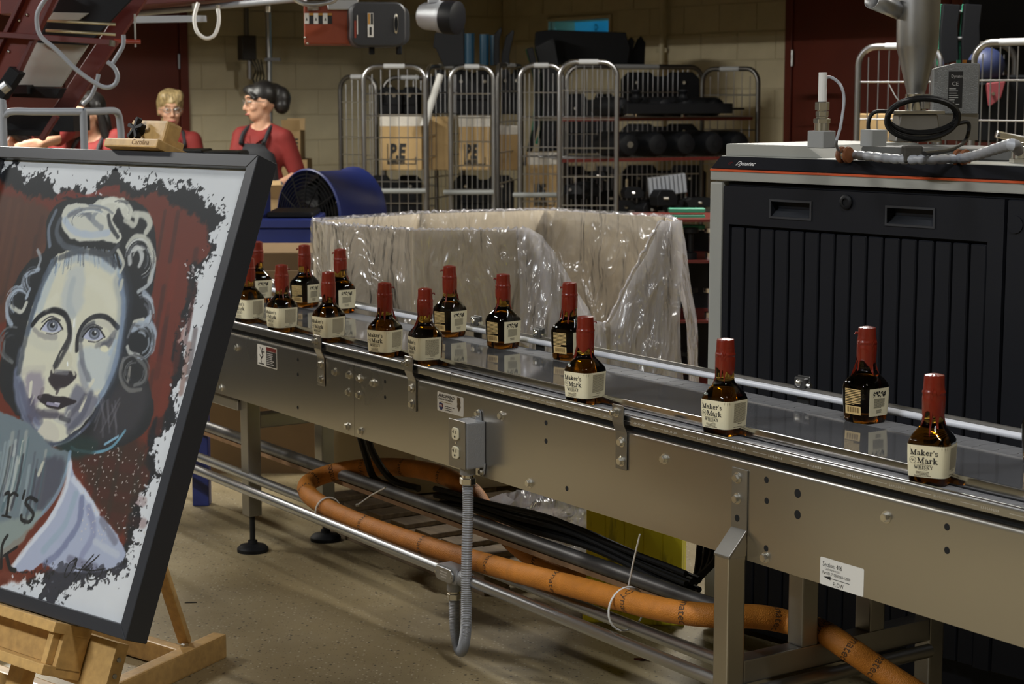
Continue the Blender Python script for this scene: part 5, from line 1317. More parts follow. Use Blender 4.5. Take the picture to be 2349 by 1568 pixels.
# raised tray and filler on the lid
a = MTp(1665, 356); b = MTp(1850, 362)
tr = MB().prism([(a.x, ZT), (a.x, ZT + .030), (a.x + .004, ZT + .034), (b.x, ZT + .034), (b.x + .06, ZT)], a.y, MD - .03, 'y').build('raised_cover', M['mgrey'], mach, bevel=.004, seg=2)
MB().box(b.x + .05, ML, .25, MD - .05, ZT, ZT + .03).build('rear_cover', mat('sooty_grey', (.10, .10, .095), .6, var=.3, scale=8), mach, bevel=.004)
ZC = ZT + .035
def post(x, y, w, h, zbase=ZC):
    c = MTp(x, y, zbase); return c
MW = mach.matrix_world
c = post(1884, 340, .05, .05)
sens = thing('probe_sensor', 'white cylindrical probe on hexagonal brass fittings standing on the machine lid', 'sensor', (MO + MX * c.x + MYn * c.y) * Vector((1, 1, 0)).length * 0 + Vector(((MO + MX * c.x + MYn * c.y).x, (MO + MX * c.x + MYn * c.y).y, ZC + .0005)), mach.rotation_euler.z)
MB().box(-.027, .027, -.027, .027, 0, .046).build('mount_cube', mat('cube_grey', (.30, .31, .31), .5), sens, bevel=.002)
MB().cyl((0, 0, .046), (0, 0, .066), .020, 20).build('thread', M['zinc'], sens)
for z, h, r in ((.066, .012, .023), (.078, .006, .016), (.084, .014, .0175), (.100, .022, .0195)): MB().cyl((0, 0, z), (0, 0, z + h), r, 6).build('hex_nut', M['zinc'], sens, bevel=.001)
MB().cyl((0, 0, .098), (0, 0, .10), .013, 14).build('thread', M['zinc'], sens)
MB().cyl((0, 0, .122), (0, 0, .20), .0115, 18).build('probe_body', M['white'], sens, bevel=.001)
wp = lambda v: MO + MX * v.x + MYn * v.y + Vector((0, 0, v.z - MO.z))
c0 = wp(Vector((c.x, c.y, ZC + .20)))
cb = [c0, PY(1886, 182, c0.y), PY(1905, 177, c0.y), PY(1928, 195, c0.y - .02), PY(1936, 230, c0.y - .03), PY(1928, 290, c0.y - .05), PY(1918, 330, c0.y - .08), wp(MTp(1930, 352, ZT + .012))]
o = MB().tube(catmull(cb, 8), .0042, 8).build('probe_cable', M['greyplast'], smooth=True); tag(o, 'thin grey cable arching from the white probe to the machine lid', 'cable')
# spiral wrapped loom with brown grommets along the front of the lid
lm = thing('wire_loom', 'grey spiral wrapped wire loom with brown rubber grommets lying on the machine lid', 'cable')
lp = catmull([wp(MTp(x, y, ZT + .013)) for x, y in ((1925, 354), (1980, 357), (2050, 364), (2120, 366), (2200, 363))] + [wp(MTp(2240, 356, ZT + .03)), wp(MTp(2290, 340, ZT + .06)), wp(MTp(2325, 332, ZT + .075)), wp(MTp(2336, 345, ZT + .05))], 14)
MB().tube(lp, [.0115 + (.0014 if i % 4 < 3 else -.0016) for i in range(len(lp))], 10).build('spiral_wrap', M['greyplast'], lm, smooth=True)
gb = mat('brown_rubber', (.22, .075, .025), .6)
for (x, y) in ((1938, 355), (2206, 362)):
    p = wp(MTp(x, y, ZT + .014)); M4 = Matrix.Translation(p) @ Matrix.Rotation(math.atan2(MX.y, MX.x), 4, 'Z') @ Matrix.Rotation(math.pi / 2, 4, 'Y')
    for k in (-.011, .011): MB().lathe([(.012, -.006), (.0215, -.005), (.0235, 0), (.0215, .005), (.012, .006)], 18, M4 @ Matrix.Translation((0, 0, k))).build('grommet', gb, lm, smooth=True)
    MB().cyl(M4 @ Vector((0, 0, -.006)), M4 @ Vector((0, 0, .006)), .016, 16).build('ring', M['zinc'], lm)
pb2 = MTp(2338, 374); pt = wp(Vector((pb2.x, pb2.y, ZT)))
po = thing('threaded_fitting', 'silver threaded fitting at the right end of the machine lid', 'fitting', pt, 0)
for z, h, r, n_ in ((0, .012, .026, 6), (.012, .022, .022, 20), (.034, .010, .019, 20), (.044, .01, .012, 14)): MB().cyl((0, 0, z), (0, 0, z + h), r, n_).build('collar', M['zinc'], po, bevel=.001)
# hopper: cone with a side spout on a flanged pyramid
hb = MTp(2100, 326, ZC); hc = wp(Vector((hb.x, hb.y + .10, ZC)))
HY = hc.y; q = PX(HY)
hx = PY(2100, 250, HY).x
hop = thing('steel_hopper', 'tall grey steel hopper cone with a side spout above the machine', 'hopper', (hx, HY, ZC + .0005))
def hz(y): return PY(2100, y, HY).z - ZC
MB().prism([(-.07, 0), (.07, 0), (.055, hz(262)), (-.055, hz(262))], -.055, .055, 'y').build('pyramid_base', M['steel_dk'], hop, bevel=.003)
MB().box(-.075, .075, -.065, .065, hz(262), hz(254)).build('flange', M['steel'], hop, bevel=.001)
MB().cyl((0, 0, hz(254)), (0, 0, hz(216)), 24 * q, 24).build('clamp_collar', M['chrome'], hop, smooth=True)
MB().box(.018, .034, -.040, -.02, hz(250), hz(216)).build('clamp_lug', M['steel'], hop, bevel=.001)
M['hopper'] = mat('spun_steel', (.40, .40, .40), .38, 1.0, var=.15, scale=5, rvar=.1)
MB().lathe([(20 * q, hz(217)), (46 * q, hz(112)), (47 * q, hz(104)), (50 * q, hz(-40)), (50 * q, hz(-120))], 36).build('cone', M['hopper'], hop, smooth=True)
p0 = PY(2065, 25, HY) - Vector(hop.location); p1 = PY(2022, 8, HY - .06) - Vector(hop.location)
d_ = (p1 - p0).normalized(); p1 = p0 + d_ * .14
sp = MB().cyl(p0 - d_ * .03, p1, 19 * q, 24, cap=False).build('spout', M['hopper'], hop, smooth=True); sp.modifiers.new('wall', 'SOLIDIFY').thickness = -.002
MB().cyl(p0, p0 + d_ * .02, 18 * q, 20).build('spout_shade_disc', M['hole'], hop)  # black disc paints the dark inside of the open spout
# coil of black cable hung round the collar
ck = thing('cable_coil', 'coil of black cable hung around the hopper collar', 'cable', (hx, HY, PY(2100, 268, HY).z))
r_ = random.Random(6)
for k in range(8):
    rx, rz = (78 + r_.uniform(-7, 6)) * q, (44 + r_.uniform(-9, 4)) * q; dx, dz, dy = r_.uniform(-3, 5) * q, r_.uniform(-8, 8) * q, -.075 + r_.uniform(-.02, .02)
    MB().tube([(dx + rx * math.cos(t), dy - .03 * math.sin(t) + .0, dz + rz * math.sin(t)) for t in [2 * math.pi * j / 40 for j in range(40)]], .0052, 7, closed=True).build('turn', M['blackrub'], ck, smooth=True)
o = MB().tube(catmull([PY(2180, 290, HY - .08), PY(2218, 280, HY - .06), PY(2222, 300, HY - .06), PY(2212, 325, HY - .08), wp(MTp(2180, 344, ZT + .03)), wp(MTp(2120, 352, ZT + .03))], 7), .006, 8).build('tail_cable', M['blackrub'], smooth=True); tag(o, 'black cable dropping from the coil to the machine lid', 'cable')
o = MB().tube(catmull([PY(2040, 256, HY), PY(2010, 256, HY), PY(1995, 270, HY), PY(1993, 300, HY), PY(2010, 318, HY)], 7), .006, 8).build('loop_cable', M['blackrub'], smooth=True); tag(o, 'black cable looping left from the coil to a grey cube', 'cable')
o = MB().tube(catmull([PY(2066, 235, HY - .09), PY(2055, 222, HY - .1), PY(2040, 194, HY - .1)], 5), .002, 6).build('tie_end', M['white'], smooth=True); tag(o, 'loose end of a white cable tie sticking up from the coil', 'cable tie')
cu = MTp(2003, 336, ZC); cu = wp(Vector((cu.x, cu.y, ZC + .0005)))
o = MB().box(-.026, .026, -.026, .026, 0, .046).build('mount_cube', bpy.data.materials['cube_grey'], bevel=.002); o.location = cu; o.rotation_euler = (0, 0, .5); tag(o, 'small plain grey cube block on the machine lid left of the hopper', 'block')
cu = wp(MTp(2092, 350, ZT + .03)); o = MB().box(-.024, .024, -.02, .02, -.026, .018).build('foam_block', mat('dark_foam', (.05, .047, .04), .9, bump=.6, bscale=60), bevel=.004); o.location = cu; tag(o, 'dark worn block on the lid in front of the hopper', 'block')
# control box behind the hopper
bY = HY + .16
cbx = thing('control_box', 'grey steel control box with a black rating plate beside the hopper', 'control box', (PY(2185, 250, bY).x, bY, ZC + .0005))
q2 = PX(bY); bz0, bz1 = PY(2185, 262, bY).z - ZC, PY(2185, 146, bY).z - ZC
M['boxgrey'] = mat('hammered_grey', (.27, .28, .285), .4, .5, bump=.3, bscale=300)
Rz = Matrix.Rotation(math.radians(-8), 4, 'Z')
MB().prism([(-48 * q2, bz0), (-48 * q2, bz1 - 12 * q2), (0, bz1), (55 * q2, bz1), (55 * q2, bz0)], -.04, .04, 'y', Rz).build('case', M['boxgrey'], cbx, bevel=.003)
MB().box(-48 * q2, 55 * q2, -.03, .03, 0, bz0).build('stand', M['steel_dk'], cbx)
pl_ = MB().box(-14 * q2, 18 * q2, -.0415, -.04, bz0 + 14 * q2, bz1 - 18 * q2, Rz).build('rating_plate', M['ink'], cbx)
tt = text_mb('Dynatec', .013, sx=.85).xf(Rz @ Matrix.Translation((-8 * q2, -.0422, bz1 - 32 * q2)) @ TXM); tt.build('plate_lettering', M['whiteink'], pl_, kind='stuff')
tt = text_mb('CE', .017).xf(Rz @ Matrix.Translation((-6 * q2, -.0422, bz1 - 50 * q2)) @ TXM); tt.build('plate_lettering', M['whiteink'], pl_, kind='stuff')
bm_ = MB(); rr = random.Random(3)
for k in range(8):
    z = bz1 - (58 + 5 * k) * q2; bm_.box(-12 * q2, (-12 + rr.uniform(12, 26)) * q2, -.0424, -.0420, z, z + 1.6 * q2, Rz)
bm_.build('plate_fine_print', M['whiteink'], pl_, kind='stuff')
for x, c_ in ((10, (.02, .16, .09)), (24, (.45, .16, .02)), (35, (.02, .02, .02))): MB().cyl((x * q2, 0, bz1), (x * q2, 0, bz1 + 8 * q2), 5 * q2, 12).build('push_button', mat('button', c_, .4), cbx)
# ------------------------------------------------------------------ mesh trolleys against the walls
M['wire'] = mat('zinc_wire', (.55, .56, .58), .3, 1.0)
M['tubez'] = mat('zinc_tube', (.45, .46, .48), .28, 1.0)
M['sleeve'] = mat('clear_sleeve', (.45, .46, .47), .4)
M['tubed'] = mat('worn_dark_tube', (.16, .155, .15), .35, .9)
def cage(name, label, panels, D, group='wire mesh trolleys'):
    """panels: (left x, right x, top y, depth left, depth right, cross bars, uprights, tube, handle y)"""
    x0 = min(p[0] for p in panels); 
    org = PY((panels[0][0] + panels[0][1]) / 2, 212, D); t = thing(name, label, 'trolley', (org.x, org.y, 0), 0, group)
    og = Vector((org.x, org.y, 0))
    for (xl, xr, yt, dl, dr, nh, nv, tm, hy) in panels:
        A = PY(xl, yt, dl); B = PY(xr, yt, dr); zt = PY((xl + xr) / 2, yt, (dl + dr) / 2).z
        A.z = B.z = 0; A -= og; B -= og; d = B - A; L = d.length; d /= L; R = min(.09, L * .3)
        up = Vector((0, 0, 1)); path = [A + up * .16]
        path += [A + up * (zt - R)]
        for k in range(1, 7): th = math.pi / 2 * k / 6; path.append(A + d * (R - R * math.cos(th)) + up * (zt - R + R * math.sin(th)))
        for k in range(0, 6): th = math.pi / 2 * k / 6; path.append(B - d * (R - R * math.sin(th)) + up * (zt - R + R * math.cos(th)))
        path += [B + up * (zt - R), B + up * .16]
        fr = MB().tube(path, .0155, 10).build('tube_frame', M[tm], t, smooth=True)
        w = MB(); zb = .22
        for k in range(nh):
            z = zb + (zt - .17 - zb) * k / (nh - 1); w.cyl(A + up * z, B + up * z, .0042, 6)
        for k in range(nv):
            f = (k + 1) / (nv + 1); edge = min(f, 1 - f) * L; top = zt - (0.02 if edge > R else .05)
            w.cyl(A + d * (L * f) + up * zb, A + d * (L * f) + up * top, .003, 6)
        w.build('wire_grid', M['wire'], fr, kind='stuff')
        gm_ = MB().cyl(A + d * (L * .33) + up * zt, A + d * (L * .67) + up * zt, .0168, 10).build('name_sleeve', M['sleeve'], fr, smooth=True)
        if hy:
            zh = PY((xl + xr) / 2, hy, (dl + dr) / 2).z; nn_ = Vector((d.y, -d.x, 0)) * .05
            MB().tube([A + up * zh - d * .04 + nn_, A + up * zh - d * .03 + nn_ * 1.1, B + up * zh + nn_], .016, 8).build('bumper_bar', mat('bumper_grey', (.24, .25, .245), .5) if 'bumper_grey' not in bpy.data.materials else bpy.data.materials['bumper_grey'], t, smooth=True)
    # base
    A = PY(panels[0][0], 212, panels[0][3]) - og; B = PY(panels[0][1], 212, panels[0][4]) - og
    n = Vector((0, .33, 0)); A.z = B.z = 0
    vs = [A, B, B + n, A + n]
    MB().add([v + Vector((0, 0, .14)) for v in vs] + [v + Vector((0, 0, .18)) for v in vs], [(3, 2, 1, 0), (4, 5, 6, 7), (0, 1, 5, 4), (1, 2, 6, 5), (2, 3, 7, 6), (3, 0, 4, 7)]).build('base_deck', M['tubed'], t)
    for v in vs:
        MB().cyl(v + Vector((-.015, 0, .06)), v + Vector((.015, 0, .06)), .06, 16).build('caster', M['blackrub'], t)
    return t
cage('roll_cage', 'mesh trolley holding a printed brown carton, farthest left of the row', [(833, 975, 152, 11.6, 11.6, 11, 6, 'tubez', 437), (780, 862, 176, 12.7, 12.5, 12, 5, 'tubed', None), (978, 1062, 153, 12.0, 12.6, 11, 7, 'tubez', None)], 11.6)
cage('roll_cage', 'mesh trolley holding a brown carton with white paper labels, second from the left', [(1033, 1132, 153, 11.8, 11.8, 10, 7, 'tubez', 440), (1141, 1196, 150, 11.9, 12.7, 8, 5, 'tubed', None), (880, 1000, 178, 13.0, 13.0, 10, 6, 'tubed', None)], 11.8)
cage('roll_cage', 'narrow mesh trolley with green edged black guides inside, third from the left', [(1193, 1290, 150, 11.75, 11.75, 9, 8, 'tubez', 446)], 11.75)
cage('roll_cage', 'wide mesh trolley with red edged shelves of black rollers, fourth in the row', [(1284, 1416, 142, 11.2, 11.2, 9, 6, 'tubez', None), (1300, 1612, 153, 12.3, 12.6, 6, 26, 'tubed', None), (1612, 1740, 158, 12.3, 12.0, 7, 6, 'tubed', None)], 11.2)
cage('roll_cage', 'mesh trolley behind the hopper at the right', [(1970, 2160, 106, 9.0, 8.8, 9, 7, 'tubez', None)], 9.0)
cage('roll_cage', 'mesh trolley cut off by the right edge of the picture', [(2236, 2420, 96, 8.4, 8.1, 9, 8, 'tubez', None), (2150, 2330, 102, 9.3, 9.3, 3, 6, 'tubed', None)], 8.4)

# cartons inside the trolleys
M['card_pr'] = mat('printed_card', (.46, .31, .14), .8, var=.08, scale=3)
def carton_box(label, xl, xr, yt, yb, D, depth, rz, logo=None, tape=True, sub='LABELLERS', flap=False, group='cartons in the trolleys'):
    c = PY((xl + xr) / 2, yb, D); q = PX(D); w = (xr - xl) * q; h = (yb - yt) * q
    t = thing('cardboard_carton', label, 'carton', (c.x, c.y, c.z), math.radians(rz), group)
    MB().box(-w / 2, w / 2, 0, depth, 0, h).build('box_body', M['card_pr'], t, bevel=.003)
    if tape: MB().box(-w / 2 - .001, w / 2 + .001, -.0015, depth * .5, h * .80, h + .001).build('paper_band', mat('paper_band', (.66, .62, .55), .6, var=.1, scale=12), t)
    if flap: MB().box(-w / 2, w / 2, -.05, -.045, h - .02, h + .09, Matrix.Rotation(-.25, 4, 'X')).build('flap', M['card_pr'], t)
    if logo:
        lg = MB()
        f0, f1, g0, g1 = -w * .34, w * .36, h * .12, h * .48
        for (a, b, c_, d) in ((f0, f1, g0 - .006, g0), (f0, f0 + .006, g0, g1), (f1 - .006, f1, g0, g0 + .3 * h * .4)): lg.add([(a, -.002, c_), (b, -.002, c_), (b, -.002, d), (a, -.002, d)], [(0, 1, 2, 3)])
        lg.build('logo_frame', M['ink'], t, kind='stuff')
        txt(logo, h * .36, f0 + w * .05, g0 + h * .10, t, y=-.002, bold=.006, sx=.85 * w / h, shear=.15, name='printed_logo')
        txt(sub, h * .085, f0 + w * .02, g0 + h * .012, t, y=-.002, bold=.002, sx=1.0 * w / h, name='printed_logo')
    return t
carton_box('brown carton with a bold black maker logo in the leftmost trolley', 873, 968, 264, 390, 12.0, .35, 0, 'P.E')
carton_box('plain brown carton end beside the printed carton in the leftmost trolley', 972, 1030, 268, 390, 12.15, .3, 0, None, False)
carton_box('brown carton with white paper labels and black logo in the second trolley', 1053, 1124, 266, 390, 12.15, .35, 0, 'P.E')
carton_box('brown carton holding loose papers behind the second trolley', 1134, 1196, 288, 390, 12.4, .3, 0, None)
carton_box('tall brown carton with a white taped top in the third trolley', 1214, 1283, 350, 486, 12.1, .3, 4, 'PE')
# black guide plates and machine change parts, each its own thing
def plate(label, pts, D, th, edge=None, m='black', group='black change parts in the trolleys', face_tilt=0):
    """a curved guide plate traced in side view, given its real thickness along the view axis"""
    pp = [PY(x, y, D) for x, y in pts]; c = sum(pp, Vector()) / len(pp)
    t = thing('guide_plate', label, 'machine part', c, 0, group)
    MB().prism([(p.x - c.x, p.z - c.z) for p in pp], -th / 2, th / 2, 'y').build('plate', M[m], t, bevel=.004)
    if edge:
        e_ = [PY(x, y, D) for x, y in edge]
        MB().tube([(p.x - c.x, 0, p.z - c.z) for p in catmull(e_, 5)], .010, 8).build('green_edge', M['green'], t, smooth=True)
    return t
M['green'] = mat('green_wear_strip', (.035, .26, .15), .5)
M['bluelit'] = mat('blue_lit_black', (.012, .05, .09), .3)  # the blue light on these rollers is put into their colour
plate('curved black guide with a green edge strip above the third trolley, left one', [(1207, 112), (1222, 108), (1240, 180), (1240, 260), (1225, 330), (1210, 380), (1200, 378), (1222, 300), (1226, 220), (1222, 170)], 12.5, .18, [(1208, 112), (1224, 170), (1228, 230), (1222, 300), (1204, 375)])
plate('curved black guide with a green edge strip above the third trolley, right one', [(1226, 108), (1270, 85), (1290, 200), (1280, 300), (1262, 370), (1232, 375), (1240, 320), (1246, 230), (1242, 170)], 12.6, .18, [(1228, 110), (1242, 165), (1247, 225), (1243, 290), (1230, 330)])
plate('big black bin shaped part under the lit window', [(1228, 75), (1262, 70), (1300, 72), (1432, 76), (1442, 112), (1436, 148), (1240, 150), (1226, 100)], 12.9, .35)
plate('slanted black fin standing right of the bin shaped part, front one', [(1440, 92), (1448, 84), (1456, 96), (1440, 150), (1410, 150)], 12.8, .06)
plate('slanted black fin standing right of the bin shaped part, rear one', [(1462, 90), (1470, 82), (1480, 98), (1478, 150), (1435, 150)], 12.9, .06)
plate('tall black slotted bracket above the second trolley', [(1006, 70), (1032, 34), (1040, 76), (1050, 40), (1064, 40), (1066, 150), (1018, 152), (1000, 112), (994, 110), (998, 78)], 11.9, .12)
for k, (xa, xb, yt) in enumerate(((1066, 1088, 78), (1100, 1122, 80), (1124, 1146, 82))):
    c = PY((xa + xb) / 2, 150, 12.3); q = PX(12.3)
    o = MB().cyl((0, 0, 0), (0, 0, (150 - yt) * q), (xb - xa) / 2 * q, 18).build('roller', M['bluelit'], smooth=True); o.location = c
    tag(o, ['left', 'middle', 'right'][k] + ' one of three black rollers with painted blue light above the second trolley', 'roller', 'blue lit rollers')
plate('black hooked fin right of the blue lit rollers, left one', [(1134, 78), (1150, 62), (1152, 70), (1146, 90), (1146, 150), (1132, 150)], 12.2, .05)
plate('black hooked fin right of the blue lit rollers, right one', [(1160, 84), (1176, 68), (1180, 72), (1168, 130), (1170, 148), (1150, 150), (1150, 130)], 12.2, .05)
for k, (x, y0, y1) in enumerate(((905, 205, 262), (940, 205, 262), (890, 240, 388), (1010, 160, 260), (1075, 165, 262), (1098, 165, 262), (1112, 165, 262), (1260, 170, 340))):
    c = PY(x, (y0 + y1) / 2, 12.45 + .03 * k); q = PX(12.5); h = (y1 - y0) * q
    t = thing('format_part', ['flat black moulded part on top of the printed carton', 'flat black moulded part right of its twin above the printed carton', 'tall black part leaning left of the printed carton', 'black upright part between the first and second trolley', 'left black upright in the second trolley', 'middle black upright in the second trolley', 'right black upright in the second trolley', 'black upright in the third trolley behind the green guides'][k], 'machine part', c, 0, 'black change parts in the trolleys')
    MB().prism([(-.045, -h / 2), (.05, -h / 2), (.055, h * .2), (.03, h / 2), (-.03, h / 2), (-.055, h * .25)], -.04, .04, 'y').build('body', M['black'], t, bevel=.006)
    MB().cyl((0, -.04, h * .25), (0, -.05, h * .25), .012, 12).build('bolt_head', M['zinc'], t)
    MB().box(-.05, .05, -.05, -.04, -h * .1, -h * .02).build('rib', M['black'], t)
for k, (xl, xr, yt, yb, D, wd) in enumerate(((868, 966, 200, 262, 12.55, 'wide black format plate above the printed carton'), (1040, 1130, 162, 264, 12.5, 'square black format plate in the second trolley'), (1238, 1292, 160, 346, 12.75, 'tall black format plate in the third trolley behind the guides'), (1424, 1604, 166, 262, 12.55, 'long black format plate behind the upper shelf'), (1424, 1604, 284, 350, 12.55, 'long black format plate behind the lower shelf'), (840, 968, 402, 500, 12.3, 'black crate at the bottom of the leftmost trolley'), (1040, 1180, 402, 500, 12.4, 'black crate at the bottom of the second trolley'), (1292, 1412, 380, 500, 12.4, 'black crate at the bottom of the wide trolley, left'), (1424, 1620, 378, 500, 12.6, 'black crate at the bottom of the wide trolley, right'), (1150, 1194, 160, 262, 12.7, 'narrow black format plate between the second and third trolley'), (985, 1030, 175, 262, 12.6, 'narrow black format plate behind the white tube'), (1296, 1412, 215, 352, 12.75, 'square black format plate behind the wide trolley front mesh'))):
    p = PY((xl + xr) / 2, yb, D); qd = PX(D); w, h = (xr - xl) * qd / 2, (yb - yt) * qd
    t = thing('format_plate', wd, 'machine part', p, 0, 'black format plates in the trolleys')
    c = w * .18
    MB().prism([(-w, 0), (w, 0), (w, h - c), (w - c, h), (w * .25, h), (w * .15, h * .9), (-w * .15, h * .9), (-w * .25, h), (-w + c, h), (-w, h - c)], 0, .06, 'y').build('plate_body', M['black'], t, bevel=.004)
    for s in (-1, 1): MB().cyl((s * w * .6, 0, h * .75), (s * w * .6, -.012, h * .75), .011, 12).build('bolt_head', M['zinc'], t)
    MB().box(-w * .8, w * .8, -.02, 0, h * .35, h * .42).build('cross_rib', M['black'], t, bevel=.003)
o = thing('white_tube', 'white tilted tube leaning between the first and second trolley', 'tube', PY(993, 228, 11.9))
MB().cyl((-.06, 0, -.17), (.05, .02, .16), .026, 14, .022).build('tube_body', M['white'], o, smooth=True); MB().cyl((.05, .02, .16), (.058, .022, .19), .014, 12).build('tip', M['black'], o)
# shelves with rollers in the wide trolley
def shelf(label, y, D0=11.35, xl=1290, xr=1725):
    A = PY(xl, y, D0); B = PY(xr, y, D0 + .55); A.z = B.z = PY((xl + xr) / 2, y, D0 + .3).z; c = (A + B) / 2
    t = thing('trolley_shelf', label, 'shelf', c, math.atan2((B - A).y, (B - A).x), 'shelves in the wide trolley'); L = (B - A).length
    MB().box(-L / 2, L / 2, -.008, .008, -.012, .008).build('red_edge', M['shadered'], t)
    g = MB()
    for k in range(40): x = -L / 2 + L * k / 39; g.cyl((x, 0, .01), (x, .62, .01), .003, 6)
    for yy in (.15, .35, .6): g.cyl((-L / 2, yy, .005), (L / 2, yy, .005), .004, 6)
    g.build('wire_deck', M['wire'], t, kind='stuff'); return t, c, L
sh1, c1, L1 = shelf('upper red edged wire shelf in the wide trolley', 272)
sh2, c2, L2 = shelf('lower red edged wire shelf in the wide trolley', 364)
sh3, c3, L3 = shelf('bottom red edged wire shelf in the wide trolley', 500)
def rollers(sh, c, L, f, r, n0, words, fine):
    a = sh.rotation_euler.z; d = Vector((math.cos(a), math.sin(a), 0)); nrm = Vector((-math.sin(a), math.cos(a), 0))
    for i, ff in enumerate(f):
        p = c + d * (ff * L) + nrm * .16 + Vector((0, 0, .0145 + r))
        t = thing('black_roller', words[i] + fine, 'roller', p, a, 'black rollers on the trolley shelves')
        MB().lathe([(r * .30, -.19), (r * .33, -.2), (r * .8, -.19), (r, -.15), (r, .15), (r * .8, .19), (r * .3, .2)], 20, Matrix.Rotation(math.pi / 2, 4, 'X') @ Matrix.Rotation(.0, 4, 'Y')).build('roller_body', M['black'], t, smooth=True)
        MB().cyl((0, -.185, 0), (0, -.205, 0), r * .26, 14).build('hub', M['galv'] if i == 0 else M['black'], t)
ord_ = ['leftmost', 'second', 'third', 'fourth', 'fifth']
rollers(sh2, c2, L2, (-.17, -.02, .13, .28, .42), .078, 0, ord_, ' fat black roller on the lower shelf of the wide trolley')
rollers(sh1, c1, L1, (-.2, .02, .14, .30), .06, 0, ['leftmost', 'second', 'third', 'rightmost'], ' small black roller on the upper shelf of the wide trolley')
for k, x in enumerate((1458, 1566)):
    p = PY(x, 262, 11.7); t = thing('valve_spindle', ['left', 'right'][k] + ' black knobbed spindle rising from the upper shelf of the wide trolley', 'machine part', p, 0, 'spindles on the upper shelf')
    MB().cyl((0, 0, -.03), (0, 0, .06), .014, 10).build('stem', M['chrome'], t); MB().lathe([(.02, .06), (.045, .09), (.05, .10), (.03, .105), (.02, .125), (.035, .145), (.03, .155)], 14).build('knob', M['black'], t, smooth=True)
t = thing('black_beam', 'long black beam lying on the upper shelf of the wide trolley', 'machine part', PY(1550, 248, 11.55), math.atan2(.55, 1.2)); MB().box(-.36, .40, -.03, .03, -.035, .03).build('bar', M['black'], t, bevel=.004); MB().box(.40, .50, -.006, .006, -.012, .0).build('tongue', M['black'], t)
rr = random.Random(17)
def junk(n, x0, x1, y0, y1, D, words, group):
    for k in range(n):
        x, y = x0 + (x1 - x0) * (k + .5) / n + rr.uniform(-8, 8), rr.uniform(y0, y1); p = PY(x, y, D + rr.uniform(0, .4))
        t = thing('change_part', words + ', ' + ['1st', '2nd', '3rd', '4th', '5th', '6th', '7th', '8th', '9th', '10th', '11th', '12th'][k] + ' from the left', 'machine part', p, rr.uniform(-.5, .5), group)
        w, h = rr.uniform(.05, .09), rr.uniform(.02, .05)
        MB().prism([(-w, -h), (w, -h), (w * 1.1, 0), (w * .6, h), (-w * .7, h), (-w * 1.1, .2 * h)], -.05, .05, 'y').build('body', M['black'], t, bevel=.004)
        MB().cyl((rr.uniform(-w, w) * .6, -.05, 0), (0, -.062, 0), .010, 10).build('bolt_head', M['zinc'], t)
        if k % 2: MB().cyl((-w * .6, 0, h), (-w * .6, 0, h + .05), .009, 10).build('pin', M['chrome'], t)
junk(9, 1425, 1615, 440, 482, 11.5, 'small black part on the bottom shelf of the wide trolley', 'parts on the bottom shelf')
junk(5, 1300, 1410, 385, 470, 11.7, 'small black part low behind the wide trolley front mesh', 'parts behind the front mesh')
t = thing('ribbed_tray', 'grey ribbed plastic tray tilted under the lower shelf of the wide trolley', 'tray', PY(1530, 425, 11.6), .25)
for k in range(9): MB().box(-.12 + k * .028, -.12 + k * .028 + .022, -.01, .02, -.06, .06, Matrix.Rotation(-.12, 4, 'Y')).build('rib', M['greyplast'], t, bevel=.002)
MB().box(-.12, .126, .02, .03, -.065, .065, Matrix.Rotation(-.12, 4, 'Y')).build('back_plate', M['steel_dk'], t)
for k, y in enumerate((482, 497, 520)):
    p = PY(1582, y, 8.6); o = MB().box(-.10, .07, -.03, .03, -.010, .010).build('green_bar', M['green'], bevel=.002); o.location = p; tag(o, ['top', 'middle', 'bottom'][k] + ' green bar on the rack between the carton and the dark machine', 'bar', 'green bars by the machine')
# rack of parts between carton and machine
rk = thing('parts_rack', 'dark rack of shelves with steel spindles between the lined carton and the dark machine', 'rack', (PY(1590, 600, 8.5).x, 8.5, 0))
for z in (.25, .55, .83, 1.02): MB().box(-.26, .16, -.05, .45, z - .012, z).build('rack_shelf', M['shadered'], rk)
MB().box(-.26, .16, .45, .47, .1, .93).build('dark_fill_panel', M['black'], rk)  # black panel added to keep the depth of the rack dark
for x in (-.26, .16):
    for y in (-.04, .44): MB().cyl((x, y, 0), (x, y, 1.03), .014, 10).build('rack_post', M['tubed'], rk, smooth=True)
for z, n_ in ((.55, 4), (.83, 4), (.25, 3)):
    for k in range(n_):
        x = -.2 + k * .095
        MB().lathe([(.03, 0), (.03, .03), (.012, .035), (.012, .12), (.035, .125), (.035, .145)], 12, Matrix.Translation((x, .02, z))).build('spindle', M['chrome'] if k % 2 else M['black'], rk, smooth=True)
# parts in the right hand trolleys
for k, x in enumerate((2158, 2208)):
    D = 9.2; pts = [(x, 10), (x + 40, 12), (x + 34, 60), (x + 36, 140), (x - 6, 150), (x - 6, 80)]
    plate(['left', 'right'][k] + ' tall black guide with a green front edge rising behind the hopper', pts, D, .10, [(x + 4, 10), (x - 2, 60), (x - 5, 110), (x - 4, 150)])
for k, y in enumerate((26, 88)):
    p0_, p1_ = PY(2164, y, 9.18), PY(2205, y, 9.18); o = MB().cyl(p0_, p1_, .011, 12).build('spacer_rod', M['tubez'], smooth=True); tag(o, ['upper', 'lower'][k] + ' steel spacer rod joining the two green edged guides', 'rod', 'spacer rods')
c = PY(2290, 230, 8.9); t = thing('tote_bin', 'dark tote bin with red and blue parts in the right hand trolley', 'bin', c); MB().prism([(-.16, -.2), (.25, -.2), (.3, .12), (-.2, .12)], -.05, .2, 'y').build('bin_body', M['black'], t, bevel=.01)
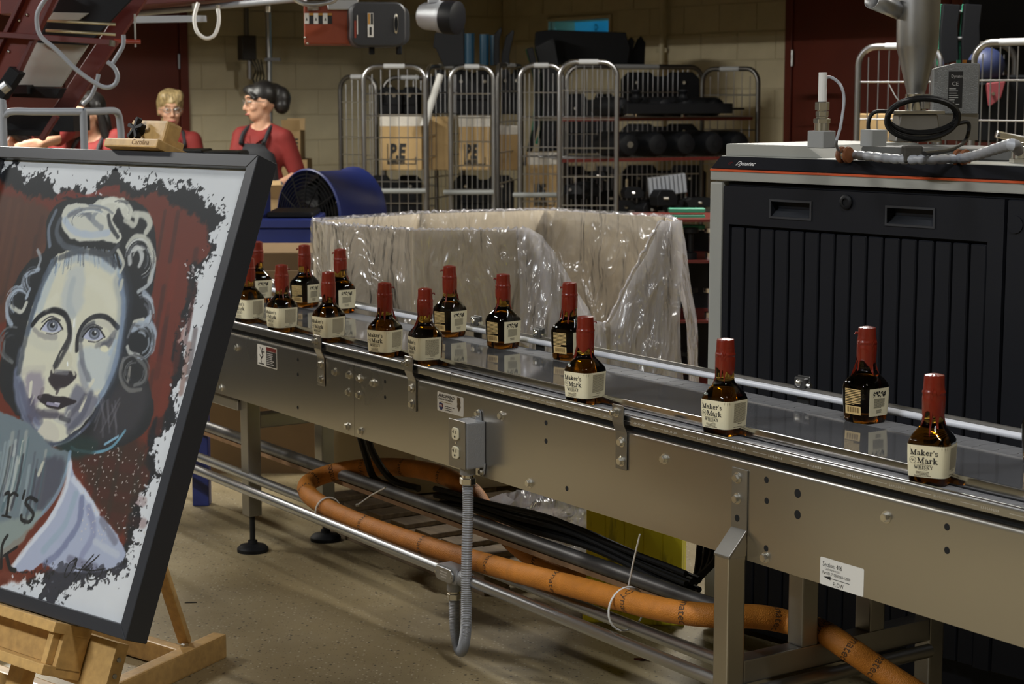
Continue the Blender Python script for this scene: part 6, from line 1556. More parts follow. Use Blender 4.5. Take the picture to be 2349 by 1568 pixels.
t = thing('coil_part', 'blue domed part at the top of the right hand trolley', 'machine part', PY(2262, 150, 8.8)); MB().ell((0, 0, 0), .09, .08, .085).build('dome', mat('dark_blue', (.02, .03, .09), .5), t, smooth=True); MB().cyl((0, 0, -.09), (0, 0, -.06), .06, 14).build('collar', M['black'], t)
t = thing('pink_part', 'dull pink bracket inside the right hand trolley', 'machine part', PY(2275, 215, 8.75)); MB().prism([(-.03, .05), (.06, .06), (.04, -.02), (-.01, -.06)], -.02, .02, 'y').build('bracket', mat('dull_pink', (.25, .05, .06), .5), t, bevel=.004); MB().cyl((0, -.02, 0), (0, -.03, 0), .008, 10).build('bolt_head', M['zinc'], t)
t = thing('latch_bar', 'chromed latch bar low in the right hand trolley', 'machine part', PY(2320, 315, 8.1), 0); MB().box(-.07, .10, -.015, .015, -.015, .015, Matrix.Rotation(.2, 4, 'Y')).build('bar', M['chrome'], t, bevel=.003); MB().cyl((-.05, -.02, .01), (-.05, -.04, .01), .01, 10).build('pin', M['chrome'], t)
carton_box('brown carton low in the trolley behind the black coil', 1985, 2090, 262, 380, 9.2, .3, 0, None, False)
# arc shaped black hoist arm and drum at the top right
t = thing('hose_reel', 'big dark round hose reel disc at the top right corner', 'reel', PY(2420, -10, 9.6)); MB().lathe([(.05, -.06), (.46, -.06), (.47, -.03), (.47, .03), (.46, .06), (.05, .06)], 40, Matrix.Rotation(math.pi / 2, 4, 'X')).build('disc', M['black'], t, smooth=True); MB().cyl((0, 0, 0), (0, .8, .4), .03, 12).build('bracket', M['tubed'], t)

# ------------------------------------------------------------------ overhead machinery
OD = 8.6; q = PX(OD)
rb = thing('red_drive_box', 'orange red steel drive box with warning stickers hung overhead', 'drive box', PY(756, 60, OD), math.radians(6))
MB().box(-58 * q, 62 * q, -.01, .35, -40 * q, 46 * q).build('housing', mat('orange_red_paint', (.30, .055, .018), .42, var=.05, scale=5), rb, bevel=.004)
for k in range(3):
    x = (-57 + 21 * k) * q
    st = MB().box(x, x + 10.5 * q, -.0125, -.0105, 5 * q, 29 * q).build('sticker', M['paper'], rb); MB().box(x + 10.5 * q, x + 20.5 * q, -.0125, -.0105, 5 * q, 29 * q).build('sticker_panel', M['ink'], st)
    MB().box(x + 10.5 * q, x + 20.5 * q, -.0130, -.0125, 24 * q, 29 * q).build('sticker_stripe', mat('amber_ink', (.5, .24, .03), .5) if 'amber_ink' not in bpy.data.materials else bpy.data.materials['amber_ink'], st)
    MB().prism([(x + 3 * q, 12 * q), (x + 8 * q, 12 * q), (x + 5.5 * q, 20 * q)], -.0130, -.0125, 'y').build('sticker_symbol', M['ink'], st)
MB().box(42 * q, 52 * q, -.0125, -.0105, -6 * q, 10 * q).build('small_sticker', M['paper'], rb)
for x, z in ((-56, -26), (-50, -39)): MB().ell((x * q, -.012, z * q), .006, .006, .006, 10, 6).build('screw', M['zinc'], rb)
MB().box(-4 * q, 66 * q, -.03, .10, 36 * q, 60 * q).build('end_bracket', M['galv'], rb, bevel=.004); MB().cyl((-50 * q, -.02, 44 * q), (-25 * q, -.02, 46 * q), .022, 12).build('cable_gland', M['galv'], rb)
dc = thing('drive_cover', 'rounded charcoal drive cover with stickers hung next to the red box', 'drive cover', PY(876, 56, OD - .15), math.radians(10))
def rrect(w0, w1, h, r, n=6):
    pts = []
    for cx, cz, t0 in ((w1 - r, h - r, 0), (w0 + r, h - r, 90), (w0 + r, -h + r, 180), (w1 - r, -h + r, 270)):
        for k in range(n + 1): t_ = math.radians(t0 + 90 * k / n); pts.append((cx + r * math.cos(t_), cz + r * math.sin(t_)))
    return pts
cm = mat('charcoal_abs', (.026, .027, .031), .45, bump=.15, bscale=200)
MB().prism(rrect(-70 * q, 55 * q, 50 * q, 24 * q), 0, .22, 'y').build('shell', cm, dc, bevel=.02, seg=3, smooth=True)
MB().prism(rrect(-52 * q, 73 * q, 46 * q, 24 * q), .16, .30, 'y').build('rear_shell', cm, dc, bevel=.012, seg=2, smooth=True)
def stick(x0, x1, z0, z1, m, y=-.001): return MB().box(x0 * q, x1 * q, y - .0012, y, z0 * q, z1 * q).build('sticker', m, dc)
s_ = stick(-32, -19, -28, 25, M['paper']); MB().box(-25 * q, -20 * q, -.0030, -.0022, 0, 24 * q).build('sticker_panel', M['ink'], s_); MB().box(-31 * q, -27 * q, -.0030, -.0022, 0, 24 * q).build('sticker_stripe', bpy.data.materials['amber_ink'], s_); MB().box(-28 * q, -23 * q, -.0030, -.0022, -24 * q, -6 * q).build('sticker_symbol', M['ink'], s_)
stick(-62, -58, -30, 8, M['redsteel']); stick(-56, -54, -22, 20, M['paper'])
MB().lathe([(.001, .003), (.020, .003), (.024, 0)], 20, Matrix.Translation((32 * q, 0, 2 * q)) @ Matrix.Diagonal((.45, 1, 1, 1)) @ Matrix.Rotation(math.pi / 2, 4, 'X') @ Matrix.Diagonal((1.0, 1.9, 1, 1))).build('oval_badge', M['zinc'], dc); MB().lathe([(.001, .0045), (.018, .0045), (.0185, .002)], 20, Matrix.Translation((32 * q, 0, 2 * q)) @ Matrix.Diagonal((.45, 1, 1, 1)) @ Matrix.Rotation(math.pi / 2, 4, 'X') @ Matrix.Diagonal((1, 1.9, 1, 1))).build('badge_face', M['black'], dc)
for x in (-20, 42): MB().box((x - 6) * q, (x + 6) * q, .05, .09, -66 * q, -46 * q).build('lug', M['black'], dc, bevel=.004)
mo = thing('drive_motor', 'grey cylindrical electric motor beside the charcoal cover', 'motor', PY(996, 38, OD + .35))
RM = Matrix.Rotation(math.radians(-28), 4, 'Z') @ Matrix.Rotation(math.radians(94), 4, 'Y')
MB().lathe([(.02, -.07), (.055, -.07), (.065, -.05), (.068, .02), (.075, .03), (.078, .06)], 26, RM).build('motor_body', M['cast'], mo, smooth=True)
MB().lathe([(.078, .06), (.080, .065), (.080, .13), (.06, .14), (.01, .14)], 26, RM).build('fan_cowl', M['black'], mo, smooth=True)
MB().box(-.03, .03, -.03, .03, .06, .12).build('terminal_box', M['cast'], mo, bevel=.006)
# overhead frame: a rail, a deck edge and loops of tube
def otube(name, pts, r, m, label, cat): o = MB().tube(catmull(pts, 6), r, 10).build(name, m, smooth=True); return tag(o, label, cat)
oc = thing('overhead_conveyor', 'dark overhead conveyor bed with a pale side rail along the top edge', 'conveyor', PY(520, -10, 9.0))
og = Vector(oc.location)
MB().tube([PY(300, 32, 9.4) - og, PY(700, -4, 8.8) - og], .016, 10).build('side_rail', M['greyplast'], oc, smooth=True)
MB().prism([(-1.1, -.09), (.55, .02), (2.2, .02), (2.2, .12), (-1.1, .12)], 0, .55, 'y').build('bed', M['shadered'], oc, bevel=.004)
MB().prism([(-.75, -.135), (-.1, -.125), (-.1, -.095), (-.75, -.10)], -.02, .01, 'y').build('lower_plate', M['cast'], oc)
for x, y in ((446, 8), (500, 12), (615, 14)): MB().cyl(PY(x, y, 9.0) - og, PY(x, y + 14, 9.0) - og, .012, 10).build('stud', M['zinc'], oc)
otube('air_hose', [PY(455, 6, 8.9), PY(446, 40, 8.9), PY(452, 72, 8.9), PY(472, 88, 8.9), PY(492, 80, 8.9), PY(502, 50, 8.9), PY(500, 20, 8.9)], .009, M['white'], 'short white air hose hanging in a loop under the overhead conveyor', 'hose')
otube('bent_rod', [PY(672, -6, 8.2), PY(690, 6, 8.2), PY(720, 10, 8.2), PY(760, 4, 8.2), PY(775, -8, 8.2)], .011, M['galv'], 'bent bright rod dipping into view at the top beside the red box', 'rod')
# pipes and switch box on the back wall
wp_ = thing('wall_pipe', 'bright vertical pipe on the back wall behind the woman with the bun', 'pipe', PY(618, 212, 14.2) * Vector((1, 1, 0)).length * 0 + Vector((PY(618, 212, 14.2).x, 14.2, 0)))
MB().cyl((0, 0, .0), (0, 0, LIFT - .02), .022, 12).build('pipe_run', M['galv'], wp_, smooth=True)
for z in (.9, 1.85, 2.3): MB().box(-.03, .09, -.03, .03, z - .012, z + .012).build('pipe_clip', M['tubed'], wp_)
wq = thing('wall_pipe', 'thin tan painted pipe up the side wall right of the lit window', 'pipe', (PB(1518, 100, WB - .06).x, PB(1518, 100, WB - .06).y, 0)); MB().cyl((0, 0, 0), (0, 0, LIFT - .02), .022, 10).build('pipe_run', M['block'], wq, smooth=True); MB().box(-.04, .04, -.01, .05, 1.9, 1.93).build('pipe_clip', M['block'], wq)
sb = thing('switch_box', 'old dark switch box with dangling wires on the back wall', 'switch box', PY(566, 110, 14.2), math.atan2(E2.y, E2.x) + .0)
q3 = PX(14.2)
MB().box(-18 * q3, 18 * q3, -.05, .04, -28 * q3, 28 * q3).build('case', mat('dark_enamel', (.03, .027, .024), .5), sb, bevel=.006)
MB().cyl((0, 0, 28 * q3), (0, 0, 90 * q3), .02, 10).build('conduit', M['tubed'], sb); MB().cyl((6 * q3, 0, -70 * q3), (6 * q3, 0, -28 * q3), .018, 10).build('conduit', M['tubez'], sb)
for k in range(4): MB().tube(catmull([(4 * q3 + k * .03, -.03, -26 * q3), (14 * q3 + k * .02, -.05, -50 * q3), (10 * q3 + k * .03, -.03, -70 * q3), (16 * q3, -.04, -84 * q3)], 5), .006, 6).build('wire_lead', M['blackrub'], sb)
# red inclined conveyor at the top left
LD = 7.4; ql = PX(LD)
ic = thing('inclined_conveyor', 'red inclined conveyor frame with a pale belt at the top left', 'conveyor', PY(120, 160, LD)); io = Vector(ic.location)
def bar(p0, p1, w, d0, d1, name, m, parent=ic, off=io):
    """flat bar between two photo points at given depths, w pixels wide, real depth d1-d0"""
    a, b = PY(*p0) - off, PY(*p1) - off; d = (b - a); L = d.length; d /= L; n = Vector((d.z, 0, -d.x)).normalized() * (w / 2)
    vs = [a + n, a - n, b - n, b + n]; k = Vector((0, d1, 0)); k0 = Vector((0, d0, 0))
    return MB().add([v + k0 for v in vs] + [v + k for v in vs], [(0, 1, 2, 3), (7, 6, 5, 4), (0, 4, 5, 1), (1, 5, 6, 2), (2, 6, 7, 3), (3, 7, 4, 0)]).build(name, m, parent, bevel=.002)
bar((105, -40, LD), (-30, 245, LD), 66 * ql, 0, .03, 'side_channel', M['redsteel'])
bar((140, -40, LD - .02), (5, 245, LD - .02), 9 * ql, -.03, .03, 'channel_lip', M['shadered'])
bar((70, -40, LD - .02), (-60, 235, LD - .02), 9 * ql, -.03, .03, 'channel_lip', M['shadered'])
bar((330, -30, LD + .5), (110, 300, LD + .3), 40 * ql, 0, .05, 'far_channel', M['shadered'])
M['belt'] = mat('pale_belt', (.34, .35, .32), .55, var=.1, scale=3)
def slab(pts, D, th, name, m):
    pp = [PY(x, y, D) - io for x, y in pts]; n = len(pp)
    return MB().add(pp + [p + Vector((0, th, 0)) for p in pp], [tuple(range(n)), tuple(range(n, 2 * n))[::-1]] + [(i, (i + 1) % n, n + (i + 1) % n, n + i) for i in range(n)]).build(name, m, ic, bevel=.002)
slab([(82, 98), (205, 98), (138, 200), (32, 198)], LD + .25, .02, 'belt', M['belt'])
slab([(150, -30), (330, -30), (200, 104), (84, 98)], LD + .22, .02, 'upper_black_slab', M['black'])  # black slab over the upper part of the belt
slab([(122, 28), (205, 30), (180, 47), (110, 45)], LD + .215, .004, 'pale_strip', M['belt'])
slab([(30, 200), (140, 202), (128, 226), (10, 222)], LD + .2, .1, 'belt_end_roller', M['black'])
bar((-20, 78, LD - .05), (270, 98, LD - .05), 13 * ql, -.02, .02, 'cross_member', M['shadered'])
for y, m_ in ((47, 'galv'), (70, 'galv')): MB().cyl(PY(105, y, LD + .1) - io, PY(265, y + 9, LD + .1) - io, 3.5 * ql, 10).build('tie_rod', mat('brass_rod', (.45, .40, .26), .4, .8) if 'brass_rod' not in bpy.data.materials else bpy.data.materials['brass_rod'], ic, smooth=True)
MB().cyl(PY(262, 94, LD - .1) - io, PY(322, 96, LD - .1) - io, 5 * ql, 12).build('handle_bar', M['redsteel'], ic, smooth=True)
MB().cyl(PY(309, 32, LD - .1) - io, PY(311, 108, LD - .1) - io, 2.2 * ql, 8).build('stud_rod', M['galv'], ic)
MB().cyl(PY(258, 92, LD - .12) - io, PY(256, 106, LD - .12) - io, 7 * ql, 12).build('clamp', M['chrome'], ic)
for x, y in ((62, 34), (44, 47), (20, 118)): MB().ell(PY(x, y, LD - .005) - io, .007, .007, .007, 10, 6).build('rivet', M['zinc'], ic)
bar((70, 205, LD + .2), (-20, 205, LD + .2), 22 * ql, -.05, .4, 'end_roller_box', M['black'])
bar((40, 160, LD - .06), (-40, 280, LD - .06), 28 * ql, -.04, .05, 'tensioner', M['black'])
MB().cyl(PY(5, 205, LD - .12) - io, PY(18, 195, LD - .12) - io, 13 * ql, 14).build('tensioner_ring', M['galv'], ic)
bar((130, 265, LD), (95, 320, LD), 12 * ql, -.02, .02, 'strut', M['shadered'])
MB().box(-.30, .03, .2, .5, -.25, -.16).build('lower_box', M['black'], ic); 
bar((-30, 303, LD + .1), (110, 306, LD + .1), 14 * ql, 0, .2, 'tray_edge', M['black'])
pts = [(110, -10), (88, 25), (85, 55), (95, 85), (130, 115), (170, 155), (210, 185), (240, 200), (262, 195), (270, 175), (262, 155), (246, 142)]
otube('grey_cable', [PY(x, y, LD - .25) for x, y in pts], 5 * ql, M['greyplast'], 'grey flexible cable looping down from the inclined conveyor', 'cable')
otube('grey_cable', [PY(x, y, LD - .2) for x, y in ((283, 80), (282, 105), (265, 135), (255, 150))], 4.6 * ql, M['greyplast'], 'short grey cable hanging from the red handle bar', 'cable')
otube('grey_cable', [PY(x, y, LD - .2) for x, y in ((226, 170), (220, 195), (208, 222), (190, 240))], 4.6 * ql, M['greyplast'], 'grey cable end pointing down in front of the dark haired worker', 'cable')
# grey pipe guard rail
gd = thing('guard_rail', 'grey painted pipe guard rail behind the picture frame', 'guard rail', Vector((PY(110, 300, 6.6).x, 6.6, 0))); go = Vector(gd.location)
qg = PX(6.6); rg = 8.6 * qg
zt = PY(110, 256, 6.6).z
xa, xb = PY(6, 256, 6.6).x - go.x, PY(191, 256, 6.6).x - go.x
MB().tube(catmull([(xa, 0, .03), (xa, 0, zt - .08), (xa + .006, 0, zt - .02), (xa + .03, 0, zt), (xa + .1, 0, zt)], 5) + [(xb, 0, zt)], rg, 12).build('top_rail', M['greyplast'], gd, smooth=True)
MB().cyl((xb, 0, .0), (xb, 0, zt + .004), rg, 12).build('post', M['greyplast'], gd, smooth=True)
MB().tube(catmull([(xb, 0, zt), (xb + .03, .12, zt), (xb + .045, .3, zt), (xb + .05, .36, zt - .02), (xb + .052, .38, zt - .08)], 5) + [(xb + .052, .38, .0)], rg, 12).build('return_rail', M['greyplast'], gd, smooth=True)

# ------------------------------------------------------------------ blue fan, blue table, cartons on the left
fY = 9.95; qf = PX(fY)
fan = thing('drum_fan', 'blue drum fan with a black wire guard behind the lined carton', 'fan', PY(760, 492, fY), 0)
FM = Matrix.Rotation(math.radians(62), 4, 'Z') @ Matrix.Rotation(math.pi / 2, 4, 'Y')
Rf = 104 * qf
dz = [(Rf, 0), (Rf * 1.03, .01), (Rf, .03), (Rf * .96, .05), (Rf * .96, .30), (Rf, .32), (Rf * 1.03, .34), (Rf, .35)]
FX = Matrix.Rotation(math.radians(48), 4, 'Z') @ Matrix.Rotation(math.pi / 2, 4, 'Y') @ Matrix.Translation((0, 0, -.17))
dr_ = MB().lathe(dz, 40, FX, cap=False).build('drum', M['blue'], fan, smooth=True); dr_.modifiers.new('wall', 'SOLIDIFY').thickness = -.004
gw = MB()
for k in range(1, 12):
    r = Rf * k / 12; gw.tube([FX @ Vector((r * math.cos(t), r * math.sin(t), -.02 * (1 - (k / 12) ** 2))) for t in [2 * math.pi * j / 36 for j in range(36)]], .0028, 5, closed=True)
for k in range(6):
    t = math.pi * k / 6; gw.tube([FX @ Vector((f * Rf * math.cos(t), f * Rf * math.sin(t), -.024 * (1 - f * f))) for f in (-1, -.5, 0, .5, 1)], .004, 5)
gw.build('wire_guard', M['black'], fan, kind='stuff')
bl = MB()
for k in range(6):
    t = math.pi / 3 * k; bl.add([FX @ Vector(v) for v in ((.03 * math.cos(t), .03 * math.sin(t), .10), (Rf * .9 * math.cos(t), Rf * .9 * math.sin(t), .08), (Rf * .9 * math.cos(t + .6), Rf * .9 * math.sin(t + .6), .16), (.03 * math.cos(t + .6), .03 * math.sin(t + .6), .16))], [(0, 1, 2, 3)])
bl.build('blades', M['black'], fan); MB().cyl(FX @ Vector((0, 0, .06)), FX @ Vector((0, 0, .25)), .05, 18).build('motor_hub', M['black'], fan, smooth=True)
cz = fan.location.z
for sx_ in (-.1, .1): MB().box(sx_ - .02, sx_ + .02, -.12, .12, -cz, -Rf * .9).build('stand_leg', M['blue'], fan, bevel=.003)
bt = thing('blue_cabinet', 'low blue steel cabinet with a dark top behind the picture frame', 'cabinet', (PY(640, 500, 8.9).x, 8.9, 0)); qb = PX(8.9)
zt = PY(640, 502, 8.9).z; zm = PY(640, 524, 8.9).z
MB().box(-.30, .166, 0, .5, .05, zm).build('cabinet_body', M['blue'], bt, bevel=.006); MB().box(-.31, .175, -.012, .5, zm + .002, zt).build('top_frame', M['blue'], bt, bevel=.005)
MB().box(-.07, .16, .05, .42, zt, zt + .028).build('black_tray', M['black'], bt, bevel=.008); MB().box(-.30, -.09, .04, .4, zt, zt + .22).build('control_housing', M['blue'], bt, bevel=.01)
for x in (-.28, .14):
    for y in (.03, .46): MB().box(x, x + .03, y, y + .03, 0, .05).build('leg', M['blue'], bt)
# dark trays lying behind the frame top
for k, (x, y, D) in enumerate(((420, 348, 8.75), (505, 352, 8.75))):
    c = PY(x, y, D); qd = PX(D); t = thing('black_tray', ['left', 'right'][k] + ' shallow black tray on the stand just behind the top of the frame', 'tray', (c.x, c.y, c.z), 0, 'black trays behind the frame')
    MB().prism([(-48 * qd, -8 * qd), (48 * qd, -8 * qd), (44 * qd, 4 * qd), (-44 * qd, 4 * qd)], 0, .3, 'y').build('tray_body', M['black'], t, bevel=.006); MB().box(-.05, .05, .1, .2, -c.z, -8 * qd).build('stand_post', M['tubed'], t)
t = thing('green_marker', 'green and white marker tube standing behind the easel clamp', 'tube', PY(388, 322, 8.85)); MB().cyl((-.006, 0, -.045), (.004, 0, .03), .010, 14).build('tube_body', mat('bright_green', (.02, .32, .07), .4), t, smooth=True); MB().cyl((.004, 0, .03), (.006, 0, .042), .0085, 14).build('tube_cap', M['white'], t, smooth=True)
# cartons
def loose(label, xl, xr, yt, yb, D, dep, rz, tilt=0, flaps=True):
    c = PY((xl + xr) / 2, yb, D); qd = PX(D); w, h = (xr - xl) * qd, (yb - yt) * qd
    t = thing('cardboard_carton', label, 'carton', c, math.radians(rz))
    MB().box(-w / 2, w / 2, 0, dep, 0, h).build('box_body', M['card'], t, bevel=.003)
    if flaps:
        MB().box(-w / 2, w / 2, -.002, .002, h, h + .09, Matrix.Translation((0, 0, h)) @ Matrix.Rotation(.5, 4, 'X') @ Matrix.Translation((0, 0, -h))).build('flap', M['card'], t)
        MB().box(-w / 2, w / 2, dep - .002, dep + .002, h, h + .09, Matrix.Translation((0, dep, h)) @ Matrix.Rotation(-.3, 4, 'X') @ Matrix.Translation((0, -dep, -h))).build('flap', M['card'], t)
    return t
t = loose('small brown carton on a stack by the wall behind the woman with the bun', 648, 690, 300, 366, 13.4, .3, 0, 0, True)
bars(t, -.03, .05, .03, .16, 5, 'ink', y=-.003, seed=4, name='printing')
o = MB().box(-.11, .11, 0, .32, 0, PY(670, 366, 13.4).z - .001).build('crate_stack', M['card']); o.location = (PY(670, 366, 13.4).x, 13.4, 0); tag(o, 'tall brown carton supporting the small carton at the wall', 'carton')
loose('open brown carton half hidden behind the fan', 605, 652, 455, 500, 10.4, .3, 10, 0, True).location.z = PY(630, 500, 10.4).z
xl_, xr_, y0_, y1_ = PY(452, 600, 7.62).x, PY(722, 600, 7.62).x, 7.62, 8.45
zr = PY(660, 583, 8.4).z
ct = thing('open_carton', 'tall open brown carton standing on the floor behind the left bottles', 'carton', ((xl_ + xr_) / 2, (y0_ + y1_) / 2, 0))
hw_, hd_ = (xr_ - xl_) / 2, (y1_ - y0_) / 2
M['dcard'] = mat('dull_brown_card', (.20, .13, .065), .85, var=.1, scale=3)
for x0, x1, y0, y1 in ((-hw_, hw_, -hd_, -hd_ + .008), (-hw_, hw_, hd_ - .008, hd_), (-hw_, -hw_ + .008, -hd_ + .008, hd_ - .008), (hw_ - .008, hw_, -hd_ + .008, hd_ - .008)): MB().box(x0, x1, y0, y1, .0, zr).build('carton_wall', M['dcard'], ct)
MB().box(-hw_ + .01, hw_ - .01, -hd_ + .01, hd_ - .01, .005, .015).build('carton_floor', M['dcard'], ct)
MB().box(-hw_, hw_, 0, .14, -.003, .003, Matrix.Translation((0, hd_, zr)) @ Matrix.Rotation(.25, 4, 'X')).build('flap', M['dcard'], ct)

tb2 = thing('crate_table', 'blue steel bench leg standing on the floor left under the conveyor', 'bench', (PY(463, 1180, 7.03).x, 7.03, 0))
MB().box(-.03, .035, -.03, .03, .0, .39).build('leg', M['blue'], tb2, bevel=.003); MB().box(-.40, .035, -.03, .25, .39, .42).build('bench_top', M['blue'], tb2, bevel=.003)

# dark machine added out of view so the side plate's left half mirrors dark
bf = thing('added_dark_machine', 'added dark machine, unseen left of the workers, for the side plate to mirror', 'machine', (-4.6, 8.5, 0), math.radians(30), rot=None)
MB().box(-1.15, 1.15, -1.2, 1.2, .05, 1.0).build('base_cabinet', M['black'], bf, bevel=.01)
MB().lathe([(.75, 1.0), (.75, 1.15), (.3, 1.2), (.3, 1.9), (.72, 1.95), (.72, 2.15), (.1, 2.2)], 32).build('center_drum', M['steel_dk'], bf, smooth=True)
for k in range(8): MB().cyl((.6 * math.cos(k * .785), .6 * math.sin(k * .785), 1.15), (.6 * math.cos(k * .785), .6 * math.sin(k * .785), 1.95), .03, 10).build('dark_column', M['black'], bf)
for x in (-1.12, 1.12):
    for y in (-1.17, 1.17): MB().box(x - .03, x + .03, y - .03, y + .03, 0, 2.2).build('corner_post', M['black'], bf)
for x in (-1.12, 1.12): MB().box(x - .005, x + .005, -1.14, 1.14, 1.0, 2.15).build('guard_panel', mat('smoked_guard', (.02, .02, .022), .3) if 'smoked_guard' not in bpy.data.materials else bpy.data.materials['smoked_guard'], bf)

# scraps on the floor
p = PZ(1478, 1512, 0); t = thing('wax_scrap', 'small torn dark red wax scrap on the floor under the pipes', 'scrap', (p.x, p.y, .0))
MB().prism([(-.03, -.004), (-.005, .0), (.01, .012), (.03, .004), (.012, -.002), (.022, -.02), (.004, -.008), (-.012, -.014)], .0005, .006, 'z').build('strip', mat('dark_wax', (.06, .006, .005), .4), t); MB().prism([(-.004, -.002), (.006, -.002), (.003, .006)], .006, .014, 'z').build('curl', bpy.data.materials['dark_wax'], t)
p = PZ(437, 1382, 0); o = MB().prism([(-.018, -.004), (.02, -.002), (.018, .004), (-.012, .005)], .0003, .002, 'z').build('rubber_scrap', M['blackrub']); o.location = (p.x, p.y, 0); tag(o, 'thin black rubber scrap on the floor right of the easel', 'scrap')
# ------------------------------------------------------------------ the workers
M['skin'] = mat('skin', (.52, .29, .19), .5, var=.05, scale=20, Subsurface_Weight=.08)
M['shirt'] = mat('red_work_shirt', (.17, .012, .010), .8, var=.12, scale=9)
M['apron'] = mat('black_apron', (.014, .015, .019), .8, var=.2, scale=9)
M['jeans'] = mat('dark_trousers', (.03, .035, .05), .85)
M['hair_bk'] = mat('black_hair', (.008, .007, .007), .42, var=.4, scale=30, stretch=(8, 8, 2))
M['hair_bl'] = mat('blonde_hair', (.30, .22, .10), .5, var=.55, scale=26, stretch=(3, 3, 1))
M['glove'] = mat('grey_glove', (.13, .12, .15), .8)
M['lip'] = mat('lips', (.36, .10, .085), .45); M['eyew'] = mat('eye_white', (.7, .68, .65), .3); M['iris'] = mat('iris_dark', (.03, .02, .015), .3)
M['lens'] = bpy.data.materials.new('spectacle_lens'); M['lens'].use_nodes = True; clear_glass(M['lens'], (.86, .88, .88), .02, 2.0)
def capsule(mb, p, q, r0, r1, n=12):
    p, q = Vector(p), Vector(q); d = q - p; L = d.length
    mb.ell(p, r0, r0, r0, n, 8); mb.ell(q, r1, r1, r1, n, 8); mb.cyl(p, q, r0, n, r1)
def remesh(o, vox, it=4):
    m = o.modifiers.new('one_skin', 'REMESH'); m.mode = 'VOXEL'; m.voxel_size = vox; m.use_smooth_shade = True
    s = o.modifiers.new('soften', 'SMOOTH'); s.factor = .5; s.iterations = it
    return o
def hand(mb, wrist, dirv, up, s=1.0, curl=.5):
    """palm with four fingers and a thumb"""
    d = Vector(dirv).normalized(); u = Vector(up); u = (u - d * u.dot(d)).normalized(); n = d.cross(u); w = Vector(wrist)
    for k in (-1, 0, 1): capsule(mb, w + d * .015 * s + u * (.018 * k * s), w + d * .075 * s + u * (.024 * k * s), .018 * s, .016 * s, 8)
    for k, L in enumerate((.070, .080, .076, .058)):
        b = w + d * .082 * s + u * ((-1.5 + k) * .019 * s); m1 = b + (d * (1 - curl * .3) + n * curl * .6).normalized() * L * .55 * s
        m2 = m1 + (d * (1 - curl) + n * curl * 1.3).normalized() * L * .45 * s
        capsule(mb, b, m1, .0092 * s, .0085 * s, 7); capsule(mb, m1, m2, .0085 * s, .0070 * s, 7)
    t0 = w + d * .028 * s - u * .028 * s; t1 = t0 + (d * .6 - u * .7 + n * .3).normalized() * .042 * s; t2 = t1 + (d * .9 - u * .2 + n * .4).normalized() * .03 * s
    capsule(mb, t0, t1, .012 * s, .010 * s, 7); capsule(mb, t1, t2, .010 * s, .008 * s, 7)
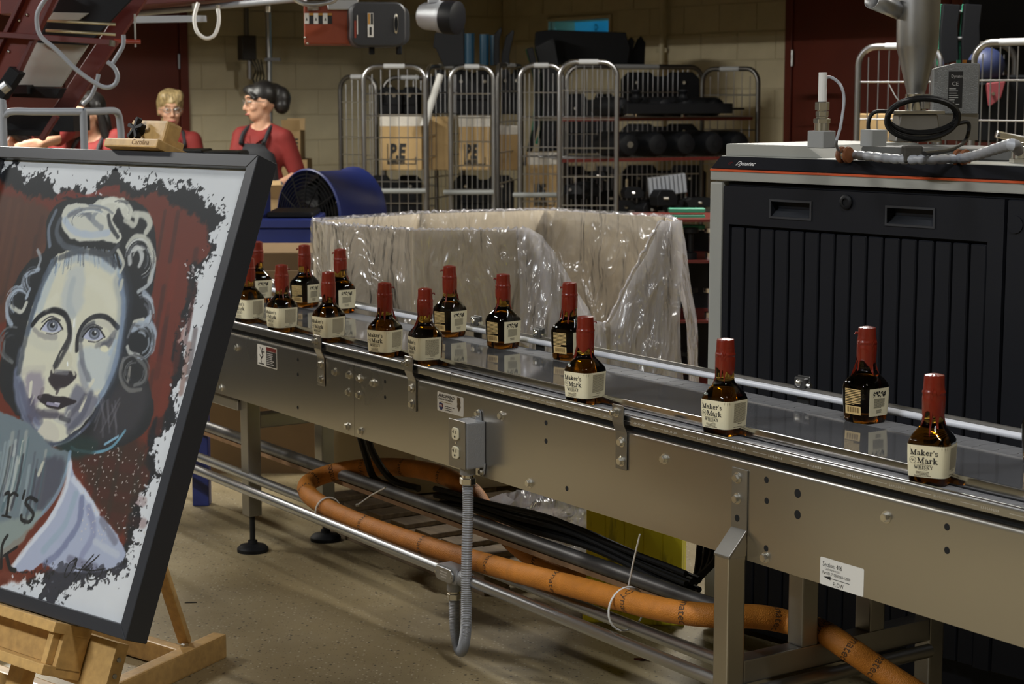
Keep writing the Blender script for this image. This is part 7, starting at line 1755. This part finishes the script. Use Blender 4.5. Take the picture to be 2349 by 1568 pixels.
def worker(label, px, ytop, D, theta, arms, head_yaw=0, head_pitch=0, hairm='hair_bk', hairstyle='bun', lean=0.0, gloves=False, glasses='wire'):
    top_z = PY(px, ytop, D).z; k = top_z / 1.665
    base = Vector((PY(px, 300, D).x, D, 0))
    t = thing('person', label, 'person', base)
    R = Matrix.Rotation(math.radians(theta), 4, 'Z')
    LN = Matrix.Translation((0, 0, .95)) @ Matrix.Rotation(lean, 4, 'X') @ Matrix.Translation((0, 0, -.95))
    S = Matrix.Scale(k, 4)
    T = S @ R @ LN                       # upper body
    HM = T @ Matrix.Translation((0, -.015, 1.40)) @ Matrix.Rotation(math.radians(head_yaw), 4, 'Z') @ Matrix.Rotation(math.radians(head_pitch), 4, 'X') @ Matrix.Translation((0, .015, -1.40))
    b = MB()
    def tp(x, y, z): return T @ Vector((x, y, z))
    def hp_(x, y, z): return HM @ Vector((x, y, z))
    # head with face
    b.ell((0, .008, 1.565), .074, .090, .098, 20, 14, HM); b.ell((0, -.026, 1.490), .055, .060, .062, 18, 12, HM); b.ell((0, -.046, 1.452), .026, .026, .020, 12, 8, HM)
    b.ell((0, -.080, 1.583), .045, .014, .012, 12, 8, HM)
    capsule(b, hp_(0, -.084, 1.566), hp_(0, -.106, 1.518), .0085 * k, .0125 * k, 8)
    for s in (-1, 1):
        b.ell((s * .014, -.094, 1.513), .0085, .010, .007, 8, 6, HM); b.ell((s * .040, -.058, 1.520), .022, .028, .022, 10, 8, HM); b.ell((s * .074, .008, 1.538), .010, .020, .030, 10, 8, HM)
    b.ell((0, -.083, 1.483), .021, .011, .006, 10, 6, HM); b.ell((0, -.082, 1.474), .019, .011, .0065, 10, 6, HM)
    # neck, trunk, legs
    capsule(b, tp(0, .012, 1.34), hp_(0, .005, 1.46), .050 * k, .048 * k)
    capsule(b, tp(-.10, 0, 1.335), tp(.10, 0, 1.335), .055 * k, .055 * k)
    for s in (-1, 1): capsule(b, tp(s * .04, .012, 1.385), tp(s * .15, .0, 1.345), .042 * k, .040 * k)
    b.ell((0, .0, 1.24), .150, .095, .14, 18, 12, T); b.ell((0, .0, 1.06), .125, .088, .14, 18, 12, T); b.ell((0, .005, .92), .155, .105, .12, 18, 12, S @ R)
    for s in (-1, 1):
        hip, kn, an = S @ R @ Vector((s * .085, 0, .86)), S @ R @ Vector((s * .09, -.01, .47)), S @ R @ Vector((s * .095, .01, .075))
        capsule(b, hip, kn, .080 * k, .055 * k); capsule(b, kn, an, .054 * k, .036 * k)
        capsule(b, an + S @ R @ Vector((0, .03, -.035)), an + S @ R @ Vector((0, -.13, -.045)), .034 * k, .028 * k)
    for (sh, el, wr, hd) in arms:
        capsule(b, sh, el, .044, .036); capsule(b, el, wr, .036, .026)
        hand(b, wr, hd, (0, 0, 1))
    body = remesh(b.build('body', M['skin'], t), .0085, 4)
    # shirt with collar
    c = MB()
    capsule(c, tp(-.115, .0, 1.335), tp(.115, .0, 1.335), .060 * k, .060 * k)
    for s in (-1, 1): capsule(c, tp(s * .06, .014, 1.375), tp(s * .155, .0, 1.340), .048 * k, .052 * k)
    c.ell((0, .0, 1.24), .164, .112, .145, 18, 12, T); c.ell((0, .0, 1.06), .142, .106, .17, 18, 12, T); c.ell((0, .005, .93), .160, .112, .12, 18, 12, S @ R)
    for (sh, el, wr, hd) in arms:
        e2_ = Vector(sh).lerp(Vector(el), .82); capsule(c, sh, e2_, .062, .056)
    remesh(c.build('shirt', M['shirt'], t), .011, 4)
    for s in (-1, 1):
        col = MB().add([tp(s * .055, .045, 1.40), tp(s * .068, -.01, 1.388), tp(s * .030, -.088, 1.335), tp(s * .012, -.108, 1.295), tp(s * .050, -.108, 1.318), tp(s * .092, -.02, 1.362), tp(s * .080, .06, 1.375)], [(0, 1, 5, 6), (1, 2, 4, 5), (2, 3, 4)]).build('collar', M['shirt'], t)
        col.modifiers.new('thick', 'SOLIDIFY').thickness = .006
    # apron bib with straps
    a = MB(); rows = [(1.30, .105, -.116), (1.245, .125, -.136), (1.17, .145, -.140), (1.06, .150, -.134), (.93, .15, -.135), (.75, .16, -.14), (.60, .16, -.13)]
    vs = []
    for z, w, y in rows:
        for i in range(9):
            f = -1 + 2 * i / 8; vs.append((T if z > .9 else S @ R) @ Vector((f * w, y + .07 * f * f * (w / .13), z)))
    ap = a.add(vs, [(j * 9 + i, j * 9 + i + 1, (j + 1) * 9 + i + 1, (j + 1) * 9 + i) for j in range(len(rows) - 1) for i in range(8)]).build('apron', M['apron'], t, smooth=True); ap.modifiers.new('thick', 'SOLIDIFY').thickness = .006
    for s in (-1, 1):
        pts = [tp(s * .078, -.108, 1.295), tp(s * .086, -.100, 1.32), tp(s * .085, -.066, 1.365), tp(s * .075, .0, 1.402), tp(s * .06, .07, 1.37)]
        MB().tube(catmull(pts, 4), .013 * k, 6).build('apron_strap', M['apron'], ap, smooth=True)
        MB().ell((s * .08, -.118, 1.305), .011, .008, .014, 10, 6, T).build('buckle', M['black'], ap)
    l = MB()
    for s in (-1, 1): capsule(l, S @ R @ Vector((s * .085, 0, .88)), S @ R @ Vector((s * .09, -.01, .47)), .092 * k, .070 * k); capsule(l, S @ R @ Vector((s * .09, -.01, .47)), S @ R @ Vector((s * .095, .01, .10)), .070 * k, .058 * k)
    remesh(l.build('trousers', M['jeans'], t), .014, 3)
    for s in (-1, 1):
        MB().ell((s * .095, -.045, .04), .045, .13, .045, 14, 8, S @ R).build('shoe', M['black'], t, smooth=True)
    if gloves:
        g = MB()
        for (sh, el, wr, hd) in arms:
            hand(g, wr, hd, (0, 0, 1), 1.14); capsule(g, Vector(wr) - Vector(hd).normalized() * .02, Vector(wr) + Vector(hd).normalized() * .03, .032, .030, 10)
        remesh(g.build('gloves', M['glove'], t), .007, 2)
    # eyes, lips, glasses
    for s in (-1, 1):
        e_ = MB().ell((s * .031, -.0745, 1.556), .0125, .008, .0065, 10, 6, HM).build('eye', M['eyew'], t, smooth=True)
        MB().ell((s * .031, -.0815, 1.556), .0052, .0025, .0058, 10, 6, HM).build('iris', M['iris'], e_, smooth=True)
        MB().tube([hp_(s * .014, -.088, 1.578), hp_(s * .032, -.087, 1.585), hp_(s * .052, -.072, 1.578)], .0034 * k, 6).build('eyebrow', M[hairm], t, smooth=True)
    MB().tube(catmull([hp_(-.024, -.084, 1.481), hp_(-.01, -.0945, 1.4805), hp_(.01, -.0945, 1.4805), hp_(.024, -.084, 1.481)], 4), [.0035 * k] + [.0052 * k] * 11 + [.0035 * k], 8).build('lips', M['lip'], t, smooth=True)
    gl = None
    for s in (-1, 1):
        ring = [hp_(s * .034 + .023 * math.cos(a_), -.099 + .006 * abs(math.cos(a_)) * (1 if math.cos(a_) * s > 0 else 0), 1.553 + .017 * math.sin(a_)) for a_ in [2 * math.pi * i / 20 for i in range(20)]]
        if gl is None: gl = MB().tube(ring, .0017, 6, closed=True).build('glasses', M['black'] if glasses == 'dark' else M['galv'], t)
        else: MB().tube(ring, .0017, 6, closed=True).build('rim', M['black'] if glasses == 'dark' else M['galv'], gl)
        MB().poly(ring).build('lens', M['lens'] if glasses != 'dark' else M['black'], gl)
        MB().tube([hp_(s * .057, -.092, 1.556), hp_(s * .078, -.05, 1.555), hp_(s * .080, .01, 1.552)], .0018, 6).build('temple', M['black'] if glasses == 'dark' else M['galv'], gl)
    MB().tube([hp_(-.011, -.1, 1.556), hp_(0, -.104, 1.559), hp_(.011, -.1, 1.556)], .0016, 6).build('bridge', M['galv'], gl)
    # hair
    h = MB()
    if hairstyle == 'bun':
        h.ell((0, .026, 1.592), .083, .092, .090, 18, 12, HM); h.ell((-.025, -.045, 1.625), .055, .042, .035, 14, 8, HM)
        capsule(h, hp_(-.03, -.075, 1.625), hp_(.062, -.052, 1.575), .022 * k, .015 * k, 8); capsule(h, hp_(-.066, -.03, 1.60), hp_(-.078, .0, 1.56), .018 * k, .016 * k, 8)
        h.ell((.01, .128, 1.56), .066, .062, .078, 16, 10, HM); h.ell((.025, .125, 1.52), .055, .05, .055, 12, 8, HM); h.ell((.0, .09, 1.60), .06, .06, .06, 12, 8, HM)
    elif hairstyle == 'short':
        h.ell((0, .020, 1.600), .088, .098, .090, 18, 12, HM); h.ell((-.04, -.03, 1.635), .05, .05, .045, 12, 8, HM); h.ell((.045, -.02, 1.64), .045, .05, .045, 12, 8, HM)
        for i in range(9):
            f = -1 + i / 4; capsule(h, hp_(f * .05, -.045, 1.655 - .01 * abs(f)), hp_(f * .066, -.080 + .03 * abs(f), 1.605 + .012 * ((i * 7) % 3 - 1)), .021 * k, .013 * k, 8)
        for s in (-1, 1): capsule(h, hp_(s * .072, .02, 1.60), hp_(s * .070, .045, 1.51), .022 * k, .014 * k, 8)
        h.ell((0, .07, 1.50), .06, .03, .09, 12, 8, HM)
    else:
        h.ell((0, .022, 1.592), .087, .098, .090, 18, 12, HM)
        for s in (-1, 1): capsule(h, hp_(s * .076, .01, 1.60), hp_(s * .085, .03, 1.36), .026 * k, .032 * k, 8)
        h.ell((0, .075, 1.46), .085, .045, .16, 14, 10, HM); capsule(h, hp_(-.045, -.065, 1.635), hp_(.05, -.062, 1.62), .024 * k, .022 * k, 8)
    remesh(h.build('hair', M[hairm], t), .0085, 2)
    return t
q = PX(11.2)
def off(px, py, D, bx, dy=0): p = PY(px, py, D + dy); return Vector((p.x - PY(bx, 300, D).x, dy, p.z))
bx = 600
worker('worker with black hair in a bun, wire glasses, red shirt and black apron, facing left', bx, 190, 11.2, -24,
       [(off(652, 318, 11.2, bx, -.05), off(684, 402, 11.2, bx, -.02), off(632, 428, 11.2, bx, -.20), Vector((-.8, -.35, -.42))), (off(556, 312, 11.2, bx, .03), off(536, 398, 11.2, bx, -.05), off(560, 440, 11.2, bx, -.25), Vector((.6, -.6, -.4)))], -42, 4, gloves=True)
bx = 392
worker('worker with short blonde hair, clear glasses and red shirt standing by the red door', bx, 211, 12.0, 12,
       [(off(442, 322, 12, bx, -.02), off(462, 410, 12, bx, -.03), off(430, 440, 12, bx, -.24), Vector((-.6, -.7, -.3))), (off(342, 318, 12, bx, -.02), off(326, 405, 12, bx, -.03), off(360, 440, 12, bx, -.24), Vector((.6, -.7, -.3)))], 6, 6, 'hair_bl', 'short')
bx = 212
worker('worker with long black hair and dark glasses behind the grey guard rail', bx, 215, 10.6, -18,
       [(off(268, 318, 10.6, bx, 0), off(290, 402, 10.6, bx, -.02), off(250, 440, 10.6, bx, -.2), Vector((-.7, -.6, -.3))), (off(150, 298, 10.6, bx, -.05), off(128, 318, 10.6, bx, -.25), off(92, 330, 10.6, bx, -.40), Vector((-.8, -.4, -.2)))], -16, 10, 'hair_bk', 'long', glasses='dark')
bx = 88
worker('worker in a red shirt bending forward at the far left behind the guard rail', bx, 228, 10.9, -30,
       [(off(132, 325, 10.9, bx, -.1), off(140, 395, 10.9, bx, -.16), off(90, 420, 10.9, bx, -.4), Vector((-.7, -.6, -.3))), (off(60, 330, 10.9, bx, -.1), off(45, 400, 10.9, bx, -.2), off(60, 425, 10.9, bx, -.4), Vector((.2, -.9, -.3)))], 0, 30, 'hair_bk', 'long', lean=.42)
